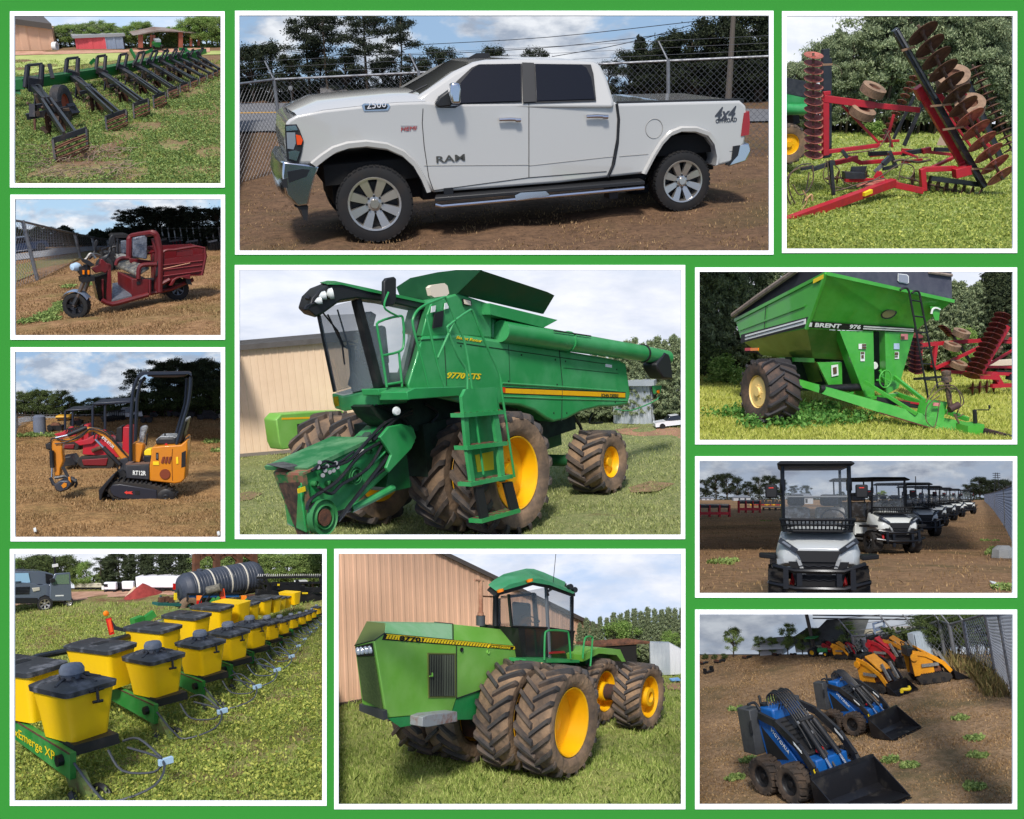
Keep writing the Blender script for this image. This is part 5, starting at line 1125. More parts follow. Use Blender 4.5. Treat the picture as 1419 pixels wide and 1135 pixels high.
  for u,v,q in ((160,250,31),(262,242,18)):
    c=T.s_(u,v,y3-.02); qq=q/3.067/F*(T.M @ c).y/T.k; k=alloy_wheel(tr,c,qq,.18,qq*.66,mat('car_tyre',(26,26,27),.8),ALY,spokes=6,blocks=20); turn(k,c,R(-20))
  # far: dirt pile, semi trailer, cabs, trees
  def heap(u,v,w_,vt,m,lb,nm):
    p=T.g(u,v); q=w_/3.067/F*(T.M @ p).y/T.k/2; h=T.hz(p,vt); b=B(); rn=random.Random(int(u)); N=9; rows=[]
    for j in range(N):t=j/(N-1); rows.append([(p.x+q*(1-t) ** .9*math.cos(a)*(1+.15*rn.random())+q*.05,p.y+q*.6*(1-t)*math.sin(a)*(1+.1*rn.random()),h*t*(1+.05*rn.random())) for a in [i*math.pi/10 for i in range(20)]])
    b.loft(rows); return T.one(b,nm,m,lb,'dirt pile',smooth=80)
  heap(575,218,160,166,mat('red_dirt',(150,58,52),.95,col2=(120,44,40),scale=8),'pile of deep red dirt in front of the white semi trailer','dirt_pile'); heap(540,217,80,178,mat('pale_dirt',(214,190,160),.95,col2=(180,150,126),scale=8),'pale sand pile on the left flank of the red dirt','dirt_pile')
  def bx(nm,lb,cat,u0,u1,vb,vt,m,wheels=0):
    a=T.g(u0,vb); c=T.g(u1,vb); h=T.hz(a,vt); w=(c-a).length; s_=T.root(nm,lb,cat,(a.x,a.y,0),math.atan2(c.y-a.y,c.x-a.x)); B().box(0,w,0,w*.3,h*.28,h).obj('body',m,s_,bev=.02)
    B().box(w*.02,w*.98,.02,w*.25,h*.15,h*.28).obj('chassis',BLK,s_)
    for i in range(wheels):B().cyl((w*(.12+.76*i/max(1,wheels-1)),-.02,h*.13),(w*(.12+.76*i/max(1,wheels-1)),.08,h*.13),h*.13,n=12).obj('wheel',BLKP,s_)
    return s_,w,h
  bx('semi_trailer','long white semi trailer beyond the red dirt pile','trailer',548,730,201,136,mat('trailer_bright_white',(232,232,240),.5),4)
  s_,w,h=bx('semi_truck','white semi truck cab facing left beside other trucks','truck',412,462,203,160,mat('trailer_bright_white',(232,232,240),.5),2); B().box(w*.05,w*.35,-.02,0,h*.6,h*.85).obj('window',BLK,s_); B().box(-w*.2,0,0,w*.25,h*.28,h*.62).obj('hood',WDEC,s_)
  bx('semi_truck','white and black semi truck, second from the left, by the long trailer','truck',488,536,202,156,mat('trailer_bright_white',(232,232,240),.5),2); bx('semi_truck','dark semi truck between the two white cabs','truck',462,490,198,158,BLK,2)
  bx('long_shed','low cream shed with many openings far beyond the truck','shed',285,410,190,164,mat('cream_wall',(196,190,170),.8),6)
  T.trees([(50,191,60,'leaf',1,1.3,'bright green tree above the dark pickup at the far left',LEAFL),(290,189,82,'leaf',2,1.1,'dark green round tree behind the open pickup door',LEAF),(335,189,70,'leaf',3,1.2,'light green spring tree right of the open pickup door',LEAFL)],None,None)
  rn=random.Random(2)
  T.trees([(80+i*30,190,55-(i % 3)*8,'leaf',i % 5,1.3) for i in range(7)],'trees over the dark pickup','dark leafy tree behind the dark grey pickup',LEAFD)
  T.trees([(400+i*26,188,20+rn.random()*40-(10 if i>4 else 0),'pine' if i % 3 == 0 else 'fir',i % 5,1.2) for i in range(16)],'pines beyond the semi trailer','tall dark pine in the wood beyond the trailer and tank',PINED)
  T.trees([(830+i*36,189,20+rn.random()*30,'leaf',i % 5,1.35) for i in range(16)],'leafy wood beyond the header','leafy tree in the wood behind the tank and header',LEAF)
  thicket(T,188,LEAFD,.5,n=9000,u0=380,u1=1360,label='dark undergrowth at the foot of the wood behind the planter')
  p=T.g(210,205); s_=T.root('utility_pole','pole with a white box behind the dark pickup','utility pole',p); h=T.hz(p,50); B().cyl((0,0,0),(0,0,h),.03,n=6).obj('pole',BLK,s_); B().box(-.07,.07,-.05,.0,h*.72,h*.8).obj('meter_box',WDEC,s_)
  ln=lambda x,y:True
  kp=[(T.g(u,v),q) for u,v,q in ((1180,640,.45),(1280,560,.35),(900,860,.4),(1000,740,.25),(700,980,.3),(1120,900,.35),(1290,820,.35),(130,430,.3),(820,1010,.3),(560,900,.2),(1000,950,.3),(1230,480,.3))]; kb=lambda x,y:all((x-q.x) ** 2+((y-q.y)) ** 2>(d*(1+.5*math.sin(8*x)*math.cos(7*y))) ** 2 or random.random()<.3 for q,d in kp)
  grass(T,246,70000,.085,GRSL,'lush long grass in the planter field',seed=14,w=.0055,tuft=6,pw=1.3,keep=kb)
  weeds(T,300,15000,.06,WEED,seed=15,size=.019,nl=7,pw=1.15,keep=kb,label='leafy clover weeds covering the ground beside the planter')
  weeds(T,520,2600,.15,leafmat('dark_weed',(112,136,58),(204,204,104),(154,166,76)),seed=16,size=.03,nl=8,pw=1.0,keep=kb)
  close_bay(T)
tile_planter()
# ================================================================ top middle: white pickup by a chain-link fence
def tile_truck():
  T=Tile((320,10,1.867),(331.9,21.8,1065.5,347.4),20,44,(345,612),(1170,528),3.19,roll=-3.2)
  dirt=ground_mat('dry_brown_dirt',(90,70,54),(116,90,68),(84,74,50),.35,5)
  T.ground(236,dirt,seed=1,amp=.05)
  T.strip([(10,322),(700,306),(1400,294),(1400,264),(700,246),(10,248)],mat('asphalt',(104,104,106),.9,col2=(90,90,92),scale=4),'road',.05)
  T.strip([(10,272),(700,262),(700,264),(10,275)],mat('road_paint_yellow',(170,130,60),.8),'road_line',.056)
  T.sky(238,1.12,sky_mat('sky_blue_cloudy',(92,138,200),(160,190,220),(232,236,242),(160,172,190),.50,4.5,.06,off=3.1))
  paint=mat('pearl_white_paint',(182,181,177),.16,coat=1,spec=.5)
  W_=2.0
  r=T.root('pickup_truck','white crew-cab pickup with chrome wheels parked on brown dirt by a fence','pickup truck')
  S=lambda pts,y=0:T.side(pts,y)
  outline=[(143,300),(150,291),(172,279),(240,266),(330,256),(430,246),(500,244),(560,250),(770,247),(990,243),(1000,250),(1150,246),(1318,242),(1334,256),(1338,300),(1330,352),(1312,378),(1298,402),(1250,413),
       (1256,395),(1250,362),(1232,338),(1205,326),(1165,324),(1132,338),(1108,365),(1086,400),(1068,431),(980,440),(850,455),(700,467),(522,480),
       (505,455),(480,420),(448,390),(405,371),(350,364),(300,368),(262,384),(234,405),(184,406),(150,400),(139,352)]
  P=S(outline); b=B(); n=len(P)
  zt=lambda p:p.z
  rings=[]
  for y,k in ((.05,1.0),(0,.995),(.0,.99),(W_,.99),(W_-.05,1.0)):
    rings.append([Vector((p.x,y,p.z)) for p in P])
  b.loft([[Vector((p.x,0,p.z)) for p in P],[Vector((p.x,W_,p.z)) for p in P]])
  b.obj('body',paint,r,bev=.035,seg=3)
  # hood rises towards the middle
  hp=S([(172,281),(240,266),(330,256),(430,246),(505,244)],0)
  hb=B(); rows=[]
  for y,dz,dx in ((.02,0,0),(.18,.07,-.02),(.32,.10,-.05),(.98,.13,-.08),(1.6,.10,-.05),(1.93,0,0)):
    rows.append([Vector((p.x+dx,y,p.z+dz*(1 if i else .4))) for i,p in enumerate(hp)])
  hb.loft(rows,closed=False); hb.obj('hood',paint,r,smooth=60)
  # cabin: side planes lean in
  zb=S([(770,247)])[0].z; zt_=T.s_(770,138,.26).z
  tn=Vector((0,zt_-zb,-.26)).normalized()         # normal of near side plane of the greenhouse
  pp=(0,.012,zb)
  cp=lambda u,v:T.plane(u,v,pp,(0,tn.y,tn.z))
  sil=[(470,240),(512,212),(575,168),(628,142),(660,136),(770,133),(900,136),(940,140),(958,150),(975,185),(993,243),(993,262),(480,262)]
  C=[cp(*q) for q in sil]; cb=B(); cb.loft([C,[Vector((p.x,W_-p.y,p.z)) for p in C]]); cb.obj('cab',paint,r,bev=.05,seg=3)
  off=Vector((0,-tn.y,-tn.z)).normalized()*.012
  def pane(pts,name,m,d=.012,o=1.0):return decal(r,[cp(*q)+off*o for q in pts],off*(d/.012),m,name)
  pane([(512,262),(585,192),(622,158),(640,150),(752,148),(752,247),(600,252),(580,262)],'window_surround',BLK,.010)
  pane([(758,148),(930,150),(937,175),(944,244),(758,250)],'window_surround',BLK,.010)
  dg=mat('truck_tint',(10,13,22),.04,spec=.45)
  pane([(592,200),(625,162),(642,151),(748,150),(749,245),(590,251)],'front_window',dg,.012,2)
  pane([(786,150),(905,152),(918,160),(930,185),(940,240),(790,245)],'rear_window',dg,.012,2)
  pane([(752,146),(782,147),(787,247),(754,249)],'door_pillar',BLKP,.012,2)
  wsp=B(); a1,a2,a3=cp(478,240),cp(545,188),cp(624,145)
  wsp.loft([[a1+Vector((-.02,.1,.01)),a3+Vector((-.03,.06,.015))],[Vector((a1.x-.12,W_/2,a1.z+.02)),Vector((a3.x-.12,W_/2,a3.z+.03))],[Vector((a1.x-.02,W_-.2,a1.z)),Vector((a3.x-.02,W_-.3,a3.z))]],closed=False)
  wsp.obj('windscreen',dg,r)
  wp=B(); wp.tube([cp(448,240)+Vector((0,.2,.02)),cp(520,206)+Vector((-.03,.15,.02))],.012); wp.obj('wiper',BLK,r)
  # seams
  ln=mat('panel_line_dark',(40,40,40),.8)  # dark grey for the joints between doors and panels
  f=lambda pts,y=-.003:T.side(pts,y)
  seam(T,r,[f([(497,262),(495,300),(500,360),(512,440),(524,474)]),f([(771,250),(771,440)]),f([(1002,255),(998,340),(985,410),(972,440)]),f([(525,474),(771,441),(972,425)])],ln,.005)
  seam(T,r,[f([(772,410),(990,386)]),f([(500,410),(771,408)]),f([(1005,386),(1080,380)]),f([(1290,372),(1312,371)])],mat('crease_grey',(150,148,142),.5),.004,'body_crease')
  gap=B(); gap.tube(f([(998,250),(1003,290),(1000,350),(990,405),(975,440)],-.004),.02,6); gap.obj('bed_gap',BLK,r)
  # wheel-arch flares
  for pts in ([(205,402),(232,380),(262,360),(300,348),(350,343),(405,350),(450,370),(482,400),(505,440),(520,476)],[(1064,430),(1090,380),(1112,345),(1135,320),(1165,308),(1205,308),(1240,320),(1258,345),(1265,380),(1262,405)]):
    fb=B(); inn=[]
    cc=f([(370,520)])[0] if pts[0][0]<600 else f([(1165,450)])[0]
    A=T.side(pts,-.03)
    R1=[Vector((p.x,-.002,p.z)) for p in A]; R2=[Vector((p.x,-.055,p.z))+(cc-p).normalized()*.02 for p in A]
    R2=[Vector((p.x,-.055,p.z)) for p in R2]
    R3=[Vector((q.x+(cc.x-q.x)*.09,-.05,q.z+(cc.z-q.z)*.09)) for q in A]; R4=[Vector((q.x,.1,q.z)) for q in R3]
    fb.loft([R1,R2,R3,R4],closed=False); fb.obj('wheel_flare',paint,r,smooth=60)
  # wheel wells and chassis
  ub=B(); xr=T.s_(1290,400,0).x; xl=T.s_(240,400,0).x; xm=T.s_(500,440,0).x; xn=T.s_(1075,440,0).x; ub.box(xl+.1,xr-.1,.3,W_-.3,.48,.9); ub.box(xl,xm,.12,W_-.1,.75,1.0); ub.box(xn,xr-.05,.12,W_-.1,.75,1.0); ub.box(xm,xn,.2,W_-.2,.45,.6)
  ub.obj('chassis',mat('underbody_black',(12,12,12),.9),r)
  # wheels
  tm=mat('truck_tyre',(24,24,25),.75,col2=(48,42,38),scale=4,lo=.5,hi=.8)
  for u,vc,vb,y in ((376,512,612,.17),(1170,452,530,.17)):
    c=T.s_(u,vc,.02); rad=c.z-T.s_(u,vb,.02).z
    c.z=rad-.01
    k=alloy_wheel(r,(c.x,.17,c.z),rad,.30,rad*.68,tm,ALY)
    if u<500:turn(k,(c.x,.17,c.z),R(-7))
    alloy_wheel(r,(c.x+.02,W_-.17,c.z),rad,.30,rad*.68,tm,ALY,out=1,blocks=24)
  # running board
  rbm=B(); q=T.side([(527,503),(1070,459)],-.12)
  rbm.prism([Vector((q[0].x,-.14,q[0].z)),Vector((q[0].x+.07,.12,q[0].z+.02)),Vector((q[1].x,.12,q[1].z+.02)),Vector((q[1].x,-.14,q[1].z))],(0,0,.05))
  o=rbm.obj('running_board',BLKP,r,bev=.01)
  cb2=B(); cb2.tube(T.side([(528,511),(545,515),(1068,467)],-.15),.026,8); cb2.obj('step_bar',CHR,o)
  cb3=B(); cb3.prism(T.side([(735,487),(750,480),(815,476),(826,487),(738,500)],-.182),(0,.02,0)); cb3.obj('step_plate',CHR,o)
  for u in (560,775,985):
    bk=B(); p=T.s_(u,470,.05); bk.box(p.x-.06,p.x+.06,-.02,.2,p.z-.12,p.z+.02); bk.obj('step_bracket',BLK,o)
  # front bumper and lamps
  fbm=B(); bo=T.side([(132,400),(150,402),(226,412),(214,440),(206,470),(196,512),(170,516),(140,488),(128,440)],-.02)
  x0=bo[0].x
  rows=[[Vector((p.x+.02,-.02,p.z)) for p in bo],[Vector((p.x-.02,.15,p.z)) for p in bo],[Vector((p.x-.05,.6,p.z)) for p in bo],[Vector((p.x-.05,W_-.6,p.z)) for p in bo],[Vector((p.x+.02,W_+.02,p.z)) for p in bo]]
  fbm.loft(rows); fbm.obj('front_bumper',CHR,r,bev=.02,smooth=50)
  va=B(); va.prism(T.side([(165,516),(200,516),(198,552),(188,550),(182,524)],.02),(0,1.8,0)); va.obj('air_dam',BLKP,r)
  fl=decal(r,T.side([(146,425),(185,418),(205,420),(196,438),(150,455)],-.028),(0,.01,0),mat('lamp_recess',(50,52,56),.3,.5),'fog_lamp_recess')
  decal(r,T.side([(132,446),(146,442),(147,468),(134,466)],-.03),(0,.01,0),BLKP,'parking_sensor')
  hl=decal(r,T.side([(140,304),(170,303),(178,318),(188,345),(184,372),(176,404),(146,398),(141,350)],-.012),(0,.03,0),BLK,'headlight')
  B().prism(T.side([(142,308),(168,306),(173,318),(143,320)],-.024),(0,.012,0)).obj('chrome_bezel',CHR,hl)
  B().prism(T.side([(144,324),(166,324),(168,352),(162,368),(146,366)],-.024),(0,.012,0)).obj('lens',mat('clear_lens',(150,158,168),.1,.3),hl)
  B().prism(T.side([(168,330),(180,332),(186,344),(182,356),(171,356)],-.026),(0,.012,0)).obj('amber_marker',mat('orange_marker',(226,78,30),.25),hl)
  B().prism(T.side([(149,374),(166,370),(178,374),(170,398),(150,392)],-.024),(0,.012,0)).obj('lower_lens',CHR,hl)
  # rear lamp, rear bumper
  decal(r,T.side([(1328,274),(1341,269),(1343,300),(1340,330),(1320,334),(1324,300)],-.012),(0,.1,0),mat('tail_lamp',(150,14,18),.15,coat=.5),'tail_light')
  rbb=B(); bo=T.side([(1312,356),(1338,352),(1344,372),(1330,398),(1286,412),(1296,396)],.02)
  rbb.loft([[Vector((p.x,.0,p.z)) for p in bo],[Vector((p.x+.08,.3,p.z)) for p in bo],[Vector((p.x+.08,W_-.3,p.z)) for p in bo],[Vector((p.x,W_,p.z)) for p in bo]]); rbb.obj('rear_bumper',CHR,r,bev=.015)
  decal(r,T.side([(1300,360),(1318,357),(1312,384),(1290,408),(1282,409),(1296,394)],-.02),(0,.06,0),BLKP,'bumper_pad')
  # handles, mirror, badges, fuel door
  for u,v in ((722,292),(948,284)):
    hb=B(); hb.tube(T.side([(u-28,v-1),(u,v-2),(u+28,v-1)],-.045),[.02,.024,.02],8)
    hb.tube(T.side([(u+14,v+0),(u+27,v)],-.05),.028,8); hb.obj('door_handle',CHR,r)
  mb=B(); mo=T.side([(570,196),(592,196),(597,212),(596,250),(572,250),(566,225)],-.24); mb.prism(mo,(0,.14,0)); mi=mb.obj('wing_mirror',CHR,r,bev=.03,seg=3)
  ma=B(); ma.prism(T.side([(540,232),(572,210),(572,256),(536,260),(530,250)],-.12),(0,.12,0)); ma.obj('mirror_arm',BLKP,mi,bev=.02)
  text('RAM',.085,mat('badge_dark',(92,90,84),.35,.6),T.s_(532,403,-.004),(1,0,0),(0,0,1),r,'badge_lettering',.006,bold=.014,width=.37)
  text('2500',.085,mat('badge_white',(220,220,225),.4),T.s_(352,263,-.018),(1,0,.015),(0,0,1),r,'badge_lettering',.004,width=.24)
  bd=decal(r,T.side([(338,254),(345,249),(408,250),(412,256),(406,267),(344,269)],-.010),(0,.012,0),CHR,'hood_badge')
  decal(r,T.side([(346,254),(404,252),(406,257),(402,264),(348,266)],-.014),(0,.004,0),BLK,'badge_plate')
  decal(r,T.side([(440,306),(482,306),(482,313),(440,313)],-.006),(0,.006,0),mat('badge_grey',(160,160,160),.4,.4),'engine_badge')
  text('HEMI',.05,mat('badge_red',(170,50,40),.4),T.s_(440,321,-.005),(1,0,0),(0,0,1),r,'badge_lettering',.005,shear=.2,width=.2)
  text('4x4',.17,mat('decal_slate',(62,66,74),.5),T.s_(1252,293,-.004),(1,0,0),(0,0,1),r,'decal_lettering',.003,shear=.35,bold=.02,width=.31)
  text('OFFROAD',.055,mat('decal_slate',(62,66,74),.5),T.s_(1254,300,-.004),(1,0,0),(0,0,1),r,'decal_lettering',.003,bold=.02,width=.31)
  c=T.s_(1095,314,-.004); ring=[Vector((c.x+.12*math.cos(a),-.004,c.z+.125*math.sin(a))) for a in [i*math.pi/14 for i in range(29)]]
  seam(T,r,[ring],mat('crease_grey',(150,148,142),.5),.004,'fuel_door')
  an=B(); q=cp(640,138); an.loft([[q+Vector((x,.7,0)),q+Vector((x+.02,.7,.07*k)),q+Vector((x+.04,.74,0))] for x,k in ((0,.2),(.12,1),(.3,.9))]); an.obj('roof_antenna',BLKP,r)
  br=B(); br.tube([T.s_(1000,250,.12) ,T.s_(1325,242,.12)],.03,6,sq=True); br.obj('bed_rail',BLKP,r)
  bb=B(); bb.box(*([T.s_(1010,250,.1).x,T.s_(1310,250,.1).x,W_-.12,W_-.06,1.0,T.s_(1160,240,W_).z+.02])); bb.obj('bed_wall',paint,r)
  # fence behind
  G=[T.g(-10,462),T.g(140,424),T.g(505,412),T.g(1132,392),T.g(1430,384)]
  fh=T.hz(G[1],187)
  chain_fence(T,G,fh,'galvanised chain-link fence with barbed wire behind the white pickup',spacing=.11,wire=.0032,postr=.035,mm=mat('dull_fence_wire',(104,106,110),.5,.6),posts=G[1:4])
  # trees, sign, parked car, pole, wires
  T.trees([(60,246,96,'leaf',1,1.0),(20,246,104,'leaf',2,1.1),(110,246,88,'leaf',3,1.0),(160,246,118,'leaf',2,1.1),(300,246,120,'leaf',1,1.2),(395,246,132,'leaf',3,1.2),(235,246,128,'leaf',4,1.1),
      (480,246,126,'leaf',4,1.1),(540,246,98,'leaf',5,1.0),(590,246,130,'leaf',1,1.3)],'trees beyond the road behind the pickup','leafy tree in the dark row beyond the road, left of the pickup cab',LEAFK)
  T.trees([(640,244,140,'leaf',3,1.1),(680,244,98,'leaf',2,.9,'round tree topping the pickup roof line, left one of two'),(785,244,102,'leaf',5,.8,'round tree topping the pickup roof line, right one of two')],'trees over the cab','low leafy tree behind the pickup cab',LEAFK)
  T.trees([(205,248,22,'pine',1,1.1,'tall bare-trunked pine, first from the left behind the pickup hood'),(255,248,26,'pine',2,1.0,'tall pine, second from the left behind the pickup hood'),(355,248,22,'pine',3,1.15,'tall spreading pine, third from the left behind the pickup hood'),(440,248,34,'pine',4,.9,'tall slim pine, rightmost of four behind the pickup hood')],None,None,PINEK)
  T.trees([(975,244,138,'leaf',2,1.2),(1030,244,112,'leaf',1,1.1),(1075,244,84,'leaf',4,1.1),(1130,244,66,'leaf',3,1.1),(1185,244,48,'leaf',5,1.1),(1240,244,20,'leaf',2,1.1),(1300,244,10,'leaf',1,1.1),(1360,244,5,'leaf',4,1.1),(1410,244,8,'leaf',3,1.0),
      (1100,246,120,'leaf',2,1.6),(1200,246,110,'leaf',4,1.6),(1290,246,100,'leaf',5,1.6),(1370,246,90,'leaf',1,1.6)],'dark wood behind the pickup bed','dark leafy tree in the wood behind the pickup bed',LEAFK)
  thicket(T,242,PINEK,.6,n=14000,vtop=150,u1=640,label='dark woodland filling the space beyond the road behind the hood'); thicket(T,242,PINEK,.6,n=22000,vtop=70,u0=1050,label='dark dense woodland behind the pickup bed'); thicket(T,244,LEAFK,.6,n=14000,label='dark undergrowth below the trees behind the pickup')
  p=T.g(212,262); lowcar(T,(p.x,p.y,.04),R(-4),'dark parked car across the road behind the pickup fence',mat('dark_car_paint',(36,44,56),.3,coat=.4),scale=.3)
  p=T.g(160,262); s=T.root('road_sign','small round-headed grey road sign behind the fence','road sign',p); h=T.hz(p,209)
  B().cyl((0,0,0),(0,0,h),.015,n=6).obj('post',STL,s); B().cyl((0,-.03,h),(0,-.05,h),.08,n=8).obj('sign_face',mat('sign_grey',(130,132,134),.5),s)
  p=T.g(1285,270); h=T.hz(p,18); s=T.root('utility_pole','leaning wooden utility pole in front of the dark wood','utility pole',p)
  B().tube([(0,0,0),(.12,0,h)],[.09,.06],8).obj('pole',mat('pole_wood',(92,84,76),.9),s)
  for i,(u0,v0,u1,v1) in enumerate(((490,97,1215,35),(830,128,1220,38),(20,108,600,122),(560,120,1200,60))):
    a=T.at(u0,v0,T.g(u0,250)); c=T.at(u1,v1,T.g(u1,250)); m_=(a+c)/2+Vector((0,0,-.1))
    T.one(B().tube(smoothpath([a,m_,c]),.010,4),'overhead_wire',BLK,['thin overhead wire above the pickup cab','overhead wire rising to the wood, lowest at the right','thin wire crossing the pine trunks at left','thin middle wire sloping over the pickup bed'][i],'wire')
  for i,(u,v,w,cc) in enumerate(((440,246,60,(120,122,126)),(270,240,50,(150,120,96)))):
    p=T.g(u,250); x=w/1.867/F*36/1.45; hh=T.hz(p,v-34); hs=T.root('house',['low grey-roofed house beyond the road behind the pickup hood','low tan house beyond the road behind the parked car'][i],'house',p)
    B().box(-x,x,0,3,0,hh*.6).obj('wall',mat('house_wall%d' % i,cc,.8),hs); B().prism([(-x*1.15,-.3,hh*.6),(x*1.15,-.3,hh*.6),(x*.7,1.5,hh),(-x*.7,1.5,hh)],(0,.1,.05)).obj('roof',mat('house_roof',(100,98,98),.8),hs)
  grass(T,300,16000,.035,STRW,'sparse dry grass on the dirt around the pickup',seed=5,w=.006)
  close_bay(T)
tile_truck()
# ================================================================ centre: green combine harvester
def oval(T,u,v,ru,rv,y,n=20):
  return [T.s_(u+ru*math.cos(2*math.pi*i/n),v+rv*math.sin(2*math.pi*i/n),y) for i in range(n)]
def tile_combine():
  T=Tile((320,362,2.2346),(332,374,943.6,741),380,21,(900,852),(1192,722),1.346,roll=-5)
  turf=ground_mat('mown_turf',(120,130,80),(148,150,102),(112,92,66),.5,7,lo3=.6,hi3=.72)
  T.ground(490,turf,seed=2)
  T.sky(492,1.25,sky_mat('sky_hazy_overcast',(178,196,224),(196,208,228),(232,234,242),(206,212,226),.62,2.2,.2,off=1.3,strength=.97,stretch=3))
  T.strip([(1190,520),(1300,512),(1400,516),(1400,548),(1290,545),(1210,535)],mat('bare_red_soil',(168,124,96),.95,col2=(128,100,76),scale=2),'soil_patch',.012)
  T.strip([(1230,700),(1300,680),(1375,688),(1320,712),(1240,716)],mat('dry_clippings',(140,112,84),.95,col2=(100,100,60),scale=5),'soil_patch',.012)
  T.strip([(10,722),(60,712),(100,718),(60,738),(10,745)],mat('dry_clippings',(140,112,84),.95),'soil_patch',.012)
  r=T.root('combine_harvester','big green combine harvester with yellow wheels and dual front tyres on turf','combine')
  S=T.side
  YB=.6
  hub=T.s_(897,655,0); Rr=hub.z-.01
  for y0,nm in ((0,1),(.78,0)):
    ag_tyre(r,(hub.x,y0+.31,Rr),Rr,.62,Rr*.60,RUBM,YEL,n=18,lugh=.075,dish=.30,dirn=-1,lugw=.05,sweep=1.25,lugm=LUG)
  for y0 in (2.6,3.3):
    ag_tyre(r,(hub.x,y0+.3,Rr),Rr,.6,Rr*.60,RUBM,YEL,n=16,lugh=.07,dish=.2,lugw=.05,sweep=1.25,out=1,lugm=LUG)
  rh=T.s_(1190,622,0); R2=rh.z
  ag_tyre(r,(rh.x,.34,R2),R2,.64,R2*.49,RUBM,YEL,n=15,lugh=.05,dish=.16,dirn=-1,lugw=.045,sweep=1.1,lugm=LUG)
  ag_tyre(r,(rh.x,3.0,R2),R2,.6,R2*.49,RUBM,YEL,n=15,lugh=.05,dish=.16,out=1,lugm=LUG)
  # main body side
  out=[(590,232),(700,226),(805,240),(1205,306),(1224,316),(1238,412),(1230,444),(1190,450),(1140,452),(1085,466),(1040,490),(1000,498),(975,486),(940,462),(895,448),(840,444),(760,452),(640,425),(552,402),(545,385),(572,300)]
  P=S(out,YB); b=B(); b.loft([P,[Vector((p.x+1.25*(1 if p.x<hub.x+.6 else .3),YB+1.25,p.z)) for p in P]]); b.obj('body',JD,r,bev=.05,seg=3)
  ln=mat('green_gap',(8,44,20),.7)
  seam(T,r,[S([(1016,268),(1026,375),(1024,495)],YB-.004)],ln,.008)
  seam(T,r,[S([(700,252),(1160,318)],YB-.004)],ln,.006)
  seam(T,r,[S([(575,245),(660,240),(668,385)],YB-.004)],ln,.006)
  rb=B(); rb.tube(S([(840,378),(1000,388),(1195,402)],YB),.02,6); rb.tube(S([(840,419),(1000,426),(1225,432)],YB),.015,6); rb.obj('body_rib',JD,r)
  decal(r,S([(843,389),(1222,405),(1222,425),(843,411)],YB-.003),(0,.01,0),BDEC,'stripe_border')
  decal(r,S([(843,393),(1221,408),(1221,422),(843,408)],YB-.007),(0,.004,0),YEL,'side_stripe')
  a=T.s_(1146,420,YB-.012); c=T.s_(1200,422,YB-.012)
  text('JOHN DEERE',.062,mat('deere_lettering',(20,60,30),.5),a,(c-a),(0,0,1),r,'stripe_lettering',.003,width=(c-a).length)
  a=T.s_(670,362,YB-.006); c=T.s_(775,366,YB-.006)
  text('9770 STS',.085,YDEC,a,(c-a),(0,0,1),r,'model_lettering',.003,shear=.3,bold=.02,width=(c-a).length)
  a=T.s_(698,240,YB-.006); c=T.s_(778,252,YB-.006)
  text('Bullet Rotor',.045,YDEC,a,(c-a),(0,0,1),r,'model_lettering',.003,shear=.3,bold=.01,width=(c-a).length)
  decal(r,S([(838,390),(850,391),(850,406),(838,406)],YB-.012),(0,.01,0),mat('orange_reflector',(220,70,30),.3),'reflector')
  for u,v in ((712,262),(900,290),(1005,305),(1036,310),(1195,335),(1000,470),(1040,470),(1190,436),(860,372),(1010,382)):
    q=T.s_(u,v,YB-.004); B().lathe([(.001,-.006),(.014,-.005),(.016,.002)],q,(0,1,0),8).obj('panel_latch',ln,r)
  decal(r,S([(1160,318),(1180,321),(1180,330),(1160,327)],YB-.006),(0,.004,0),WDEC,'small_sticker'); seam(T,r,[S([(860,258),(864,372)],YB-.004),S([(1030,330),(1200,348)],YB-.004)],ln,.004)
  # upper box and grain tank
  P=S([(606,165),(622,122),(702,99),(806,134),(808,240),(700,232),(588,236)],YB+.03)
  b=B(); b.loft([P,[Vector((p.x+1.1,YB+1.3,p.z)) for p in P]]); b.obj('tank_side_box',JD,r,bev=.03)
  P=S([(806,150),(960,195),(960,285),(806,250)],YB+.25); b=B(); b.loft([P,[Vector((p.x,YB+1.9,p.z)) for p in P]]); b.obj('grain_tank',JDD,r)
  x0=T.s_(700,99,YB+.03).x
  dk=mat('tank_flare_green',(10,66,34),.5,col2=(18,80,44),scale=2)
  b=B(); L0,L1=T.s_(700,101,YB+.03),T.s_(968,163,YB+.03); U0,U1=T.s_(772,27,YB-.25),T.s_(1002,106,YB-.25)
  U2=T.s_(980,95,YB-.25)
  b.prism([L0,L1,U1,U2,U0],(0,.03,.0)); b.obj('tank_flare',dk,r)
  b=B(); F0=T.f(600,132,x0); Q=[T.f(u,v,x0-.02) for u,v in ((700,101),(775,27),(700,27),(640,34),(555,52),(512,80),(522,106),(600,130))]
  b.prism(Q,(.03,0,0)); b.obj('tank_flare',dk,r)
  b=B(); b.prism(S([(802,130),(1012,182),(968,206),(804,165)],YB-.12),(0,.5,.02)); b.obj('tank_lip',JD,r)
  b=B(); q=[T.s_(u,v,YB+.1) for u,v in ((812,175),(850,190),(850,215),(826,245),(812,240))]; b.loft([q,[p+Vector((0,.3,0)) for p in q]]); b.obj('auger_elbow',JD,r,bev=.04)
  p0,p1,p2=T.s_(835,216,.58),T.s_(1275,286,.5),T.s_(1350,299,.48)
  ag=B(); ag.cyl(p0,p1,.165,.15,22); au=ag.obj('unloading_auger',JD,r)
  ag=B(); ag.cyl(p1+(p1-p0)*-.004,p2,.145,.14,20); ag.obj('auger_end',JD,au)
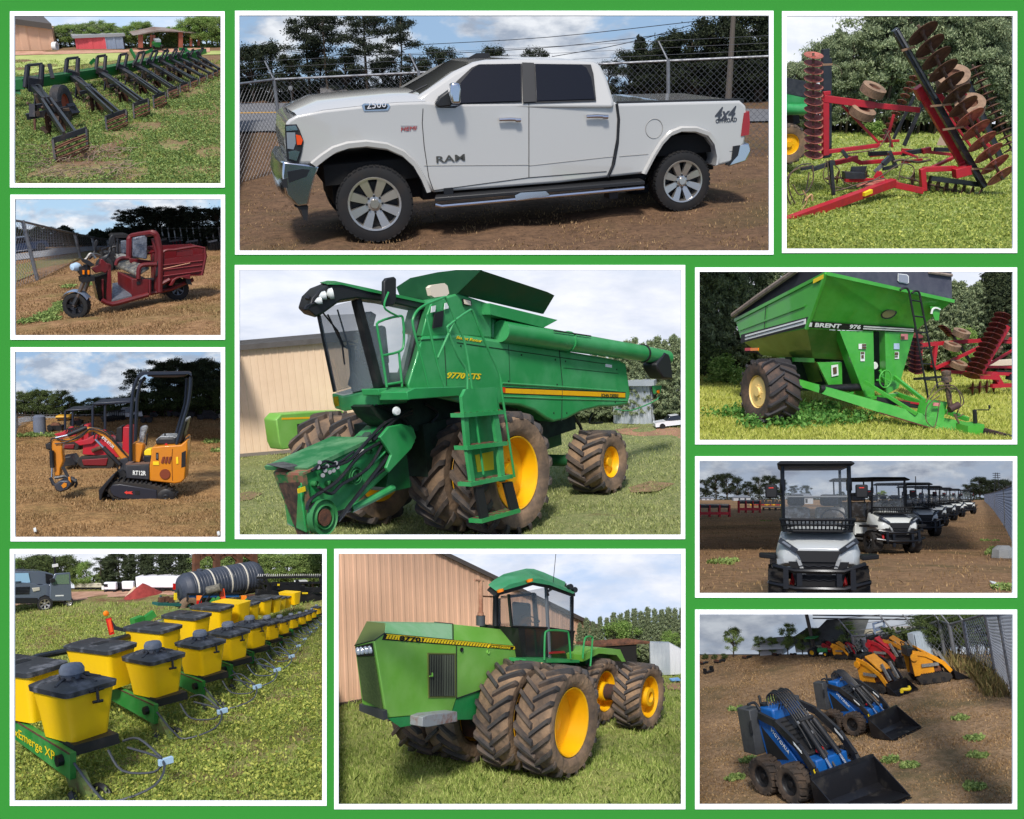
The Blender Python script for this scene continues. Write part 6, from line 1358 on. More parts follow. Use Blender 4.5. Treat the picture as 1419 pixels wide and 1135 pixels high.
  for t in (.42,.995):
    q=p0.lerp(p1,t); d=(p1-p0).normalized(); B().cyl(q,q+d*.04,.175 if t<.5 else .17,n=22).obj('clamp_ring',JD if t<.5 else BLK,au)
  sp=B(); P=S([(1318,318),(1345,282),(1358,288),(1364,310),(1370,366),(1340,362),(1322,335)],.33); sp.loft([P,[p+Vector((0,.3,0)) for p in P]]); sp.obj('auger_spout',BLKP,au,bev=.03)
  seam(T,r,[S([(1000,215),(1115,232)],.4)],BLK,.012,'hose')
  # lamps
  decal(r,S([(614,82),(622,74),(662,68),(671,76),(676,100),(668,107),(630,112),(620,106)],YB-.3),(0,.06,0),mat('lamp_cream',(236,220,196),.4),'work_light')
  decal(r,S([(720,116),(744,121),(746,139),(722,134)],YB-.01),(0,.03,0),BDEC,'lamp_frame')
  decal(r,S([(722,118),(742,123),(744,137),(724,132)],YB-.018),(0,.01,0),mat('lamp_cream',(236,220,196),.4),'work_light')
  decal(r,S([(632,160),(660,152),(655,202),(626,208)],YB),(0,.02,0),BLKP,'intake_screen')
  for q in ((622,140),(663,130)):
    decal(r,S([(q[0],q[1]),(q[0]+13,q[1]-3),(q[0]+11,q[1]+16),(q[0]-2,q[1]+19)],YB-.004),(0,.01,0),WDEC,'warning_sticker')
  # cab
  yc,yf=.95,1.95
  Ln,Tn=T.s_(457,388,yc),T.s_(388,120,yc); Rl,Rt=T.s_(545,385,yc),T.s_(597,150,yc); Lf,Tf=T.s_(322,404,yf),T.s_(272,168,yf); Ml,Mt=T.s_(352,412,1.6),T.s_(292,150,1.6)
  d=Vector((0,1.0,0)); Rlf,Rtf=Rl+d,Rt+d
  cabr=r
  g=B(); g.add([Ln,Rl,Rt,Tn],[(0,1,2,3)]); g.obj('side_glass',GLS,cabr)
  bow=lambda a,c,k:(a+c)/2+Vector((-k,0,0))
  g=B(); low=[Ln,bow(Ln,Ml,.12),Ml,bow(Ml,Lf,.04),Lf]; top=[Tn,bow(Tn,Mt,.12),Mt,bow(Mt,Tf,.04),Tf]
  g.loft([low,top],closed=False); g.obj('windscreen',GLS,cabr,smooth=60)
  g=B(); g.add([Lf,Rlf,Rtf,Tf],[(0,1,2,3)]); g.obj('side_glass',GLS,cabr)
  g=B(); g.tube([Ln,Tn],.05,6,sq=True); g.obj('cab_pillar',BLK,cabr)
  g=B(); g.tube([Rl+Vector((.02,0,0)),Rt+Vector((.02,0,0))],.075,6,sq=True); g.obj('cab_pillar',BLK,cabr)
  g=B(); g.tube([Rlf,Rtf],.06,6,sq=True); g.obj('cab_pillar',BLK,cabr)
  g=B(); g.tube([Lf,Tf],.02,6,sq=True); g.obj('cab_pillar',BLK,cabr)
  g=B(); g.tube([Ln+Vector((.02,-.01,0)),Rl+Vector((0,-.01,0))],.025,6,sq=True); g.obj('door_sill',BLK,cabr)
  g=B(); g.prism([Rl+Vector((.03,0,-.1)),Rlf+Vector((.03,0,-.1)),Rlf+Vector((.03,0,.18)),Rl+Vector((.03,0,.18))],(.03,0,0)); g.obj('rear_wall',mat('cab_trim',(70,74,76),.8),cabr)
  0 and g.prism([Rl+Vector((.03,0,0)),Rlf+Vector((.03,0,0)),Rtf+Vector((.03,0,0)),Rt+Vector((.03,0,0))],(.03,0,0))
  # roof
  nr=S([(288,160),(262,172),(240,150),(252,112),(278,86),(318,70),(345,68),(420,88),(600,128),(600,152),(470,124),(390,114),(340,122)],yc-.1)
  fr=[Vector((p.x+1.12,yf+.02,p.z-.05)) for p in nr]
  md=[Vector((p.x+.42,(yc+yf)/2,p.z+.02)) for p in nr]
  g=B(); g.loft([nr,md,fr]); g.obj('cab_roof',BLKP,cabr,bev=.02,smooth=50)
  nr=S([(300,72),(325,66),(350,67),(430,84),(600,122),(600,130),(420,92),(345,73)],yc-.12)
  g=B(); g.loft([nr,[Vector((p.x+.5,1.45,p.z+.04)) for p in nr],[Vector((p.x+1.1,yf,p.z-.03)) for p in nr]]); g.obj('roof_cover',JD,cabr)
  for u,v,q in ((306,101,17),(284,107,13),(271,123,11)):
    b=B(); cc=T.s_(u,v,yc-.14); b.lathe([(.001,-.05),(q/330,-.02),(q/250,0),(q/240,.04),(.001,.05)],cc,(.75,-.6,.1),16); b.obj('roof_lamp',mat('lamp_glass',(206,210,206),.15),cabr)
  b=B(); b.tube(smoothpath(S([(285,128),(250,134),(230,150),(236,138),(262,130)],yc-.1)),.014,6); b.tube(S([(236,118),(240,108)],yc),.03,6); b.obj('grab_bar',BLK,cabr)
  # cab interior
  sb=B(); c0=Rl.lerp(Rlf,.45); x,y,z=c0; sb.box(x-.3,x-.02,y-.2,y+.25,z,z+.35); sb.box(x-.12,x,y-.2,y+.25,z+.3,z+.85)
  sb.obj('operator_seat',BLKP,cabr,bev=.05)
  st=B(); c1=T.s_(372,262,1.45); st.lathe([(.15,-.01),(.165,0),(.15,.012),(.14,0),(.15,-.01)],c1,(.5,0,.85),24); st.tube([c1,c1+Vector((-.02,0,-.62))],.045,8); st.tube([c1+Vector((0,-.15,0)),c1+Vector((0,.15,0))],.012,5); st.obj('steering_column',BLKP,cabr)
  b=B(); b.prism(S([(385,310),(405,312),(440,345),(445,380),(425,385),(395,345)],1.2),(0,.1,0)); b.obj('control_console',BLKP,cabr,bev=.02)
  for l in ([(300,165),(345,260),(352,320)],[(330,150),(380,320),(400,330)],[(285,160),(330,215),(350,265)]):
    b=B(); b.tube(S(l,1.25),.012,5); b.obj('wiper_arm',BLK,cabr)
  # cab floor and platform
  b=B(); P1=[Ln,Rl,Rlf,Lf,Ml]; P1=[p+Vector((-.03,0,0)) for p in P1]
  b.loft([[Vector((p.x,p.y,p.z-.24)) for p in P1],[Vector((p.x,p.y,p.z-.16))+(p-(Ln+Rlf)/2)*.05 for p in P1],[Vector((p.x,p.y,p.z-.02))+(p-(Ln+Rlf)/2)*.06 for p in P1]]); b.obj('cab_floor',JD,r,bev=.02)
  P=S([(545,405),(570,392),(720,388),(748,392),(726,422),(700,418),(560,428),(550,430)],.35); b=B(); b.prism(P,(0,.5,0)); b.obj('platform',JD,r,bev=.01)
  P=S([(455,395),(550,388),(565,400),(545,418),(460,415)],.8); b=B(); b.prism(P,(0,.3,0)); b.obj('platform',JD,r,bev=.01)
  b=B(); b.prism([T.s_(320,420,1.7)+Vector((0,0,0)),T.s_(332,418,1.7),T.s_(336,448,1.7),T.s_(324,450,1.7)],(-.02,0,0)); b.obj('round_badge',mat('badge_gold',(190,160,40),.4),r)
  # chassis
  b=B(); xa,xb=hub.x-.9,rh.x+.45
  b.box(xa,xb,.98,2.3,1.0,1.75); b.obj('chassis',mat('chassis_green',(10,40,22),.7,col2=(24,30,22),scale=5),r)
  b=B(); b.cyl((hub.x,.3,Rr),(hub.x,3.2,Rr),.16); b.cyl((rh.x,.3,R2),(rh.x,3.0,R2),.1); b.box(hub.x-.3,hub.x+.3,1.1,2.2,.7,1.2); b.box(hub.x+.4,rh.x+.3,1.2,2.2,.75,1.3); b.obj('axle',JDD,r)
  for l,q in (([(450,440),(520,475),(560,520)],.03),([(600,440),(640,470),(620,500)],.02),([(1060,480),(1085,520),(1070,560)],.03),([(1120,470),(1110,500),(1150,500)],.02)):
    B().tube(smoothpath(S(l,1.0)),q,6).obj('hose',BLK,r)
  b=B(); b.prism(S([(430,450),(470,425),(560,412),(735,420),(735,500),(620,530),(500,520),(450,480)],1.05),(0,.35,0)); b.obj('cab_underframe',mat('chassis_green',(10,40,22),.7),r)
  # feeder house
  yn=.95; fw=.72
  P=S([(440,558),(480,520),(560,508),(572,560),(485,660),(400,740),(335,800),(300,838),(232,842),(214,700),(228,652),(330,600)],yn)
  b=B(); b.loft([P,[p+Vector((.28,.62,0)) for p in P]]); fh=b.obj('feeder_house',JD,r,bev=.02)
  P=S([(420,540),(455,545),(300,625),(215,672),(205,655)],yn-.01)
  b=B(); b.prism(S([(235,640),(440,545),(448,552),(240,652)],yn-.02),(0,fw+.04,0)); b.obj('feeder_top',mat('worn_green',(100,150,106),.45,col2=(30,110,60),scale=2,lo=.4,hi=.6),fh)
  hw=B(); a_,b_,c_,d_=T.s_(222,664,yn-.05),T.s_(246,846,yn-.05),T.s_(205,846,yn+.35),T.s_(132,660,yn+.5)
  e=Vector((.07,0,0)); hw.hexa([b_,b_+e,c_+e,c_,a_,a_+e,d_+e,d_]); hw.obj('header_plate',mat('scuffed_green',(30,100,54),.6,col2=(136,92,72),scale=6,lo=.45,hi=.6),fh)
  h2=B(); q=Vector((-.012,0,0)); h2.add([a_.lerp(b_,.12).lerp(d_,.1)+q,b_.lerp(c_,.1)+q,c_.lerp(b_,.1)+q,d_.lerp(c_,.15).lerp(a_,.08)+q],[(0,1,2,3)]); h2.obj('feeder_mouth',mat('mouth_dark',(46,36,32),.9,col2=(96,70,56),scale=12),fh)
  h3=B(); h3.prism([d_+Vector((0,0,.0)),a_+Vector((0,0,.0)),a_+Vector((.22,0,.03)),d_+Vector((.22,0,.08))],(0,0,.03)); h3.obj('lock_bar',mat('red_worn',(150,96,78),.6,col2=(60,120,74),scale=9,lo=.45,hi=.6),fh)
  b=B(); b.prism(S([(160,640),(230,660),(255,655),(215,632)],yn+.2),(0,.3,.04)); b.obj('rubber_flap',mat('grey_rubber',(96,98,96),.6,col2=(60,62,62),scale=12),fh)
  for u,v,q,y in ((287,793,47,yn-.14),(383,664,24,yn-.08),(305,688,8,yn-.05),(262,690,8,yn-.05),(430,590,7,yn-.05)):
    cc=T.s_(u,v,y); rr=q/211; b=B(); b.lathe([(.001,-.01),(rr*.28,-.02),(rr*.3,.0),(rr*.62,.01),(rr*.66,-.035),(rr*.7,.0),(rr*.95,0),(rr,-.03),(rr,.07),(.001,.07)],cc,(0,1,0),30); o=b.obj('drive_pulley',mat('pulley_green',(60,130,76),.45,col2=(30,110,54),scale=5),fh)
    if q>30:B().cyl(cc+Vector((0,-.03,0)),cc+Vector((0,.0,0)),rr*.48,n=24).obj('pulley_face',RUST,o)
  b=B(); b.prism(S([(462,545),(490,512),(530,504),(565,515),(575,545),(560,580),(490,655),(482,640),(498,600),(480,572)],yn-.18),(0,.05,0)); b.obj('drive_shield',JD,fh,bev=.01)
  for l,q in (([(330,805),(400,715),(490,600)],.028),([(345,790),(420,690),(480,640)],.022),([(270,700),(310,720),(345,690),(425,640),(470,565)],.022),([(235,770),(250,735),(330,680),(400,600),(465,560)],.024),([(300,755),(255,752),(245,800)],.02),([(280,640),(360,620),(420,560),(480,500),(560,470)],.024),([(250,650),(290,620),(330,625),(380,590)],.018),([(560,460),(520,480),(440,555)],.03)):
    B().tube(smoothpath(S(l,yn-.1)),q,6).obj('hydraulic_hose',BLK,fh)
  B().tube(S([(415,650),(482,585)],yn-.08),.018,6).obj('tie_rod',JD,fh)
  for i,(u,v) in enumerate(((270,640),(292,650),(306,655),(318,650),(330,640),(298,636),(285,665),(275,625),(325,627))):
    cc=T.s_(u,v,yn-.06); B().cyl(cc,cc+Vector((-.05,-.05,.02)),.028,n=8).obj('hydraulic_coupler',mat('coupler_steel',(112,114,118),.45,.6),fh)
  for u,v in ((350,590),(385,572),(410,560)):
    b=B(); cc=T.s_(u,v,yn+.2); b.prism([cc,cc+Vector((.18,0,.09)),cc+Vector((.18,.12,.09)),cc+Vector((0,.12,0))],(0,0,.015)); b.obj('slot_cover',mat('slot_dark',(60,80,70),.5),fh)
  B().tube(S([(372,768),(440,735),(502,702)],yn-.02),.05,10).obj('lift_cylinder',JD,fh)
  B().tube(S([(300,790),(380,765)],yn-.02),.03,10).obj('cylinder_rod',BLK,fh)
  b=B(); b.prism(S([(495,610),(545,600),(556,700),(505,712),(480,700)],yn),(0,.4,0)); b.obj('front_frame',JDD,r)
  decal(fh,S([(381,597),(412,582),(414,592),(384,610)],yn-.03),(0,.01,0),WDEC,'warning_sticker')
  decal(fh,S([(207,705),(230,697),(232,712),(209,719)],yn-.07),(0,.01,0),YDEC,'warning_sticker')
  b=B(); cc=T.s_(512,464,.6); b.lathe([(.001,-.04),(.05,-.03),(.06,0),(.001,.03)],cc,(.4,1,0),14); b.obj('work_light',mat('lamp_glass',(206,210,206),.15),r)
  # ladder
  yl=-.22
  lr=B(); lr.prism(S([(728,396),(748,394),(820,390),(824,412),(828,476),(842,568),(850,682),(838,684),(826,575),(812,478),(735,482),(742,580),(758,690),(746,692),(730,580),(716,420)],yl),(0,.05,0)); lad=lr.obj('ladder',JD,r)
  B().prism(S([(735,480),(813,474),(842,680),(758,690)],yl+.2),(0,.02,0)).obj('riser_plate',JD,lad)
  B().prism(S([(735,398),(818,392),(822,472),(735,478)],yl+.08),(0,.02,0)).obj('riser_plate',JD,lad)
  for u0,v0,u1,v1 in ((722,484,848,473),(733,585,858,570),(744,698,874,672),(778,812,897,778)):
    t=B(); a,c=T.s_(u0,v0,yl-.03),T.s_(u1,v1,yl-.03); t.prism([a,c,c+Vector((0,.22,.0)),a+Vector((0,.22,0))],(0,0,.055)); o=t.obj('step',JD,lad)
    t=B()
    for k in range(7):
      q=a.lerp(c,(k+.5)/7); t.box(q.x-.02,q.x+.03,q.y+.03,q.y+.19,q.z+.056,q.z+.062)
    t.obj('grip_holes',RUST,o)
  B().prism(S([(757,700),(782,698),(802,808),(778,812)],yl),(0,.04,0)).obj('rubber_strap',BLKP,lad)
  B().prism(S([(846,686),(872,682),(895,772),(870,780)],yl),(0,.04,0)).obj('rubber_strap',BLKP,lad)
  decal(lad,S([(757,600),(812,588),(815,645),(765,653)],yl+.19),(0,.01,0),YDEC,'instruction_sticker')
  for u,v,m_ in ((734,412,WDEC),(755,410,WDEC),(775,409,YDEC),(777,440,WDEC)):
    decal(lad,S([(u,v),(u+15,v-1),(u+15,v+(30 if v<430 else 14)),(u,v+(32 if v<430 else 15))],yl+.07),(0,.008,0),m_,'instruction_sticker')
  for pts in ([(612,388),(590,300),(565,205),(566,172),(590,142),(650,116),(668,118),(700,195),(722,245),(738,330),(750,420),(782,660)],[(662,388),(640,320),(605,165)],
        [(768,476),(738,466),(732,430),(731,345),(704,295),(672,215),(680,195),(735,155),(750,158),(775,225),(830,345),(838,400),(850,480),(878,668)],[(690,190),(640,300)],[(840,465),(828,455),(820,395)]):
    B().tube(smoothpath(S(pts,yl+.05),3),.017,7).obj('handrail',JD,r)
  for pts in ([(483,390),(468,290),(455,215),(458,188),(520,170),(533,182),(535,258),(520,280),(470,292)],[(520,280),(530,388)],[(480,382),(530,374)]):
    B().tube(smoothpath(S(pts,yc-.2),3),.017,7).obj('handrail',JD,r)
  b=B(); b.prism(S([(476,62),(484,52),(506,48),(513,54),(513,125),(505,136),(482,141),(475,132)],yc-.3),(0,.06,0)); mi=b.obj('wing_mirror',BLKP,r,bev=.015)
  B().tube(smoothpath(S([(488,96),(476,128),(480,150),(520,172)],yc-.33),3),.014,6).obj('mirror_arm',JD,mi)
  B().tube(smoothpath(S([(1190,458),(1240,462),(1320,428),(1322,405)],YB),3),.012,6).obj('light_arm',JD,r)
  b=B(); b.prism(S([(1310,385),(1334,385),(1330,410),(1314,410)],YB-.02),(0,.04,0)); m_=b.obj('marker_light',JD,r)
  cc=T.s_(1321,404,YB-.03); B().cyl(cc,cc+Vector((0,-.03,0)),.035,n=14).obj('amber_lens',AMB,m_)
  # background: warehouse, second tractor, shed, pickup, pines
  tan=mat('tan_sheet_metal',(222,196,166),.55,col2=(208,180,150),scale=.6)
  p0,p1=T.g(-40,612),T.g(400,576); h=T.hz(p0,284); dv=Vector((-(p1-p0).y,(p1-p0).x,0)).normalized()*2.5
  bd=metal_building(T,p0,p1,p0+dv,h,'tan ribbed metal warehouse behind the combine harvester cab',tan,rib=.17,ribd=.012)
  T.one(B().prism([p0+Vector((0,-.04,0)),p1+Vector((0,-.04,0)),p1+Vector((0,0,0)),p0],(0,0,.08)),'foundation_blocks',mat('concrete',(120,112,104),.9),'low concrete footing under the tan warehouse behind the combine','footing')
  g0=T.g(250,618); yy=g0.y
  t2=T.root('articulated_tractor','smaller-looking light green tractor parked behind the combine feeder','tractor')
  P=S([(140,490),(156,472),(240,466),(345,462),(372,490),(372,520),(262,548),(245,570),(160,584),(150,562)],yy)
  b=B(); b.loft([P,[p+Vector((.1,.5,0)) for p in P]]); b.obj('hood',JD2,t2,bev=.03)
  decal(t2,S([(158,485),(368,478),(368,483),(158,491)],yy-.005),(0,.01,0),YEL,'hood_stripe')
  decal(t2,S([(205,504),(242,502),(242,548),(207,552)],yy-.005),(0,.01,0),BLK,'side_grille')
  decal(t2,S([(196,570),(242,568),(242,582),(198,584)],yy-.03),(0,.06,0),STL,'counterweight')
  cc=T.s_(325,572,yy-.2); rr=.33
  ag_tyre(t2,(cc.x,yy+.0,cc.z),rr,.3,rr*.6,RUBM,YEL,n=16,lugh=.03,dish=.08,dirn=-1,lugm=LUG,lugw=.03,sweep=1)
  sh=mat('galvanised_sheet',(176,184,192),.4,.3,col2=(200,204,208),scale=2)
  a,c=T.g(1188,502),T.g(1306,505); h=T.hz(a,384)
  metal_building(T,c,a,c+Vector((2.2,.6,0)),h,'grey corrugated metal shed behind the combine rear wheel',sh,rib=.10,name='shed',roofm=sh)
  p=T.g(1366,514); lowcar(T,(p.x,p.y,0),R(-50),'white pickup facing forward by the grey shed, right of the combine',mat('white_car_paint',(226,228,230),.3,coat=.5),pick=True,scale=.17)
  T.trees([(1100+24*i,500,[330,300,290,310,280,262,256,270,262,250,262,246,256][i],'fir',i % 4,.85) for i in range(13)],'pines behind the combine','dark pine in the row behind the combine unloading auger',PINE)
  thicket(T,500,PINED,.5,u0=1000,label='dark undergrowth below the pines behind the combine')
  grass(T,500,60000,.05,GRS,'short mown grass around the combine harvester',seed=2,w=.007)
  close_bay(T)
tile_combine()
# ================================================================ bottom middle: articulated green tractor
def tile_tractor():
  T=Tile((458,755,2.855),(469.2,767,943.8,1114.7),560,11.2,(940,945),(1262,742),.72,roll=-2)
  turf=ground_mat('lush_turf',(136,146,76),(172,172,104),(116,92,66),.6,8,lo3=.6,hi3=.75)
  T.ground(470,turf,seed=3)
  T.sky(472,1.3,sky_mat('sky_soft_clouds',(150,180,224),(178,200,230),(228,230,238),(200,208,224),.56,2.6,.16,off=6.2,strength=.97,stretch=2.4))
  r=T.root('articulated_tractor','light green articulated tractor with eight dual wheels in front of the tan warehouse','tractor')
  S=T.side; yh=1.3
  hub=T.s_(968,703,0); R1=hub.z-.005
  for y in (.0,.70):ag_tyre(r,(hub.x,y+.29,R1),R1,.58,R1*.62,RUBM,YEL,n=20,lugh=.06,dish=.34,dirn=-1,hub=False,lugw=.04,sweep=1.2,lugm=LUG)
  for y in (1.65,2.3):ag_tyre(r,(hub.x,y+.3,R1),R1,.58,R1*.62,RUBM,YEL,n=18,lugh=.06,dish=.3,out=1,hub=False,lugw=.04,sweep=1.2,lugm=LUG)
  rh=T.s_(1272,602,0); R2=rh.z-.005
  for y in (.0,.82):
    w=ag_tyre(r,(rh.x,y+.24,R2),R2,.48,R2*.62,RUBM,YEL,n=20,lugh=.045,dish=.2,dirn=-1,hub=True,lugw=.035,sweep=1.2,lugm=LUG)
    b=B(); b.lathe([(R2*.3,.2),(R2*.28,.03),(R2*.16,.02),(R2*.14,.1),(.001,.1)],(rh.x,y,R2),(0,1,0),24); b.obj('hub',YEL,w)
  ag_tyre(r,(rh.x,2.7,R2),R2,.48,R2*.62,RUBM,YEL,n=18,lugh=.045,dish=.2,out=1,lugm=LUG)
  # hood
  near=S([(172,380),(214,349),(484,376),(756,405),(762,470),(700,480),(640,520),(590,578),(497,612),(480,664),(224,686)],yh)
  far=[Vector((p.x,yh+.55,p.z)) for p in near]; far[0]=T.s_(95,398,yh+.55); far[-1]=T.s_(125,630,yh+.55); far[1]=T.s_(150,352,yh+.55)
  b=B(); b.loft([near,far]); b.obj('hood_side',JD2,r,bev=.015)
  top=B(); tn=S([(172,378),(214,349),(484,376),(484,311),(212,308)],yh); yt=yh+.22
  tp=[T.s_(218,310,yt),T.s_(482,314,yt),T.s_(744,341,yt)]; lw=S([(214,349),(484,376),(756,405)],yh); no=S([(174,378)],yh)[0]
  fw=[p+Vector((.0,.33,.0)) for p in tp]; fl=[T.s_(150,352,yh+.55),tp[1]+Vector((0,.5,-.1)),tp[2]+Vector((0,.5,-.1))]
  pale=mat('sun_bleached_green',(138,180,138),.4,col2=(110,168,110),scale=2,lo=.4,hi=.7)
  for i,m_ in ((0,pale),(1,JD2)):
    b=B(); b.loft([[lw[i],tp[i],fw[i],fl[i]],[lw[i+1],tp[i+1],fw[i+1],fl[i+1]]]); b.obj('hood_top',m_,r,bev=.01)
  b=B(); fn=T.s_(95,398,yh+.55); b.add([no,lw[0],tp[0],fw[0],fn],[(0,1,2),(0,2,3,4)]); b.obj('nose_slope',mat('olive_mesh',(90,104,52),.7),r)
  seam(T,r,[[lw[1]+Vector((0,-.004,0)),tp[1]+Vector((0,-.01,.004)),fw[1]+Vector((0,0,.004))],S([(484,376),(498,400),(499,608)],yh-.004),S([(499,608),(592,576)],yh-.004)],BLK,.008)
  seam(T,r,[[no,lw[0]+Vector((0,-.004,0))],[no,fn]],BLK,.008,'nose_edge')
  # stripe
  decal(r,S([(214,350),(757,402),(757,418),(205,376)],yh-.005),(0,.008,0),BDEC,'stripe')
  yb=B()
  for i in range(46):
    t0=i/46; u=220+525*t0
    if 272<u<360 or 620<u<720:continue
    v0=354+49*t0; v1=372+44*t0; q=S([(u,v1),(u+7,v1),(u+15,v0),(u+8,v0)],yh-.009); yb.prism(q,(0,.004,0))
  yb.prism(S([(222,353),(757,404),(757,406),(222,356)],yh-.011),(0,.003,0)); yb.obj('hazard_pattern',YDEC,r)
  decal(r,S([(268,357),(362,366),(362,384),(268,377)],yh-.008),(0,.004,0),YDEC,'number_plate')
  a,c=T.s_(272,377,yh-.016),T.s_(356,384,yh-.016); text('8770',.06,BDEC,a,c-a,(0,0,1),r,'model_lettering',.003,bold=.03,width=(c-a).length)
  a,c=T.s_(622,405,yh-.012),T.s_(712,413,yh-.012); text('JOHN DEERE',.034,YDEC,a,c-a,(0,0,1),r,'brand_lettering',.003,width=(c-a).length)
  # side grille
  decal(r,S([(385,427),(496,429),(498,604),(388,606)],yh-.012),(0,.012,0),mat('olive_frame',(100,110,54),.5),'grille_frame')
  g=decal(r,S([(391,433),(491,434),(492,598),(393,600)],yh-.016),(0,.004,0),BLK,'side_grille')
  b=B()
  for i in range(15):
    u=396+i*6.6; b.tube(S([(u,436),(u+1,598)],yh-.022),.005 if i<8 else .009,4)
  b.obj('grille_bars',mat('bar_grey',(86,92,76),.5,.4),g)
  b=B(); b.tube(S([(391,520),(403,520),(403,506)],yh-.05),.01,5); b.obj('latch',JD2,g)
  for u,v,q in ((517,415,.032),(622,424,.03)):
    cc=T.s_(u,v,yh); B().lathe([(.001,-.01),(q*.6,-.012),(q,-.02),(q,.01)],cc,(0,1,0),16).obj('grommet',BLK if u<600 else JD2,r)
  # front face
  C=[T.s_(95,398,yh+.55),T.s_(172,380,yh),T.s_(222,686,yh),T.s_(125,630,yh+.55)]
  fnrm=(C[1]-C[0]).cross(C[3]-C[0]).normalized(); 
  if fnrm.x>0:fnrm=-fnrm
  def face(s0,s1,t0,t1,o,m_,nm):return B().prism([bil(C,s0,t0)+fnrm*o,bil(C,s1,t0)+fnrm*o,bil(C,s1,t1)+fnrm*o,bil(C,s0,t1)+fnrm*o],fnrm*.012).obj(nm,m_,r)
  face(.08,.92,.02,.19,.004,BLK,'lamp_panel'); face(.10,.92,.20,.90,.004,mat('front_mesh',(74,92,44),.8,col2=(58,74,36),scale=30),'front_grille')
  for s0 in (.2,.38,.6,.8):
    b=B(); cc=bil(C,s0,.10)+fnrm*.014; b.lathe([(.001,.03),(.045,.02),(.055,0),(.001,-.01)],cc,fnrm,16); b.obj('headlight',mat('lamp_bright',(214,220,226),.1,.2),r)
  b=B(); q=[T.s_(125,626,yh+.6),T.s_(220,654,yh-.05),T.s_(222,690,yh-.05),T.s_(125,652,yh+.6)]; b.prism([p+Vector((-.06,0,0)) for p in q],(.08,0,0)); b.obj('front_bumper',mat('dark_grey_steel',(70,72,76),.5,.3),r)
  # belly, step weight
  P=S([(224,686),(480,664),(497,612),(592,578),(590,690),(500,692),(365,706),(276,722)],yh+.01); b=B(); b.loft([P,[p+Vector((.5,.6,0)) for p in P]]); b.obj('belly_frame',mat('jade_paint',(34,140,72),.4,col2=(40,120,66),scale=3),r)
  b=B(); P=S([(364,682),(388,672),(502,660),(503,700),(385,722),(364,720)],yh-.2); b.prism(P,(0,.3,0)); b.obj('side_weight',mat('grey_paint_worn',(136,140,142),.6,col2=(120,84,70),scale=6,lo=.5,hi=.7),r,bev=.01)
  b=B(); b.box(hub.x-.3,rh.x+.5,1.4,2.0,.45,.95); b.cyl((hub.x,.5,R1),(hub.x,3,R1),.17); b.cyl((rh.x,.5,R2),(rh.x,3,R2),.13); b.obj('chassis',mat('rusty_chassis',(84,50,40),.8,col2=(40,44,36),scale=4),r)
  # cab
  yc=1.2; yf=1.95
  Nf,Nt=T.s_(716,322,yc),T.s_(705,196,yc); Mb,Mt=T.s_(862,328,yc),T.s_(853,168,yc); Rb,Rt=T.s_(966,344,yc),T.s_(955,205,yc)
  Ff,Ft=T.s_(664,318,yf),T.s_(664,212,yf)
  low=S([(745,328),(862,326),(966,343),(955,452),(860,455),(768,455)],yc)
  g1=B(); g1.add([Nf,Mb,Mt,Nt],[(0,1,2,3)]); g1.obj('side_window',GLS,r)
  g1=B(); g1.add([Mb,Rb,Rt,Mt],[(0,1,2,3)]); g1.obj('door_window',GLS,r)
  g1=B(); g1.add([Ff,Nf,Nt,Ft],[(0,1,2,3)]); g1.obj('windscreen',GLS,r)
  dd=Vector((0,yf-yc,0)); 
  b=B(); b.loft([[p+Vector((0,.0,0)) for p in low],[p+dd for p in low]]); b.obj('cab_lower',mat('cab_lower_dark',(30,36,40),.12,spec=.8),r)
  b=B(); b.prism(S([(742,330),(768,330),(775,455),(762,462),(752,400)],yc-.02),(0,.6,0)); b.obj('cab_front_trim',BLK,r)
  for a,c,q in ((Nt,Nf,.018),(Mt,T.s_(866,452,yc),.022),(Rt,T.s_(952,452,yc),.025),(Ft,Ff,.03),(Nf,Mb,.012),(Mb,Rb,.012),(Rb+dd,Rt+dd,.03),(Ft+Vector((.1,0,0)),Rt+dd,.02)):
    B().tube([a,c],q,6,sq=True).obj('cab_frame',BLK if q != .022 else mat('post_grey',(120,126,132),.4,.3),r)
  nr=S([(648,204),(668,182),(705,162),(800,136),(830,138),(872,152),(968,192),(968,203),(955,206),(860,172),(800,160),(705,190)],yc-.12)
  b=B(); b.loft([nr,[Vector((p.x+.35,1.45,p.z+.01)) for p in nr],[Vector((p.x+1.05,yf-.1,p.z-.05)) for p in nr]]); b.obj('roof_edge',BLKP,r,smooth=50)
  nr=S([(660,186),(705,158),(800,133),(832,134),(874,148),(966,188),(960,194),(870,160),(800,148),(705,175)],yc-.15)
  b=B(); b.loft([nr,[Vector((p.x+.35,1.45,p.z+.02)) for p in nr],[Vector((p.x+1.05,yf-.12,p.z-.04)) for p in nr]]); b.obj('cab_roof',mat('roof_green',(64,150,100),.4,col2=(96,168,124),scale=2),r,smooth=50)
  for u,v in ((788,142),(672,182)):
    b=B(); cc=T.s_(u,v,yc-.2); b.lathe([(.001,-.02),(.05,-.02),(.06,.02),(.001,.03)],cc,(0,.3,1),12); o=b.obj('beacon',AMB,r)
  for u,v in ((946,166),(963,178)):
    b=B(); cc=T.s_(u,v,yc-.1); b.lathe([(.001,-.05),(.035,-.045),(.05,.03),(.045,.05),(.001,.05)],cc,(-.4,-.9,.1),14); b.obj('work_light',BLKP,r)
  B().tube([T.s_(878,178,yc-.1),T.s_(886,95,yc),T.s_(892,30,yc)],.005,4).obj('antenna',BLK,r)
  b=B(); b.tube(smoothpath(S([(880,172),(860,185),(862,200)],yc-.1)),.02,6); b.obj('mirror_bracket',BLK,r)
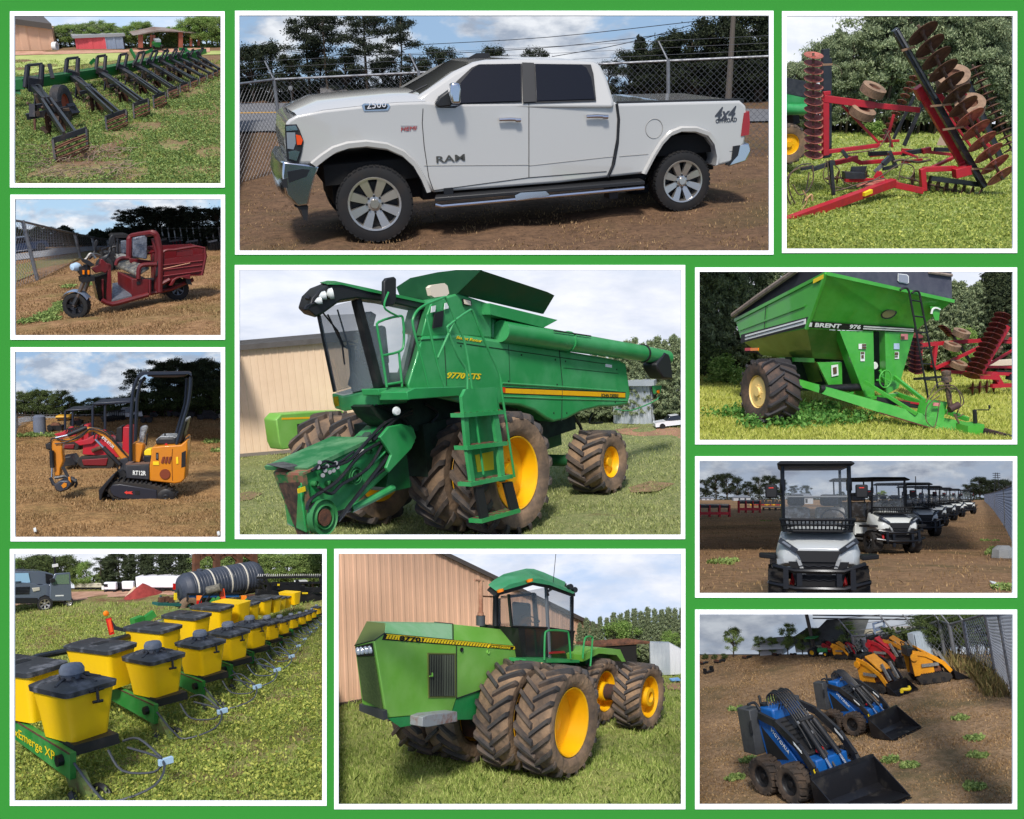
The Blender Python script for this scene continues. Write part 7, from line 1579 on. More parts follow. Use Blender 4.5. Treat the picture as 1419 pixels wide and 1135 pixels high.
  b=B(); x,y,z=Mb+Vector((-.25,.35,-.25)); b.box(x,x+.3,y,y+.35,z,z+.2); b.box(x+.24,x+.32,y,y+.35,z+.15,z+.62); b.obj('operator_seat',BLKP,r,bev=.04)
  b=B(); cc=T.s_(790,296,1.55); b.lathe([(.15,0),(.165,.01),(.15,.02),(.14,.01),(.15,0)],cc,(.5,0,.8),20); b.tube([cc,cc+Vector((-.2,0,-.35))],.03); b.obj('steering_wheel',BLKP,r)
  decal(r,S([(868,424),(925,420),(930,428),(868,432)],yc-.04),(0,.02,0),RED,'red_step_bar')
  b=B(); b.prism(S([(772,452),(905,452),(985,456),(985,466),(772,466)],yc-.3),(0,.3,0)); b.obj('step_platform',JD,r)
  B().tube(smoothpath(S([(846,455),(848,360),(856,342),(880,338),(930,342),(942,356),(950,450)],yc-.32),3),.016,7).obj('handrail',JD,r)
  B().tube(smoothpath(S([(998,450),(1002,395),(1010,366),(1034,364),(1036,380),(1028,480)],.8),3),.016,7).obj('handrail',JD,r)
  P=S([(995,436),(1060,408),(1146,414),(1168,462),(1152,462),(1132,436),(1062,430),(1000,462)],.9); b=B(); b.prism(P,(0,.8,0)); b.obj('rear_deck',JD2,r)
  b=B(); b.prism(S([(1000,440),(1062,432),(1130,438),(1100,480),(1020,500)],1.1),(0,.7,0)); b.obj('rear_frame',JDD,r)
  # exhaust and intake
  b=B(); b.cyl(T.s_(594,318,1.6),T.s_(594,280,1.6),.07,n=14); mf=b.obj('muffler',mat('muffler_grey',(76,80,84),.6,.3),r)
  b=B(); b.cyl(T.s_(594,280,1.6),T.s_(594,142,1.6),.036,n=12); b.tube([T.s_(570,140,1.6),T.s_(604,142,1.6)],.02,6); b.cyl(T.s_(594,278,1.6),T.s_(594,268,1.6),.05,n=12); b.obj('exhaust_pipe',mat('rusty_pipe',(150,100,76),.8,col2=(190,150,120),scale=9),r)
  B().tube(S([(594,203),(645,206)],1.6),.012).obj('pipe_stay',RUST,r)
  b=B(); b.cyl(T.s_(652,320,1.55),T.s_(654,195,1.55),.045,n=12); b.lathe([(.04,-.1),(.09,-.02),(.1,.03),(.075,.08),(.001,.09)],T.s_(656,180,1.55),(0,0,1),18); b.obj('air_intake',BLKP,r)
  B().tube(S([(648,385),(660,377),(690,380),(680,386)],1.4),.006,4).obj('hood_handle',BLK,r)
  # warehouse
  tan=mat('peach_sheet_metal',(222,178,146),.55,col2=(206,164,134),scale=.5)
  p0,p1=T.g(-30,648),T.g(1064,440); h0,h1=T.hz(p0,-200),T.hz(p1,336)
  w=T.root('warehouse','peach ribbed metal warehouse with a dark sloping roof edge behind the tractor','building')
  ribwall(w,p0,p1,h0,h1,.235,.016,tan)
  n=Vector(((p1-p0).y,-(p1-p0).x,0)).normalized()
  rf=B(); rf.prism([p0+n*.12+Vector((0,0,h0)),p1+n*.12+Vector((0,0,h1)),p1-n*.5+Vector((0,0,h1)),p0-n*.5+Vector((0,0,h0))],(0,0,.09)); rf.obj('roof',mat('roof_edge_brown',(84,76,70),.5,.3),w)
  fb=B(); fb.prism([p0+n*.05,p1+n*.05,p1,p0],(0,0,.05)); fb.obj('footing',mat('footing_dark',(74,62,54),.9),w)
  # shed, trees
  sh=mat('galvanised_sheet',(176,184,192),.4,.3,col2=(200,204,208),scale=2)
  a,c,e=T.g(1268,517),T.g(1345,514),T.g(1400,512); s=T.root('shed','open-fronted grey sheet-metal shed behind the tractor rear wheels','shed')
  ribwall(s,a,c,T.hz(a,388),T.hz(c,390),.07,.006,sh); ribwall(s,c,e,T.hz(c,390),T.hz(e,420),.07,.006,mat('white_sheet',(206,208,212),.5))
  a2=T.g(1060,500); b=B(); b.prism([a2+Vector((0,.3,0)),a+Vector((0,.3,0)),a+Vector((0,.3,T.hz(a,395))),a2+Vector((0,.3,T.hz(a2,400)))],(0,.05,0)); b.obj('bay_shade_sheet',mat('bay_shade',(20,18,18),.9),s)  # near-black sheet painted as the shade of the open bay
  b=B(); q0,q1=a2+Vector((0,0,T.hz(a2,404))),a+Vector((0,0,T.hz(a,390))); b.prism([q0,q1,q1+Vector((0,.5,.02)),q0+Vector((0,.5,.02))],(0,0,.04)); b.obj('roof',RUST,s)
  T.trees([(985+27*i,476,[320,300,315,296,300,280,285,272,266,276,262,268,270,262,266,262][i],'fir',i % 4,.85) for i in range(16)],'pines beyond the shed','dark green pine in the row beyond the shed behind the tractor',PINE)
  T.trees([(1148,488,298,'leaf',2,1.15,'round light green tree in front of the pines, left of the shed',LEAFL),(1352,488,340,'leaf',4,.9,'small light green tree directly behind the grey shed',LEAFL)],None,None)
  thicket(T,480,PINED,.4,u0=1000,label='dark undergrowth below the pines behind the tractor')
  T.strip([(1325,548),(1400,545),(1400,575),(1335,572)],mat('bare_red_soil',(168,124,96),.95,col2=(128,100,76),scale=2),'soil_patch',.012)
  T.one(B().prism([T.g(1340,534,.02),T.g(1375,530,.02),T.g(1385,538,.05),T.g(1350,540,.02)],(0,0,.03)),'tarpaulin',mat('blue_tarp',(110,160,210),.5),'small crumpled light blue tarp on the ground right of the tractor','tarp')
  cx,cy=hub.x,hub.y
  grass(T,480,70000,.06,GRSL,'lush lawn grass around the articulated tractor',seed=3,w=.006,tuft=7)
  grass(T,480,9000,.12,GRSL,seed=31,w=.006,name='tall_grass',tuft=9)
  close_bay(T)
tile_tractor()
# ================================================================ top right: folded red disc harrow
def tile_disc():
  T=Tile((1090,22,3.514),(1089.7,22.2,1403.2,344.8),0,60,(130,900),8,2.01)
  turf=ground_mat('clover_turf',(132,148,84),(172,178,112),(120,104,66),.7,8,lo3=.6,hi3=.75)
  T.ground(556,turf,seed=4)
  T.sky(560,1.28,sky_mat('sky_pale_overcast',(206,216,234),(222,226,238),(236,238,244),(214,220,232),.6,2.2,.2,off=9,strength=.97))
  r=T.root('disc_harrow','red folded disc harrow with rusty disc gangs standing upright on clover','disc harrow')
  DSK=mat('disc_pinkish_rust',(186,110,96),.55,.25,col2=(128,76,60),scale=5,lo=.4,hi=.65); DSB=mat('disc_brown_rust',(112,78,60),.6,.3,col2=(72,54,46),scale=5)
  SH=mat('muddy_shaft',(108,88,72),.8,col2=(70,60,52),scale=10)
  sat=mat('satin_black_beam',(34,37,42),.3,.1,col2=(52,54,58),scale=4,coat=.3)
  beams(T,r,[(188,405,188,678,1,.17),(178,402,425,435,1,.19),(425,435,645,458,1.05,.15),(270,435,452,622,1.1,.07),(178,664,452,630,1,.11),(522,480,484,618,1.6,.07),(492,560,516,640,1.4,.06),(470,600,505,560,1.5,.06),(178,378,212,374,1,.1),(452,612,548,608,2,.07)],RED,'frame_beam',.01)
  beams(T,r,[(640,345,668,400,.7,.25),(660,385,856,724,.7,.17),(735,372,830,505,2.2,.15,2.0),(830,505,1005,650,2.0,.1),(870,380,955,560,1.6,.07),(760,450,900,640,1.4,.07),(840,730,885,715,.6,.14)],RED,'wing_beam',.01)
  beams(T,r,[(236,716,345,690,1.3,.13),(300,688,362,716,1.6,.12),(362,716,500,704,1.6,.11),(405,680,560,668,2.4,.09),(560,652,700,664,3.2,.09),(700,664,826,678,3.0,.09),(664,748,824,742,.4,.14),(818,686,690,748,1.5,.09,.5),(660,744,668,852,.2,.15),(480,812,662,852,.0,.17),(285,800,480,800,.7,.11),(815,768,892,748,.2,.26),(560,715,660,700,1.8,.08),(640,690,560,660,2.5,.07),(660,660,700,650,2.8,.16)],RED,'frame_beam',.01)
  # tongue comes forward to the left
  b=B(); b.beam(T.s_(520,812,.0),T.s_(-30,1012,-2.6),.2,.22); to=b.obj('tongue',RED,r,bev=.01)
  B().cyl(T.s_(22,1020,-2.8),T.s_(44,1024,-2.9),.09,n=14).obj('hitch_eye',RED,to)
  B().beam(T.s_(366,868,-.9),T.s_(404,852,-.75),.21,.1).obj('yellow_sticker',YDEC,to)
  b=B(); b.prism([T.s_(340,832,-.3),T.s_(470,800,.2),T.s_(545,812,.1),T.s_(440,838,-.4)],(0,0,.05)); b.obj('tongue_plate',mat('clay_plate',(170,112,90),.8,col2=(150,50,50),scale=5),r)
  beams(T,r,[(432,790,452,760,.2,.1),(452,760,470,795,.2,.08)],RED,'tongue_bracket')
  # black bars
  beams(T,r,[(188,162,192,690,1.25,.18),(212,205,212,685,1.3,.07),(124,748,232,712,-.3,.11),(214,704,228,872,-.4,.09),(70,745,130,735,-.4,.09)],sat,'support_bar')
  beams(T,r,[(526,66,962,832,.3,.17)],sat,'gang_bar',.01)
  beams(T,r,[(540,70,730,400,.2,.05)],mat('highlight_grey',(120,124,128),.35,.3),'painted_highlight_bar')  # pale bar painted along the black gang bar as its highlight
  beams(T,r,[(880,325,1040,690,2.4,.16),(622,390,520,600,2.6,.07),(660,430,572,632,2.5,.09),(700,790,945,822,.5,.13),(560,672,700,650,2.9,.13),(720,650,800,652,2.6,.11),(400,672,500,668,2,.12),(470,745,540,730,1,.09),(500,660,530,730,1.2,.1),(270,655,295,690,.9,.09),(905,740,965,830,.2,.12)],sat,'black_beam')
  beams(T,r,[(505,688,430,760,.8,.09)],STL,'lift_cylinder'); beams(T,r,[(505,688,470,722,.75,.13)],sat,'lift_cylinder')
  # disc gangs
  disc_gang(T,r,T.s_(130,180,.8),T.s_(130,702,.8),14,.265,(0,-.32,1),DSK,SH,.035)
  disc_gang(T,r,T.s_(640,45,.0),T.s_(1052,796,.0),13,.43,(.45,-.8,-.85),DSB,SH,.045,r1=.42)
  for i,q in enumerate(T.I and [o for o in r.children if o.name.startswith('disc_gang')][-1].children):
    if i>6:q.data.materials[0]=DSK
  disc_gang(T,r,T.s_(905,238,2.3),T.s_(1100,660,2.3),14,.23,(.35,-.4,-.9),DSB,SH,.03,r1=.26)
  disc_gang(T,r,T.s_(628,285,3),T.s_(470,600,3),11,.15,(-.4,-.35,-.9),mat('dark_pink_rust',(140,84,76),.6,.2,col2=(84,56,48),scale=6),SH,.02)
  disc_gang(T,r,T.s_(590,790,1.2),T.s_(955,892,.2),9,.21,(.75,-.66,0),DSB,SH,.03,r1=.28)
  disc_gang(T,r,T.s_(190,792,1),T.s_(400,780,1.6),6,.2,(.85,-.5,0),DSB,SH,.03)
  for l in ((560,170,625,150),(700,440,800,430),(760,555,860,540),(900,745,1010,745),(175,238,222,236),(640,210,700,200),(690,290,740,270)):
    beams(T,r,[(l[0],l[1],l[2],l[3],.05,.05)],mat('clamp_tan',(150,118,92),.6,.3),'gang_clamp')
  tan=mat('dusty_tyre',(150,122,98),.9,col2=(104,86,72),scale=4,bump=.3)
  for u,v,y,q,w,ax in ((421,362,1.0,.345,.28,(.25,-.35,.9)),(369,470,.9,.355,.28,(.2,-.35,.9)),(810,305,1.6,.46,.36,(-.3,-.5,.8)),(892,440,1.4,.42,.36,(-.3,-.5,.8))):
    plain_tyre(r,T.s_(u,v,y),q,w,ax,tan,RUST,'transport_wheel')
  beams(T,r,[(410,395,400,440,1.0,.08),(800,340,860,420,1.5,.08)],SH,'wheel_axle')
  # toolbox, hoses
  b=B(); P=T.side([(285,762),(382,766),(386,794),(288,794)],.1); b.prism(P,(0,.25,0)); b.obj('toolbox',sat,r)
  b=B(); b.prism(T.side([(318,735),(392,732),(384,766),(312,762)],.5),(0,.05,0)); b.obj('toolbox_lid',sat,r)
  hoses(T,r,[([(120,720),(60,730),(10,790),(20,870),(60,930),(90,880),(110,760)],-.6,.02),([(110,730),(40,750),(0,800),(10,900),(50,940)],-.7,.02),([(125,725),(130,790),(105,850),(60,870),(30,820)],-.65,.02),([(190,705),(250,740),(270,800),(330,830)],-.3,.015),
        ([(200,715),(210,820),(245,850),(380,810),(480,790)],-.4,.018),([(380,825),(460,780),(560,720),(620,740),(600,790),(550,780)],-.1,.018),([(520,710),(560,700),(640,712),(700,700)],.8,.035),([(545,800),(560,730),(600,690),(690,690)],.7,.015),
        ([(230,235),(260,255),(270,285)],1,.01),([(190,720),(180,790),(230,830),(330,840),(420,800)],-.35,.015),([(260,690),(300,670),(380,660),(450,640),(500,560)],.9,.02),([(480,560),(505,610),(500,640)],1.3,.03)],mat('hose_dusty',(66,60,54),.7,col2=(130,104,80),scale=4))
  hoses(T,r,[([(80,850),(100,900),(62,960),(20,1000),(15,1040)],-1.6,.014),([(90,900),(120,870),(125,900)],-1,.03)],mat('jute_rope',(190,150,110),.9),'rope')
  b=B(); b.prism([T.s_(738,630,4),T.s_(758,585,4),T.s_(778,582,4),T.s_(788,632,4)],(0,.1,0)); b.obj('warning_triangle_back',mat('primer_tan',(186,160,140),.7),r)
  # grain cart edge at the left
  y=5; g=T.root('grain_cart','partly seen grain cart with a yellow wheel, left of the disc harrow','grain cart')
  def pr(pts,nm,m,d=1.0):b=B(); P=T.side(pts,y); b.loft([P,[p+Vector((-.2,d,0)) for p in P]]); return b.obj(nm,m,g)
  pr([(-60,290),(0,300),(96,318),(92,400),(-60,368)],'tarp_side',mat('charcoal_sheet',(40,44,52),.5,col2=(62,66,72),scale=6)); pr([(-60,366),(92,394),(84,412),(94,432),(-60,425)],'hopper',JD)
  pr([(-60,425),(70,432),(92,480),(-60,486)],'hopper_lower',JDD,.4)
  B().cyl(T.s_(-80,455,y-.3),T.s_(92,456,y-.3),.17,n=16).obj('auger_tube',JD,g)
  pr([(30,480),(60,484),(66,520),(34,530)],'frame',BLK,.3)
  c=T.s_(2,622,y-.4); ag_tyre(g,c,96/3.514/F*(T.M @ c).y/T.k,.5,.32,RUBM,YEL,n=16,lugh=.04,dish=.1,lugm=LUG)
  # pines
  rows=[]
  rn=random.Random(5)
  for i in range(40):
    u=-30+i*29; top=205-u*.1 if u<130 else (95 if u<260 else (60 if u<360 else-40-rn.random()*60))
    rows.append((u,566+(i % 3)*5,top+rn.random()*50,'pine' if i % 5<3 else 'fir',i % 5,.72+.2*rn.random()))
  T.trees(rows,'pine wood behind the disc harrow','tall grey-green pine in the wood behind the disc harrow',PINE)
  T.trees([(430,590,500,'bush',1,1.3,'bright green bush at the foot of the pines, between the harrow frames',LEAFL)],None,None)
  thicket(T,562,PINED,.8,label='dark undergrowth at the foot of the pines behind the disc harrow')
  grass(T,560,60000,.09,GRSL,'flowering clover and grass under the disc harrow',seed=4,w=.012,tuft=6)
  weeds(T,560,9000,.07,WEED,seed=41,size=.045,nl=4)
  close_bay(T)
tile_disc()
# ================================================================ right: green grain cart
def small_harrow(T,y,label):
  r=T.root('disc_harrow',label,'disc harrow')
  DS=mat('disc_red_rust',(120,50,48),.6,.2,col2=(80,44,40),scale=6)
  beams(T,r,[(980,345,1160,330,y,.13),(1160,330,1400,318,y,.13),(1045,330,1030,440,y,.12),(1040,445,1250,345,y,.1),(1235,465,1350,265,y-.5,.14),(1330,330,1400,332,y,.13),(1230,450,1400,350,y+.6,.08),(1070,458,1400,470,y,.12),(1060,435,1400,440,y+1,.09),(1200,480,1310,485,y-.5,.14),(1280,520,1400,515,y-.5,.13),(980,345,960,470,y,.12),(1290,470,1320,520,y-.4,.2)],RED,'frame_beam')
  beams(T,r,[(1095,280,1200,430,y+.5,.09),(1350,480,1400,490,y,.22),(950,490,1080,480,y-.2,.08),(1300,460,1400,462,y,.1),(1240,440,1345,250,y-.2,.13)],BLK,'support_bar')
  disc_gang(T,r,T.s_(1335,205,y-.8),T.s_(1190,480,y-.8),13,.3,(-.45,-.25,-.9),DS,RUST,.03)
  disc_gang(T,r,T.s_(955,300,y-.3),T.s_(955,470,y-.3),9,.26,(0,-.3,1),DS,RUST,.03)
  disc_gang(T,r,T.s_(1180,530,y-.5),T.s_(1300,518,y-.2),4,.24,(.8,-.5,0),DS,RUST,.03)
  disc_gang(T,r,T.s_(1070,262,y+.5),T.s_(1110,305,y+.5),5,.16,(-.45,-.25,-.9),DS,RUST,.02)
  for u,v,q in ((1152,295,.3),(1112,350,.3),(1320,298,.3),(1295,355,.25),(1140,430,.3)):
    plain_tyre(r,T.s_(u,v,y-.2),q,.24,(.1,-.3,.9),mat('dusty_tyre',(150,122,98),.9),RUST,'transport_wheel')
  b=B(); b.prism(T.side([(1270,415),(1400,405),(1400,430),(1260,435)],y+1.4),(0,.2,0)); b.obj('rear_rack',mat('cream_paint',(214,200,176),.6),r)
  return r
def tile_cart():
  T=Tile((958,366,3.078),(969,376.7,1403,609.7),330,34,(480,700),17,1.0625)
  turf=ground_mat('sunny_turf',(160,170,76),(196,196,116),(120,130,60),.6,8,lo3=.55,hi3=.75)
  T.ground(452,turf,seed=5)
  T.sky(455,1.2,sky_mat('sky_pale_gap',(200,208,230),(214,220,234),(232,234,244),(214,220,234),.6,2.2,.2,off=12,strength=.97))
  G=mat('bright_cart_green',(62,158,50),.3,coat=.4,col2=(80,172,66),scale=1.5); GL=G; GD=G
  r=T.root('grain_cart','large bright green grain cart with a black ladder and one big cleated tyre','grain cart')
  W_=T.s_(1112,160,0).x
  C0,C1=T.s_(575,40,0),T.s_(1116,158,0); Q0,Q1=T.s_(492,276,.9),T.s_(948,292,.9); x0=C0.x
  R0,RB=T.f(188,240,x0),T.f(212,326,Q0.x)
  b=B(); back=[Vector((C1.x,R0.y,C1.z)),Vector((Q1.x,RB.y,Q1.z))]
  b.add([C0,C1,Q1,Q0,R0,RB,back[0],back[1]],[(0,1,2,3),(0,3,5,4),(1,6,7,2),(4,5,7,6),(3,2,7,5),(0,4,6,1)]); b.obj('hopper',G,r,bev=.02)
  b=B(); b.tube([C0+Vector((0,-.02,0)),C1+Vector((0,-.02,0))],.05,4,sq=True); b.tube([C0,R0],.05,4,sq=True); b.tube([C0+Vector((-.01,0,0)),Q0+Vector((-.02,-.02,0))],.045,4,sq=True); b.obj('rim_edge',G,r)
  # creases and tape on the long side
  sd=[C0,R0,RB,Q0]; nx=Vector((-.02,0,0))
  def side(s0,t0,s1,t1,th,nm,m,o=1):
    a,c=bil(sd,s0,t0),bil(sd,s1,t1); up=Vector((0,0,th/2)); return B().prism([a-up+nx*o,c-up+nx*o,c+up+nx*o,a+up+nx*o],(-.02,0,0)).obj(nm,m,r)
  side(.12,.50,.98,.52,.05,'body_rib',G); side(.0,.86,.98,.93,.28,'belt_band',BDEC); side(.03,.85,.90,.92,.16,'belt_stripe',WDEC,2.2); side(.05,.84,.90,.91,.02,'belt_line',BDEC,3.4)
  side(.0,.05,.10,.05,.12,'amber_reflector',YDEC,2)
  seam(T,r,[[bil(sd,.62,.0)+nx*1.2,bil(sd,.62,1)+nx*1.2]],BDEC,.012)
  # tarp walls and roll
  chl=mat('charcoal_tarp',(66,68,82),.6,col2=(82,84,96),scale=4)
  b=B(); P=T.side([(590,40),(600,20),(1110,20),(1110,45),(1112,152),(880,108),(700,68)],.06); b.prism(P,(0,.05,0)); b.obj('tarp_front',chl,r)
  b=B(); b.add([T.f(575,38,x0+.02),T.f(575,18,x0+.02),T.f(440,25,x0+.02),T.f(182,212,x0+.02),R0+Vector((.02,0,0))],[(0,1,2,3,4)]); b.obj('tarp_side',mat('black_tarp',(34,34,44),.6),r)
  b=B(); b.tube([T.f(178,218,x0-.1),T.f(300,128,x0-.1),T.f(450,24,x0-.1)],.09,8); b.obj('tarp_roll',mat('dusty_roll',(150,134,122),.85,col2=(110,98,90),scale=7),r)
  b=B(); b.tube([T.s_(1015,34,0),T.s_(1112,48,0)],.05,6); b.obj('tarp_bow',mat('dusty_roll',(150,134,122),.85),r)
  # belt on the front
  fq=[T.s_(500,243,.78),T.s_(952,272,.78),T.s_(950,292,.86),T.s_(492,270,.86)]
  fo=Vector((0,-.03,0)); B().prism([p+fo for p in fq],(0,-.015,0)).obj('belt_band',BDEC,r)
  def onb(s,t,o=.075):return bil(fq,s,t)+Vector((0,-o,0))
  a,c=onb(.055,.82),onb(.29,.82); text('BRENT',.13,WDEC,a,c-a,fq[0]-fq[3],r,'belt_lettering',.004,bold=.03,width=(c-a).length)
  a,c=onb(.37,.82),onb(.475,.82); text('976',.13,WDEC,a,c-a,fq[0]-fq[3],r,'belt_lettering',.004,bold=.03,width=(c-a).length)
  for t0,t1 in ((.2,.45),(.6,.82)):B().prism([onb(.5,t0),onb(.98,t0),onb(.98,t1),onb(.5,t1)],(0,-.004,0)).obj('belt_stripe',WDEC,r)
  B().prism([onb(.005,.2),onb(.025,.2),onb(.03,.85),onb(.005,.85)],(0,-.004,0)).obj('belt_mark',WDEC,r)
  # windows
  def ov(u,v,ru,rv,y,tilt=0):return [T.s_(u+ru*math.cos(a)+tilt*math.sin(a),v+rv*math.sin(a),y) for a in [2*math.pi*i/18 for i in range(18)]]
  B().prism(ov(841,212,31,22,.52,-12),(0,-.03,0)).obj('sight_window_frame',BLK,r); B().prism(ov(841,212,26,17,.48,-10),(0,-.02,0)).obj('sight_window',mat('dusty_pane',(84,84,44),.3),r)
  B().prism(T.side([(882,40),(920,44),(928,52),(928,80),(920,84),(888,78),(881,70)],.02),(0,.02,0)).obj('window_frame',WDEC,r)
  B().prism(T.side([(885,43),(919,47),(925,54),(925,77),(919,81),(889,75),(885,68)],.0),(0,.01,0)).obj('tarp_window',mat('grey_pane',(140,146,158),.15),r)
  # lower hopper
  L=[Q0+Vector((.02,.02,0)),RB+Vector((.02,0,0)),T.f(300,388,x0+.9),T.f(392,402,x0+.9),T.s_(520,402,1.6)]
  b=B(); b.add([L[0],L[1],L[2],L[3],L[4]],[(0,1,2,3,4)]); b.add([L[0],T.s_(660,285,.95),T.s_(660,410,1.6),L[4]],[(0,1,2,3)]); b.obj('lower_hopper',mat('cart_green_lower',(66,110,40),.3,coat=.4,col2=(100,120,60),scale=1.5),r)
  b=B(); b.add([T.f(395,405,x0+1.0),T.s_(530,415,1.5),T.s_(560,500,2),T.s_(520,505,2.2),T.f(430,470,x0+1.4)],[(0,1,2,3,4)]); b.obj('chute',mat('cart_green_lower',(66,110,40),.3),r)
  b=B(); b.prism([T.f(380,398,x0+.6),T.s_(524,402,1.3),T.s_(526,420,1.3),T.f(385,414,x0+.6)],(0,.1,0)); b.obj('ledge',G,r)
  b=B(); b.prism(T.side([(420,400),(650,400),(790,285),(830,285),(830,540),(650,540),(440,540)],2.6),(0,.3,0)); b.obj('shade_sheet',mat('cart_shadow_panel',(20,44,22),.8),r)  # dark sheet stands for the shade beneath the hopper
  b=B(); b.prism(T.side([(538,420),(642,418),(644,528),(592,530)],1.4),(0,.1,0)); b.obj('gusset',G,r)
  b=B(); P=T.side([(632,284),(776,286),(782,566),(744,572)],.85); b.prism(P,(0,.05,0)); b.obj('front_leg',G,r)
  b=B(); b.add([P[0],P[3],T.s_(702,560,1.5),T.s_(606,285,1.1)],[(0,1,2,3)]); b.obj('leg_side',G,r)
  b=B(); P=T.side([(826,288),(950,292),(884,528),(832,556)],.85); b.prism(P,(0,.3,0)); b.obj('front_leg',G,r)
  for u,v,w_,h_,m_ in ((714,340,32,22,WDEC),(722,374,18,40,WDEC),(864,338,24,25,mat('blue_sticker',(170,190,214),.5)),(868,374,18,30,WDEC),(894,298,30,24,mat('red_white_sticker',(206,130,130),.5))):
    B().prism(T.side([(u,v),(u+w_,v),(u+w_,v+h_),(u,v+h_)],.82),(0,.01,0)).obj('warning_sticker',m_,r)
  for u,v,w_,h_ in ((729,341,17,8),(729,352,17,9),(724,375,14,8),(726,388,10,14),(869,376,14,12),(896,308,14,12),(869,392,12,5)):
    B().prism(T.side([(u,v),(u+w_,v),(u+w_,v+h_),(u,v+h_)],.80),(0,.01,0)).obj('sticker_print',mat('sticker_print',(90,70,50),.5),r)
  B().prism(T.side([(597,432),(626,428),(628,474),(599,480)],1.36),(0,.01,0)).obj('warning_sticker',WDEC,r); B().prism(T.side([(604,442),(620,438),(621,466),(606,470)],1.34),(0,.01,0)).obj('sticker_print',mat('sticker_print',(90,70,50),.5),r)
  # tongue: two rails meeting at the hitch
  b=B(); P=[T.s_(425,482,1.6),T.s_(1000,642,-1.0),T.s_(1245,690,-2.2),T.s_(1240,748,-2.2),T.s_(1188,748,-2.0),T.s_(800,632,-.2),T.s_(430,512,1.6)]; b.prism(P,(.06,.12,0)); b.obj('tongue',G,r)
  b=B(); P=[T.s_(1186,752,-2.02),T.s_(800,636,-.22),T.s_(800,630,-.22),T.s_(1188,745,-2.02)]; b.prism(P,(0,-.02,0)); b.obj('rusty_edge',RUST,r)
  beams(T,r,[(870,552,1180,662,1.0,.12,-1.6),(740,502,962,640,.6,.09,-.9),(866,480,1002,588,.7,.09,-.8),(690,545,660,556,1,.08),(640,530,690,550,1.4,.06),(740,574,880,556,.8,.1),(790,494,880,492,.7,.05),(805,452,835,520,.6,.07)],G,'tongue_brace')
  beams(T,r,[(790,578,1000,608,.2,.16,-.6)],mat('dark_driveline',(30,30,30),.5),'driveline_guard'); beams(T,r,[(830,575,1000,600,.1,.05,-.7)],RED,'red_shaft')
  b=B(); b.prism([T.s_(1012,580,-1.0),T.s_(1092,588,-1.3),T.s_(1074,670,-1.3),T.s_(992,642,-1.0)],(0,.35,0)); b.obj('hitch_stand',G,r)
  B().prism([T.s_(1030,590,-1.25),T.s_(1060,592,-1.33),T.s_(1058,606,-1.33),T.s_(1030,604,-1.25)],(0,-.02,0)).obj('warning_sticker',mat('red_white_sticker',(206,130,130),.5),r)
  b=B(); b.prism([T.s_(1180,690,-2.4),T.s_(1250,684,-2.6),T.s_(1252,748,-2.6),T.s_(1180,740,-2.4)],(0,.5,0)); b.obj('hitch_head',G,r)
  b=B(); b.beam(T.s_(1240,712,-2.5),T.s_(1390,752,-3.2),.16,.2); b.obj('hitch_bar',mat('hitch_worn_black',(30,30,34),.5,.3,col2=(110,80,66),scale=6),r)
  b=B(); b.cyl(T.s_(1108,630,-1.5),T.s_(1088,500,-1.5),.075,n=12); b.lathe([(.06,0),(.14,.02),(.15,.12),(.12,.2),(.14,.25),(.13,.33),(.06,.36),(.001,.36)],T.s_(1088,505,-1.5),(-.1,0,1),16); b.obj('power_shaft',mat('shaft_dirty',(56,50,46),.6,col2=(120,96,76),scale=8),r)
  hoses(T,r,[([(1050,520),(1120,520),(1150,580),(1130,650),(1160,640)],-1.6,.02),([(1020,575),(1070,530),(1140,540),(1162,590),(1140,610)],-1.55,.018),([(1060,580),(1040,690),(1010,680),(1000,650),(1010,600),(1060,560)],-1.7,.015),([(1120,640),(1160,700),(1200,680)],-2,.03),([(1000,590),(1060,500),(1110,560),(1090,640)],-1.6,.015)],mat('hose_dusty',(66,60,54),.7))
  B().cyl(T.s_(1100,620,-1.7),T.s_(1140,600,-1.7),.1,n=12).obj('pump',mat('pump_brown',(70,48,44),.7),r)
  b=B(); b.cyl(T.s_(1212,690,-2.3),T.s_(1208,622,-2.3),.06,n=10); b.tube([T.s_(1208,622,-2.3),T.s_(1268,622,-2.3),T.s_(1272,604,-2.3)],.014,6); b.cyl(T.s_(1272,616,-2.3),T.s_(1271,602,-2.3),.03,n=8); b.obj('jack',BLK,r)
  # handwheel
  c=T.s_(828,490,.4); b=B(); q=37/3.078/F*(T.M @ c).y/T.k; b.tube([c+Vector((q*.8*math.cos(a),0,q*math.sin(a))) for a in [i*math.pi/12 for i in range(25)]],.022,6); b.tube([c+Vector((-q*.7,0,.1)),c+Vector((q*.7,0,-.1))],.018,5); b.tube([c+Vector((0,0,q)),c+Vector((0,0,-q))],.018,5); b.obj('handwheel',G,r)
  B().lathe([(.001,-.02),(.1,-.02),(.12,.02),(.001,.02)],T.s_(783,434,1.2),(0,1,0),16).obj('gauge',WDEC,r)
  # ladder
  b=B(); yl=-.25
  b.tube(smoothpath(T.side([(890,112),(905,104),(925,110),(940,180),(1010,572)],yl),4),.032,7); b.tube(smoothpath(T.side([(940,124),(955,116),(972,124),(985,190),(1052,530)],yl+.1),4),.032,7)
  for i in range(6):b.tube([T.s_(934+i*11.5,153+68*i,yl),T.s_(979+i*12.5,160+67*i,yl+.1)],.025,6)
  b.obj('ladder',BLK,r)
  b=B(); b.prism(T.side([(1018,180),(1062,182),(1056,240),(1040,240)],.1),(0,.04,0)); b.obj('gauge_panel',G,r); b=B(); b.tube(smoothpath(T.side([(1024,212),(1030,192),(1045,187),(1062,194)],.05)),.03,5); b.obj('gauge_arc',WDEC,r)
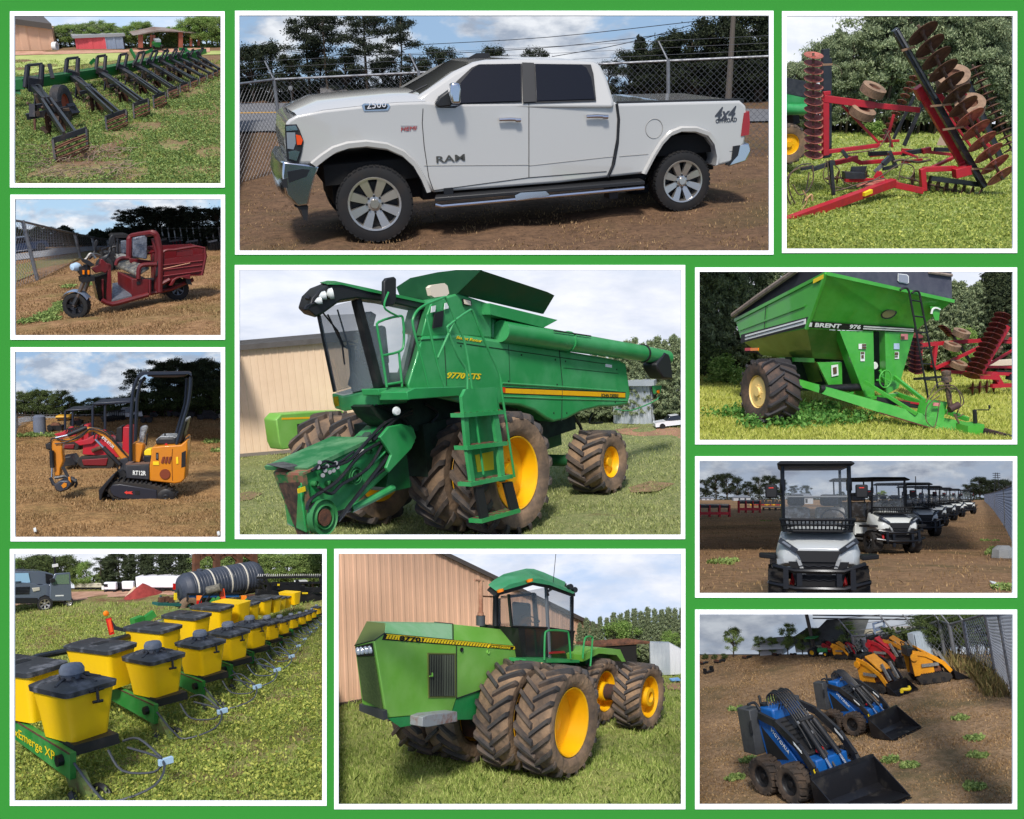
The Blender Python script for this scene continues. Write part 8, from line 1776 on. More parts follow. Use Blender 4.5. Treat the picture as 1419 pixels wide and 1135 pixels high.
  # wheel, lamps, axle
  cw=T.g(268,684); Rr=T.hz(cw,545)
  w=ag_tyre(r,(cw.x+.5,cw.y,Rr),Rr,1.05,Rr*.5,mat('field_tyre',(62,54,50),.8,col2=(110,86,72),scale=2,lo=.45,hi=.7,bump=.3),mat('cream_yellow_rim',(240,206,130),.5),n=17,lugh=.08,dish=.12,dirn=-1,lugw=.045,sweep=1.15,lugm=mat('dark_lug',(50,48,50),.7))
  turn(w,(cw.x+.5,cw.y,Rr),R(-90))
  B().cyl((x0+.6,cw.y,Rr),(x0+3.2,cw.y,Rr),.12).obj('axle',BLK,r)
  for a,c,m_ in ((228,252,REDL),(252,284,AMB)):B().prism([T.f(a,358,x0-.3),T.f(c,357,x0-.3),T.f(c,369,x0-.3),T.f(a,370,x0-.3)],(.04,0,0)).obj('marker_lamp',m_,r)
  B().tube([T.f(232,374,x0-.2),T.f(280,376,x0-.2),T.f(300,392,x0)],.03,6).obj('lamp_bracket',BLK,r)
  small_harrow(T,4.5,'red disc harrow with folded gangs standing behind the grain cart ladder')
  rows=[]; rn=random.Random(8)
  for i in range(14):rows.append((-10+i*42,462+(i % 3)*4,(-60 if i<10 else-20)+rn.random()*50,'fir' if i % 3 else 'pine',i % 5,.95))
  T.trees(rows,'pines left of the grain cart','tall shaded pine behind the left side of the grain cart',PINE)
  rows=[(930+i*34,462,[150,120,110,130,104,95,100,118,100,60,40,60,50,45][i],'fir',i % 4,.95) for i in range(14)]
  T.trees(rows[:9],'pines right of the grain cart','grey-green pine behind the small disc harrow',PINE); T.trees(rows[9:],'dark pines at the right','dark tall pine at the far right behind the harrow',PINED)
  T.trees([(1150,480,265,'leaf',2,.9,'bright yellow-green young tree between the ladder and the pines',LEAFL),(150,505,375,'bush',3,1.6,'bright green bush left of the grain cart tyre',LEAFL),(60,480,300,'bush',2,1.2,'dark shrub at the left edge behind the grain cart',LEAFD)],None,None)
  thicket(T,460,PINED,2.2,label='dark undergrowth at the foot of the pines behind the grain cart')
  grass(T,455,60000,.13,GRSY,'sunny yellow-green grass around the grain cart',seed=6,w=.013,tuft=6)
  c2=T.g(430,660); kp=lambda x,y:abs(x-c2.x)<1.9+.5*math.sin(y*3) and abs(y-c2.y)<1.6
  weeds(T,455,7000,.36,leafmat('weed_green',(60,110,44),(130,176,90),(90,140,60)),seed=9,size=.07,keep=kp,label='bushy green weeds growing beside the grain cart tyre',nl=8)
  close_bay(T)
tile_cart()
# ================================================================ right: row of golf carts along a chain-link fence
def golf_cart(T,label,loc,rz,detail=True):
  r=T.root('golf_cart',label,'golf cart',loc,rz,'golf carts parked in a row')
  wp=mat('cart_white_body',(196,200,198),.3,coat=.5); bk=mat('cart_black',(20,21,24),.6,spec=.3); tb=mat('cart_tube',(26,28,32),.3,.4)
  # cowl / hood: lofted sections front to back
  secs=[]
  for y,hw,z0,z1,cr in ((.02,.46,.66,.84,.02),(.10,.53,.62,.90,.04),(.3,.56,.60,.99,.06),(.55,.55,.60,1.06,.06),(.8,.52,.58,1.10,.05)):
    secs.append([(-hw,y,z0),(-hw*1.02,y,(z0+z1)/2),(-hw*.92,y,z1-.03),(-hw*.5,y,z1+cr*.5),(0,y,z1+cr*.6),(hw*.5,y,z1+cr*.5),(hw*.92,y,z1-.03),(hw*1.02,y,(z0+z1)/2),(hw,y,z0)])
  b=B(); b.loft(secs); b.obj('hood',wp,r,smooth=60,bev=.01)
  for s in (-1,1):
    b=B(); b.prism([(s*.54,.0,.93),(s*.50,.0,.99),(s*.27,-.02,.84),(s*.30,-.02,.78)][::s],(0,.12,0)); h=b.obj('headlight',mat('lamp_smoked',(44,48,54),.12,spec=.8),r)
    B().prism([(s*.49,-.012,.93),(s*.46,-.012,.945),(s*.36,-.025,.88),(s*.38,-.025,.86)][::s],(0,.01,0)).obj('lamp_strip',mat('lamp_pale',(120,126,134),.2),h)
    b=B(); b.prism([(s*.24,-.03,.70),(s*.30,-.03,.72),(s*.22,-.04,.52),(s*.17,-.04,.52)][::s],(0,.03,0)); b.obj('bumper_blade',mat('blade_silver',(160,162,160),.4,.4),r)
    b=B(); b.prism([(s*.58,.05,.70),(s*.80,.1,.72),(s*.80,.7,.70),(s*.55,.7,.70)][::s],(0,0,.06)); b.obj('wheel_arch',bk,r,bev=.01)
  b=B(); b.prism([(-.30,-.03,.82),(.30,-.03,.82),(.22,-.05,.68),(-.22,-.05,.68)],(0,.06,0)); b.obj('upper_grille',bk,r)
  b=B(); b.prism([(-.40,-.02,.68),(.40,-.02,.68),(.3,-.03,.36),(-.3,-.03,.36)],(0,.1,0)); g=b.obj('lower_grille',bk,r)
  b=B()
  for i in range(4):
    z=.44+i*.06; b.tube([(-.26+.02*(j % 2),-.045,z+.02*(j % 2)) if 0 else (-.26+j*.065,-.045,z+(.018 if j % 2 else 0)) for j in range(9)],.006,4)
  b.obj('grille_mesh',mat('mesh_grey',(60,62,66),.4,.4),g)
  # brush guard
  for z,hw,yy in ((.60,.60,-.16),(.38,.66,-.20)):
    b=B(); b.tube([(-hw,.05,z+.02),(-hw,yy*.2,z+.02),(-.32,yy,z-.03),(.32,yy,z-.03),(hw,yy*.2,z+.05),(hw,.05,z+.05)],.034,8); b.obj('guard_tube',tb,r)
  for x in (-.44,-.26,.26,.44):
    b=B(); b.beam((x,-.15,.60),(x,-.17,.34 if abs(x)>.3 else .2),.07,.05); b.obj('guard_upright',tb,r)
  # wheels
  tm=mat('cart_tyre',(26,26,27),.85,col2=(54,46,38),scale=7,lo=.45,hi=.75)
  for x in (-.55,.55):
    for y in (.42,2.5):
      w=alloy_wheel(r,(x,y,.31),.31,.27,.17,tm,mat('cart_rim',(40,40,42),.3,.6),out=-1,spokes=6,blocks=18)
      turn(w,(x,y,.31),R(-90 if x<0 else 90))
  for x in (-.36,.36):B().cyl((x,.22,.36),(x*.9,.3,.5),.035,n=10).obj('red_shock',mat('shock_red',(170,24,30),.4),r)
  b=B(); b.box(-.3,.3,.1,2.8,.26,.45); b.cyl((-.5,.42,.31),(.5,.42,.31),.04); b.cyl((-.5,2.5,.31),(.5,2.5,.31),.04); b.obj('chassis',bk,r)
  # floor, rear body
  b=B(); b.box(-.52,.52,.75,1.5,.44,.5); b.obj('floor',bk,r)
  b=B(); b.loft([[(-.56,1.45,.45),(-.56,2.9,.5),(-.5,2.95,.85),(-.52,1.5,.80)],[(.56,1.45,.45),(.56,2.9,.5),(.5,2.95,.85),(.52,1.5,.80)]]); b.obj('rear_body',wp,r,bev=.03)
  for s in (-1,1):B().box(s*.62-.06,s*.62+.06,.8,1.9,.36,.40).obj('side_step',mat('step_alloy',(150,152,154),.4,.7),r)
  seat=mat('seat_vinyl',(120,108,92),.35,col2=(170,166,156),scale=6,lo=.5,hi=.6,coat=.4)
  for y in (1.5,2.35):
    for x in (-.26,.26):
      b=B(); b.box(x-.22,x+.22,y,y+.45,.82,.94); b.box(x-.21,x+.21,y+.4,y+.52,.9,1.36); b.obj('seat',seat,r,bev=.05,seg=3)
      b=B(); b.box(x-.13,x+.13,y+.42,y+.5,1.38,1.55); b.obj('headrest',mat('headrest_dark',(60,60,62),.4),r,bev=.04,seg=3)
  b=B(); b.lathe([(.17,-.012),(.185,0),(.17,.012),(.155,0),(.17,-.012)],(.26,1.12,1.22),(0,-.7,.7),20); b.tube([(.26,1.12,1.22),(.26,.85,1.0)],.025); b.tube([(.12,1.12,1.22),(.4,1.12,1.22)],.014,5); b.obj('steering_wheel',bk,r)
  b=B(); b.box(-.5,.5,.8,.95,.85,1.16); b.obj('dashboard',bk,r,bev=.02)
  # roof and posts
  b=B(); b.loft([[(-.50,.42,1.93),(-.50,3.1,1.93),(.50,3.1,1.93),(.50,.42,1.93)],[(-.54,.36,1.96),(-.54,3.15,1.96),(.54,3.15,1.96),(.54,.36,1.96)],[(-.44,.48,2.03),(-.44,3.0,2.03),(.44,3.0,2.03),(.44,.48,2.03)]]); b.obj('roof',bk,r,bev=.015,smooth=50)
  b=B(); b.prism([(-.46,.46,1.925),(.46,.46,1.925),(.46,3.0,1.925),(-.46,3.0,1.925)],(0,0,.004)); b.obj('roof_lining',mat('roof_lining',(64,64,68),.6,col2=(44,44,50),scale=8),r)
  for x in (-.46,.46):
    b=B(); b.tube([(x,.62,1.05),(x,.56,1.93)],.03,8); b.tube([(x,.58,1.6),(x,.575,1.75)],.042,8); b.obj('roof_post',tb,r)
    B().tube([(x,2.9,.9),(x,2.95,1.93)],.022,8).obj('roof_post',tb,r)
  g=B(); g.add([(-.44,.6,1.12),(.44,.6,1.12),(.44,.56,1.9),(-.44,.56,1.9)],[(0,1,2,3)]); g.obj('windscreen',glass('cart_windscreen',(150,160,168),.16),r)
  B().tube([(-.45,.585,1.52),(.45,.585,1.52)],.012,5).obj('screen_hinge',mat('hinge_pale',(120,124,128),.4),r)
  # basket
  b=B(); rim=lambda z,k:[(-.50*k,.5,z),(-.50*k,.18,z),(-.36*k,.04,z),(.36*k,.04,z),(.50*k,.18,z),(.50*k,.5,z)]
  b.tube(rim(1.22,1),.022,6); b.tube(rim(1.15,.98),.012,4); b.tube(rim(1.07,.92),.018,6)
  for i in range(17):
    x=-.44+i*.055; y=.05 if abs(x)<.36 else .14; b.tube([(x,y,1.22),(x*.94,y+.02,1.07)],.010,4)
  for s in (-1,1):
    for i in range(5):b.tube([(s*.5,.2+i*.07,1.22),(s*.46,.2+i*.07,1.07)],.010,4)
  b.prism([(-.44,.08,1.06),(.44,.08,1.06),(.46,.5,1.08),(-.46,.5,1.08)],(0,0,.01)); b.obj('front_basket',bk,r)
  for s in (-1,1):
    b=B(); b.box(s*.62-.085,s*.62+.085,.42,.47,1.50,1.68); m_=b.obj('wing_mirror',bk,r,bev=.02)
    B().tube([(s*.47,.58,1.55),(s*.6,.47,1.56)],.018,5).obj('mirror_arm',bk,m_)
    B().prism([(s*.62-.035,.417,1.63),(s*.62+.035,.417,1.632),(s*.62+.03,.417,1.645),(s*.62-.035,.417,1.643)],(0,.002,0)).obj('mirror_logo',mat('logo_red',(190,40,24),.5),m_)
  return r
def tile_golf():
  T=Tile((958,625,3.078),(969,638.5,1403,822),686.7,16,(550,690),0,1.126)
  dirt=ground_mat('dry_straw_dirt',(124,96,70),(156,124,92),(84,78,48),.25,3.5)
  T.ground(206,dirt,seed=6,ny=90)
  T.sky(208,1.15,sky_mat('sky_grey_blue_clouds',(124,146,178),(158,170,188),(190,196,204),(140,148,164),.5,5.5,.08,off=15))
  sp=[(548,700,-14),(893,441,8),(1004,366,8),(1052,322,8),(1098,298,8),(1136,283,8),(1188,269,8)]
  L=['nearest golf cart, white with a black front basket, facing the viewer','second golf cart of the row, white with tan seats and red shock absorber','third golf cart in the row, half hidden behind the second','fourth golf cart in the row beside the fence','fifth golf cart counting back from the nearest','sixth golf cart, second from the far end of the row','farthest golf cart at the end of the row']
  p=T.g(*sp[0][:2]); c0=golf_cart(T,L[0],(p.x,p.y,0),R(sp[0][2]))
  T.place(c0,(p.x,p.y,0),R(sp[0][2]),(.94,1,1))
  for (u,v,a),l in zip(sp[1:],L[1:]):
    p=T.g(u,v); c=copy_tree(c0); T.place(c,(p.x,p.y,0),R(a)); c['label']=l
  P=[T.g(1440,520),T.g(1392,432),T.g(1340,330),T.g(1296,262),T.g(1270,232),T.g(1250,214)]
  chain_fence(T,P,1.85,'chain-link fence running away to the right of the golf carts',spacing=.26,wire=.010,postr=.04,barb=False,mm=mat('fence_wire_blue',(112,120,136),.5,.5))
  # background: treeline, implements, white building
  T.trees([(60+46*i,208,[120,100,92,112,128,108,104,118][i],'leaf',i % 5,1.1) for i in range(8)],'trees at the left of the golf cart lot','dark leafy tree in the far clump left of the golf carts',LEAFK)
  T.trees([(440,208,150,'pine',1,1.4,'small dark pine left of the nearest cart windscreen post',PINEK),(490,208,145,'leaf',2,1.2,'small dark tree seen through the nearest cart windscreen',LEAFK),(640,208,172,'leaf',3,1.6,'low green tree seen between the first two golf carts',LEAFK),(815,208,168,'leaf',4,1.3,'low bright tree behind the second cart roof post',LEAF)],None,None)
  T.trees([(1180+26*i,208,[140,138,108,120,126,118,122,130,124][i],'leaf',i % 5,1.2) for i in range(9)],'trees beyond the golf carts at the right','dark tree on the rise beyond the farthest golf carts',LEAFK)
  wb=mat('whitewashed_wall',(150,154,158),.8)
  for (u0,u1,vb,vt,lb) in ((425,520,226,182,'low pale building seen through the nearest cart windscreen'),(180,252,212,190,'small white house far left beyond the golf cart lot'),(45,95,210,197,'tiny low shed at the far left of the golf cart lot')):
    a,c=T.g(u0,vb),T.g(u1,vb); h=T.hz(a,vt); s=T.root('building',lb,'building',a); w=(c-a).length
    B().box(0,w,0,w*.5,0,h*.62).obj('wall',wb,s); B().prism([(-.05*w,-.05*w,h*.62),(w*1.05,-.05*w,h*.62),(w*.9,w*.25,h),(w*.1,w*.25,h)],(0,.1,.05)).obj('roof',mat('grey_roof',(104,108,114),.7),s)
    for i in range(2):B().box(w*(.3+.35*i),w*(.4+.35*i),-.02,.02,h*.1,h*.5).obj('door',BLKP,s)
  for i,(u0,u1,vb,m_,lb) in enumerate(((38,165,282,RED,'red implement frame with black bars at the left edge of the lot'),(205,295,264,RED,'smaller red implement frame, right one of the two at the left'),(310,388,254,BLK,'flat black implement lying near the tree line'),(420,470,250,BLK,'dark implement just left of the nearest golf cart post'))):
    a,c=T.g(u0,vb),T.g(u1,vb); w=(c-a).length; h=T.hz(a,vb-(52 if m_ is RED else 14)); s=T.root('farm_implement',lb,'farm implement',a)
    for k in range(4):B().box(w*k/3-.05,w*k/3+.05,0,.5,0,h).obj('upright',m_,s)
    B().box(0,w,.1,.25,h*.75,h*.95).obj('cross_bar',BLK,s); B().box(0,w,-.05,.1,h*.2,h*.42).obj('cross_bar',m_,s); B().cyl((0,.3,h*.95),(w,.3,h*.95),h*.12,n=8).obj('roller',STL,s)
  for i in range(9):
    p=T.g(262+i*15,232); h=T.hz(p,206+(i % 3)*3); s=T.root('row_unit','small dark planter unit in the far line left of the carts','planter unit',p,group='far planter units'); B().loft([[(-.3,0,0),(.3,0,0),(.3,.4,0),(-.3,.4,0)],[(-.2,.1,h),(.12,.1,h),(.12,.3,h),(-.2,.3,h)]]).obj('hopper',BLKP,s); B().box(-.4,.4,-.1,.0,0,h*.2).obj('base',RED if i % 2 else YEL,s)
  p=T.g(960,240); s=T.root('utility_pole','thin pole rising behind the third golf cart','utility pole',p); B().cyl((0,0,0),(0,0,T.hz(p,108)),.06,n=6).obj('pole',BLK,s)
  p=T.g(1305,209); h=T.hz(p,92); s=T.root('power_pylon','small lattice pylon above the trees at the right','pylon',p); b=B()
  for x in (-1,1):b.tube([(x*1.2,0,0),(x*.3,0,h)],.12,4)
  for z in (.82,.9,.97):b.tube([(-1.3,0,h*z),(1.3,0,h*z)],.1,4)
  b.obj('lattice',BLK,s)
  T.one(B().loft([[T.g(1332,455)+Vector((.25*math.cos(a)*k,.25*math.sin(a)*k,z)) for a in [i*.785 for i in range(8)]] for k,z in ((1.2,0),(1.1,.2),(.6,.3))]),'concrete_block',mat('concrete_pale',(150,152,150),.9),'rough grey concrete lump at the foot of the fence','concrete block')
  T.one(B().prism([T.g(1272,560,.03),T.g(1300,566,.02),T.g(1308,578,.05),T.g(1285,572,.03)],(0,0,.03)),'litter',WDEC,'scrap of white litter on the straw at the right','litter')
  thicket(T,209,LEAFK,2.6,n=6000,label='dark brush along the far edge of the golf cart lot')
  grass(T,240,16000,.07,STRW,'dry straw stubble around the golf carts',seed=7,w=.010,pw=1.0)
  rn=random.Random(3); kk=[T.g(u,v) for u,v in ((1315,430),(1300,440),(1330,420),(1375,590),(1270,385),(130,480),(150,470),(320,300))]
  weeds(T,230,60000,.06,LEAF,seed=8,size=.06,keep=lambda x,y:any((x-q.x) ** 2+(y-q.y) ** 2<.10 for q in kk),label='patches of green weeds by the fence and in the lot',nl=5)
  close_bay(T)
tile_golf()
# ================================================================ bottom right: compact loaders in a dirt lot
def loader_bucket(r,w,m,x0=0,y0=0,s=1.0):
  """open bucket, mouth towards -y, local origin at its back bottom edge"""
  b=B(); pr=[(0,.42),(-.02,.06),(-.12,.0),(-.55,.0)]
  prof=[(y0+a*s,z*s+.03) for a,z in pr]
  for (ya,za),(yb,zb) in zip(prof[:-1],prof[1:]):b.prism([(x0-w/2,ya,za),(x0+w/2,ya,za),(x0+w/2,yb,zb),(x0-w/2,yb,zb)],(0,.012 if abs(ya-yb)<abs(za-zb) else 0,.012))
  for sx in (-1,1):
    x=x0+sx*w/2; b.prism([(x,prof[0][0],prof[0][1]),(x,prof[1][0],prof[1][1]),(x,prof[2][0],prof[2][1]),(x,prof[3][0],prof[3][1])],(.014*sx,0,0))
  b.tube([(x0-w/2,prof[0][0],prof[0][1]),(x0+w/2,prof[0][0],prof[0][1])],.02,4,sq=True); b.prism([(x0-w/2,prof[3][0]-.03,.0),(x0+w/2,prof[3][0]-.03,.0),(x0+w/2,prof[3][0]+.06,.0),(x0-w/2,prof[3][0]+.06,.0)],(0,0,.02))
  return b.obj('bucket',m,r)
def blue_loader(T,label,loc,rz):
  r=T.root('compact_loader',label,'compact loader',loc,rz,'blue stand-on loaders')
  BL=mat('loader_blue',(16,92,166),.35,coat=.4,col2=(20,70,130),scale=3); BK=mat('loader_black',(30,31,34),.45,.1,col2=(46,44,42),scale=6); tm=mat('loader_tyre',(44,39,35),.85,col2=(84,68,54),scale=4,lo=.4,hi=.7)
  for x,out in ((-.43,-1),(.43,1)):
    for y in (.0,.56):
      w=ag_tyre(r,(x,y,.26),.26,.24,.14,tm,mat('loader_rim',(24,24,26),.5),n=16,lugh=.022,dish=.08,out=-1,lugw=.035,sweep=.5,lugm=tm,hub=True)
      turn(w,(x,y,.26),R(-90 if out<0 else 90))
  # body sides: blue raked frames, dark vent panel
  for s in (-1,1):
    x=s*.29; b=B(); b.prism([(x,-.18,.32),(x,.62,.30),(x,.74,.98),(x,.55,1.02)],(s*.03,0,0)); b.obj('side_frame',BL,r,bev=.01)
    B().prism([(x+s*.032,.18,.50),(x+s*.032,.60,.44),(x+s*.032,.66,.88)],(s*.006,0,0)).obj('vent_mesh',BLKP,r)
    a=Vector((x+s*.034,-.02,.52)) if s<0 else Vector((x+s*.034,.5,.96)); d=Vector((0,.46,.42)) if s>0 else Vector((0,-.5,-.46))
    if s<0:a=Vector((x-.036,.47,.86)); 
    text('VICTORIA',.05,WDEC,a,d if s<0 else-d,(0,.5,.5) if s>0 else (0,-.5,.5),r,'brand_lettering',.002,width=.42)
  b=B(); b.loft([[(-.28,-.22,.28),(.28,-.22,.28),(.28,-.2,.5),(-.28,-.2,.5)],[(-.28,.7,.3),(.28,.7,.3),(.28,.6,.95),(-.28,.6,.95)]]); b.obj('body',BL,r,bev=.02)
  b=B(); b.prism([(-.22,-.1,.56),(.22,-.1,.56),(.22,.52,.96),(-.22,.52,.96)],(0,-.02,.04)); hc=b.obj('engine_cover',BK,r,bev=.01)
  for i in range(5):
    for s in (-1,1):B().box(s*.12-.06,s*.12+.06,.1+i*.07,.13+i*.07,.735+i*.045,.76+i*.045).obj('cooling_slot',mat('slot_black',(8,8,8),.8),hc)
  b=B(); b.box(-.25,.25,.45,.75,.95,1.12); b.obj('console',BL,r,bev=.03)
  b=B(); b.box(-.27,.27,-.30,-.12,.36,.56); b.obj('front_box',BL,r,bev=.02)
  b=B(); b.cyl((-.32,-.24,.34),(.32,-.24,.34),.08,n=14); b.obj('cross_tube',BL,r)
  for s in (-1,1):b=B(); b.box(s*.35-.10,s*.35+.10,.70,.98,.50,1.12); b.obj('side_tank',mat('tank_grey',(70,72,74),.5,.2,col2=(54,56,58),scale=4),r,bev=.012)
  B().tube([(-.46,.68,.98),(-.48,.68,.98),(-.48,.68,.82),(-.46,.68,.82)],.012,5).obj('tank_handle',BLKP,r)
  # lift arms
  for s in (-1,1):
    b=B(); p=[(s*.36,.62,1.04),(s*.36,.3,.98),(s*.36,-.1,.74),(s*.36,-.34,.48),(s*.34,-.42,.30)]
    for a,c in zip(p[:-1],p[1:]):b.beam(a,c,.045,.10)
    arm=b.obj('lift_arm',BK,r); B().prism([(s*.36-.024*1,-.05,.80),(s*.36-.024,-.18,.70),(s*.36-.024,-.19,.66),(s*.36-.024,-.06,.76)],(-.004,0,0)).obj('arm_sticker',WDEC,arm)
    B().prism([(s*.36-.024,-.36,.48),(s*.36-.024,-.40,.38),(s*.36-.024,-.42,.38),(s*.36-.024,-.38,.50)],(-.004,0,0)).obj('arm_sticker',YDEC,arm)
    B().cyl((s*.26,.45,.9),(s*.26,-.05,.62),.03,n=10).obj('lift_cylinder',BK,r)
    b=B(); b.cyl((s*.10,.05,.96),(s*.12,-.32,.56),.038,n=12); o=b.obj('tilt_cylinder',BK,r); B().cyl((s*.12,-.32,.56),(s*.13,-.44,.40),.018,n=8).obj('piston_rod',CHR,o)
  b=B(); b.tube([(-.36,-.42,.30),(.36,-.42,.30)],.03,8); b.tube([(-.12,.1,.98),(.12,.1,.98)],.03,8); b.tube([(0,.1,.98),(0,.3,.8)],.03,6); b.tube([(0,-.42,.3),(0,.1,.98)],.02,5); b.obj('arm_cross_member',BK,r)
  for i,x in enumerate((-.16,-.11,-.06,-.01,.04,.09,.14)):
    b=B(); b.tube(smoothpath([(x,.62,1.06),(x*.9,.66,1.24+.02*(i % 3)),(x*.8,.50,1.30),(x*.8,.28,1.12),(x*.9,.05,.88),(x,-.12-.02*i,.66)]),.013,6); b.obj('hydraulic_hose',BLKP,r)
  for x,y,z in ((-.10,.36,1.16),(.06,.30,1.08),(.10,.05,.93),(-.04,-.02,.84),(-.12,.12,.97),(.02,.52,1.26)):B().cyl((x,y,z),(x,y-.03,z-.03),.022,n=8).obj('hose_clamp',STL,r)
  for x in (-.10,-.04):B().lathe([(.001,-.03),(.03,-.02),(.034,.01),(.02,.03),(.001,.035)],(x,-.17,.63),(0,-.5,.8),12).obj('red_cap',REDL,r)
  for i in range(4):B().cyl((-.16+i*.05,.42,1.12),(-.16+i*.05,.38,1.19),.012,n=6).obj('hose_fitting',CHR,r)
  b=B(); b.tube(smoothpath([(-.3,.66,1.1),(-.34,.7,1.2),(-.46,.7,1.2)]),.02,6); b.tube([(-.2,.74,1.1),(-.2,.76,1.26)],.02,6); b.lathe([(.001,0),(.05,.01),(.055,.04),(.001,.06)],(-.18,.7,1.12),(0,0,1),12); b.obj('control_levers',BLKP,r)
  loader_bucket(r,1.08,mat('bucket_black',(26,26,29),.35,.2,col2=(60,56,50),scale=4,lo=.55,hi=.75),0,-.47)
  return r
def track_loader(T,label,loc,rz,col,sc_=1.0):
  r=T.root('track_loader',label,'track loader',loc,rz,None,sc_)
  BK=BLK; rub=mat('track_rubber',(34,32,31),.8)
  for s in (-1,1):
    x=s*.38; b=B(); P=[(.62,.03),(-.25,.0),(-.42,.12),(-.38,.25),(-.1,.34),(.55,.34),(.72,.22)]
    b.loft([[(x-.1,y,z) for y,z in P],[(x+.1,y,z) for y,z in P]]); t=b.obj('track',rub,r,bev=.02)
    b=B(); 
    for i in range(9):b.box(x-.11,x+.11,-.3+i*.1,-.26+i*.1,-.01,.02); b.box(x-.11,x+.11,-.12+i*.08,-.09+i*.08,.33,.36)
    for y in (.5,.2,-.1):b.cyl((x+s*.09,y,.12),(x+s*.115,y,.12),.07,n=12)
    b.obj('track_cleats',BK,t)
    b=B(); b.prism([(s*.34,.75,.3),(s*.34,.8,.95),(s*.34,.5,1.1),(s*.34,.1,.7),(s*.34,.1,.3)],(s*.03,0,0)); b.obj('side_frame',col,r,bev=.01)
    b=B(); p=[(s*.40,.72,1.08),(s*.40,.3,.95),(s*.40,-.2,.62),(s*.38,-.42,.3)]
    for a,c in zip(p[:-1],p[1:]):b.beam(a,c,.05,.13)
    b.obj('lift_arm',col if s<0 else BK,r); B().cyl((s*.40,.70,.92),(s*.46,.70,.92),.12,n=16).obj('arm_pivot',col,r)
    b=B(); b.beam((s*.42,.5,.62),(s*.42,-.05,.6),.03,.1); b.obj('cylinder_wrap',mat('wrap_grey',(130,130,126),.4,col2=(90,88,84),scale=14),r)
  b=B(); b.loft([[(-.3,-.15,.3),(.3,-.15,.3),(.28,-.1,.62),(-.28,-.1,.62)],[(-.3,.7,.3),(.3,.7,.3),(.28,.6,1.08),(-.28,.6,1.08)]]); b.obj('body',mat('rust_brown_body',(110,60,30),.6,col2=(70,48,34),scale=4),r)
  b=B(); b.prism([(-.27,-.12,.68),(.27,-.12,.68),(.24,.5,1.12),(-.24,.5,1.12)],(0,-.02,.07)); h=b.obj('hood',col,r,bev=.02)
  b=B()
  for i in range(6):
    for j in range(7):u,v=-.17+i*.06,-.02+j*.06; b.prism([(u,v,.815+v*.71),(u+.035,v,.815+v*.71),(u+.035,v+.03,.815+(v+.03)*.71),(u,v+.03,.815+(v+.03)*.71)],(0,-.004,.006))
  b.obj('grille_holes',mat('grille_shadow',(60,40,24),.9),h)
  b=B(); b.box(-.3,.3,.62,.85,.95,1.2); b.tube(smoothpath([(-.3,.8,1.2),(-.2,.85,1.35),(.2,.85,1.35),(.3,.8,1.2)]),.02,6); b.obj('console',BK,r,bev=.02)
  b=B(); b.tube([(-.38,-.42,.3),(.38,-.42,.3)],.04,8); b.beam((0,-.2,.75),(0,-.45,.35),.12,.06); b.obj('arm_cross_member',BK,r)
  for x in (-.2,.2):B().beam((x,-.15,.95),(x,-.42,.42),.06,.09).obj('wrapped_cylinder',mat('wrap_grey',(130,130,126),.4),r)
  loader_bucket(r,.98,mat('bucket_black',(26,26,29),.35,.2),0,-.48,.8)
  return r
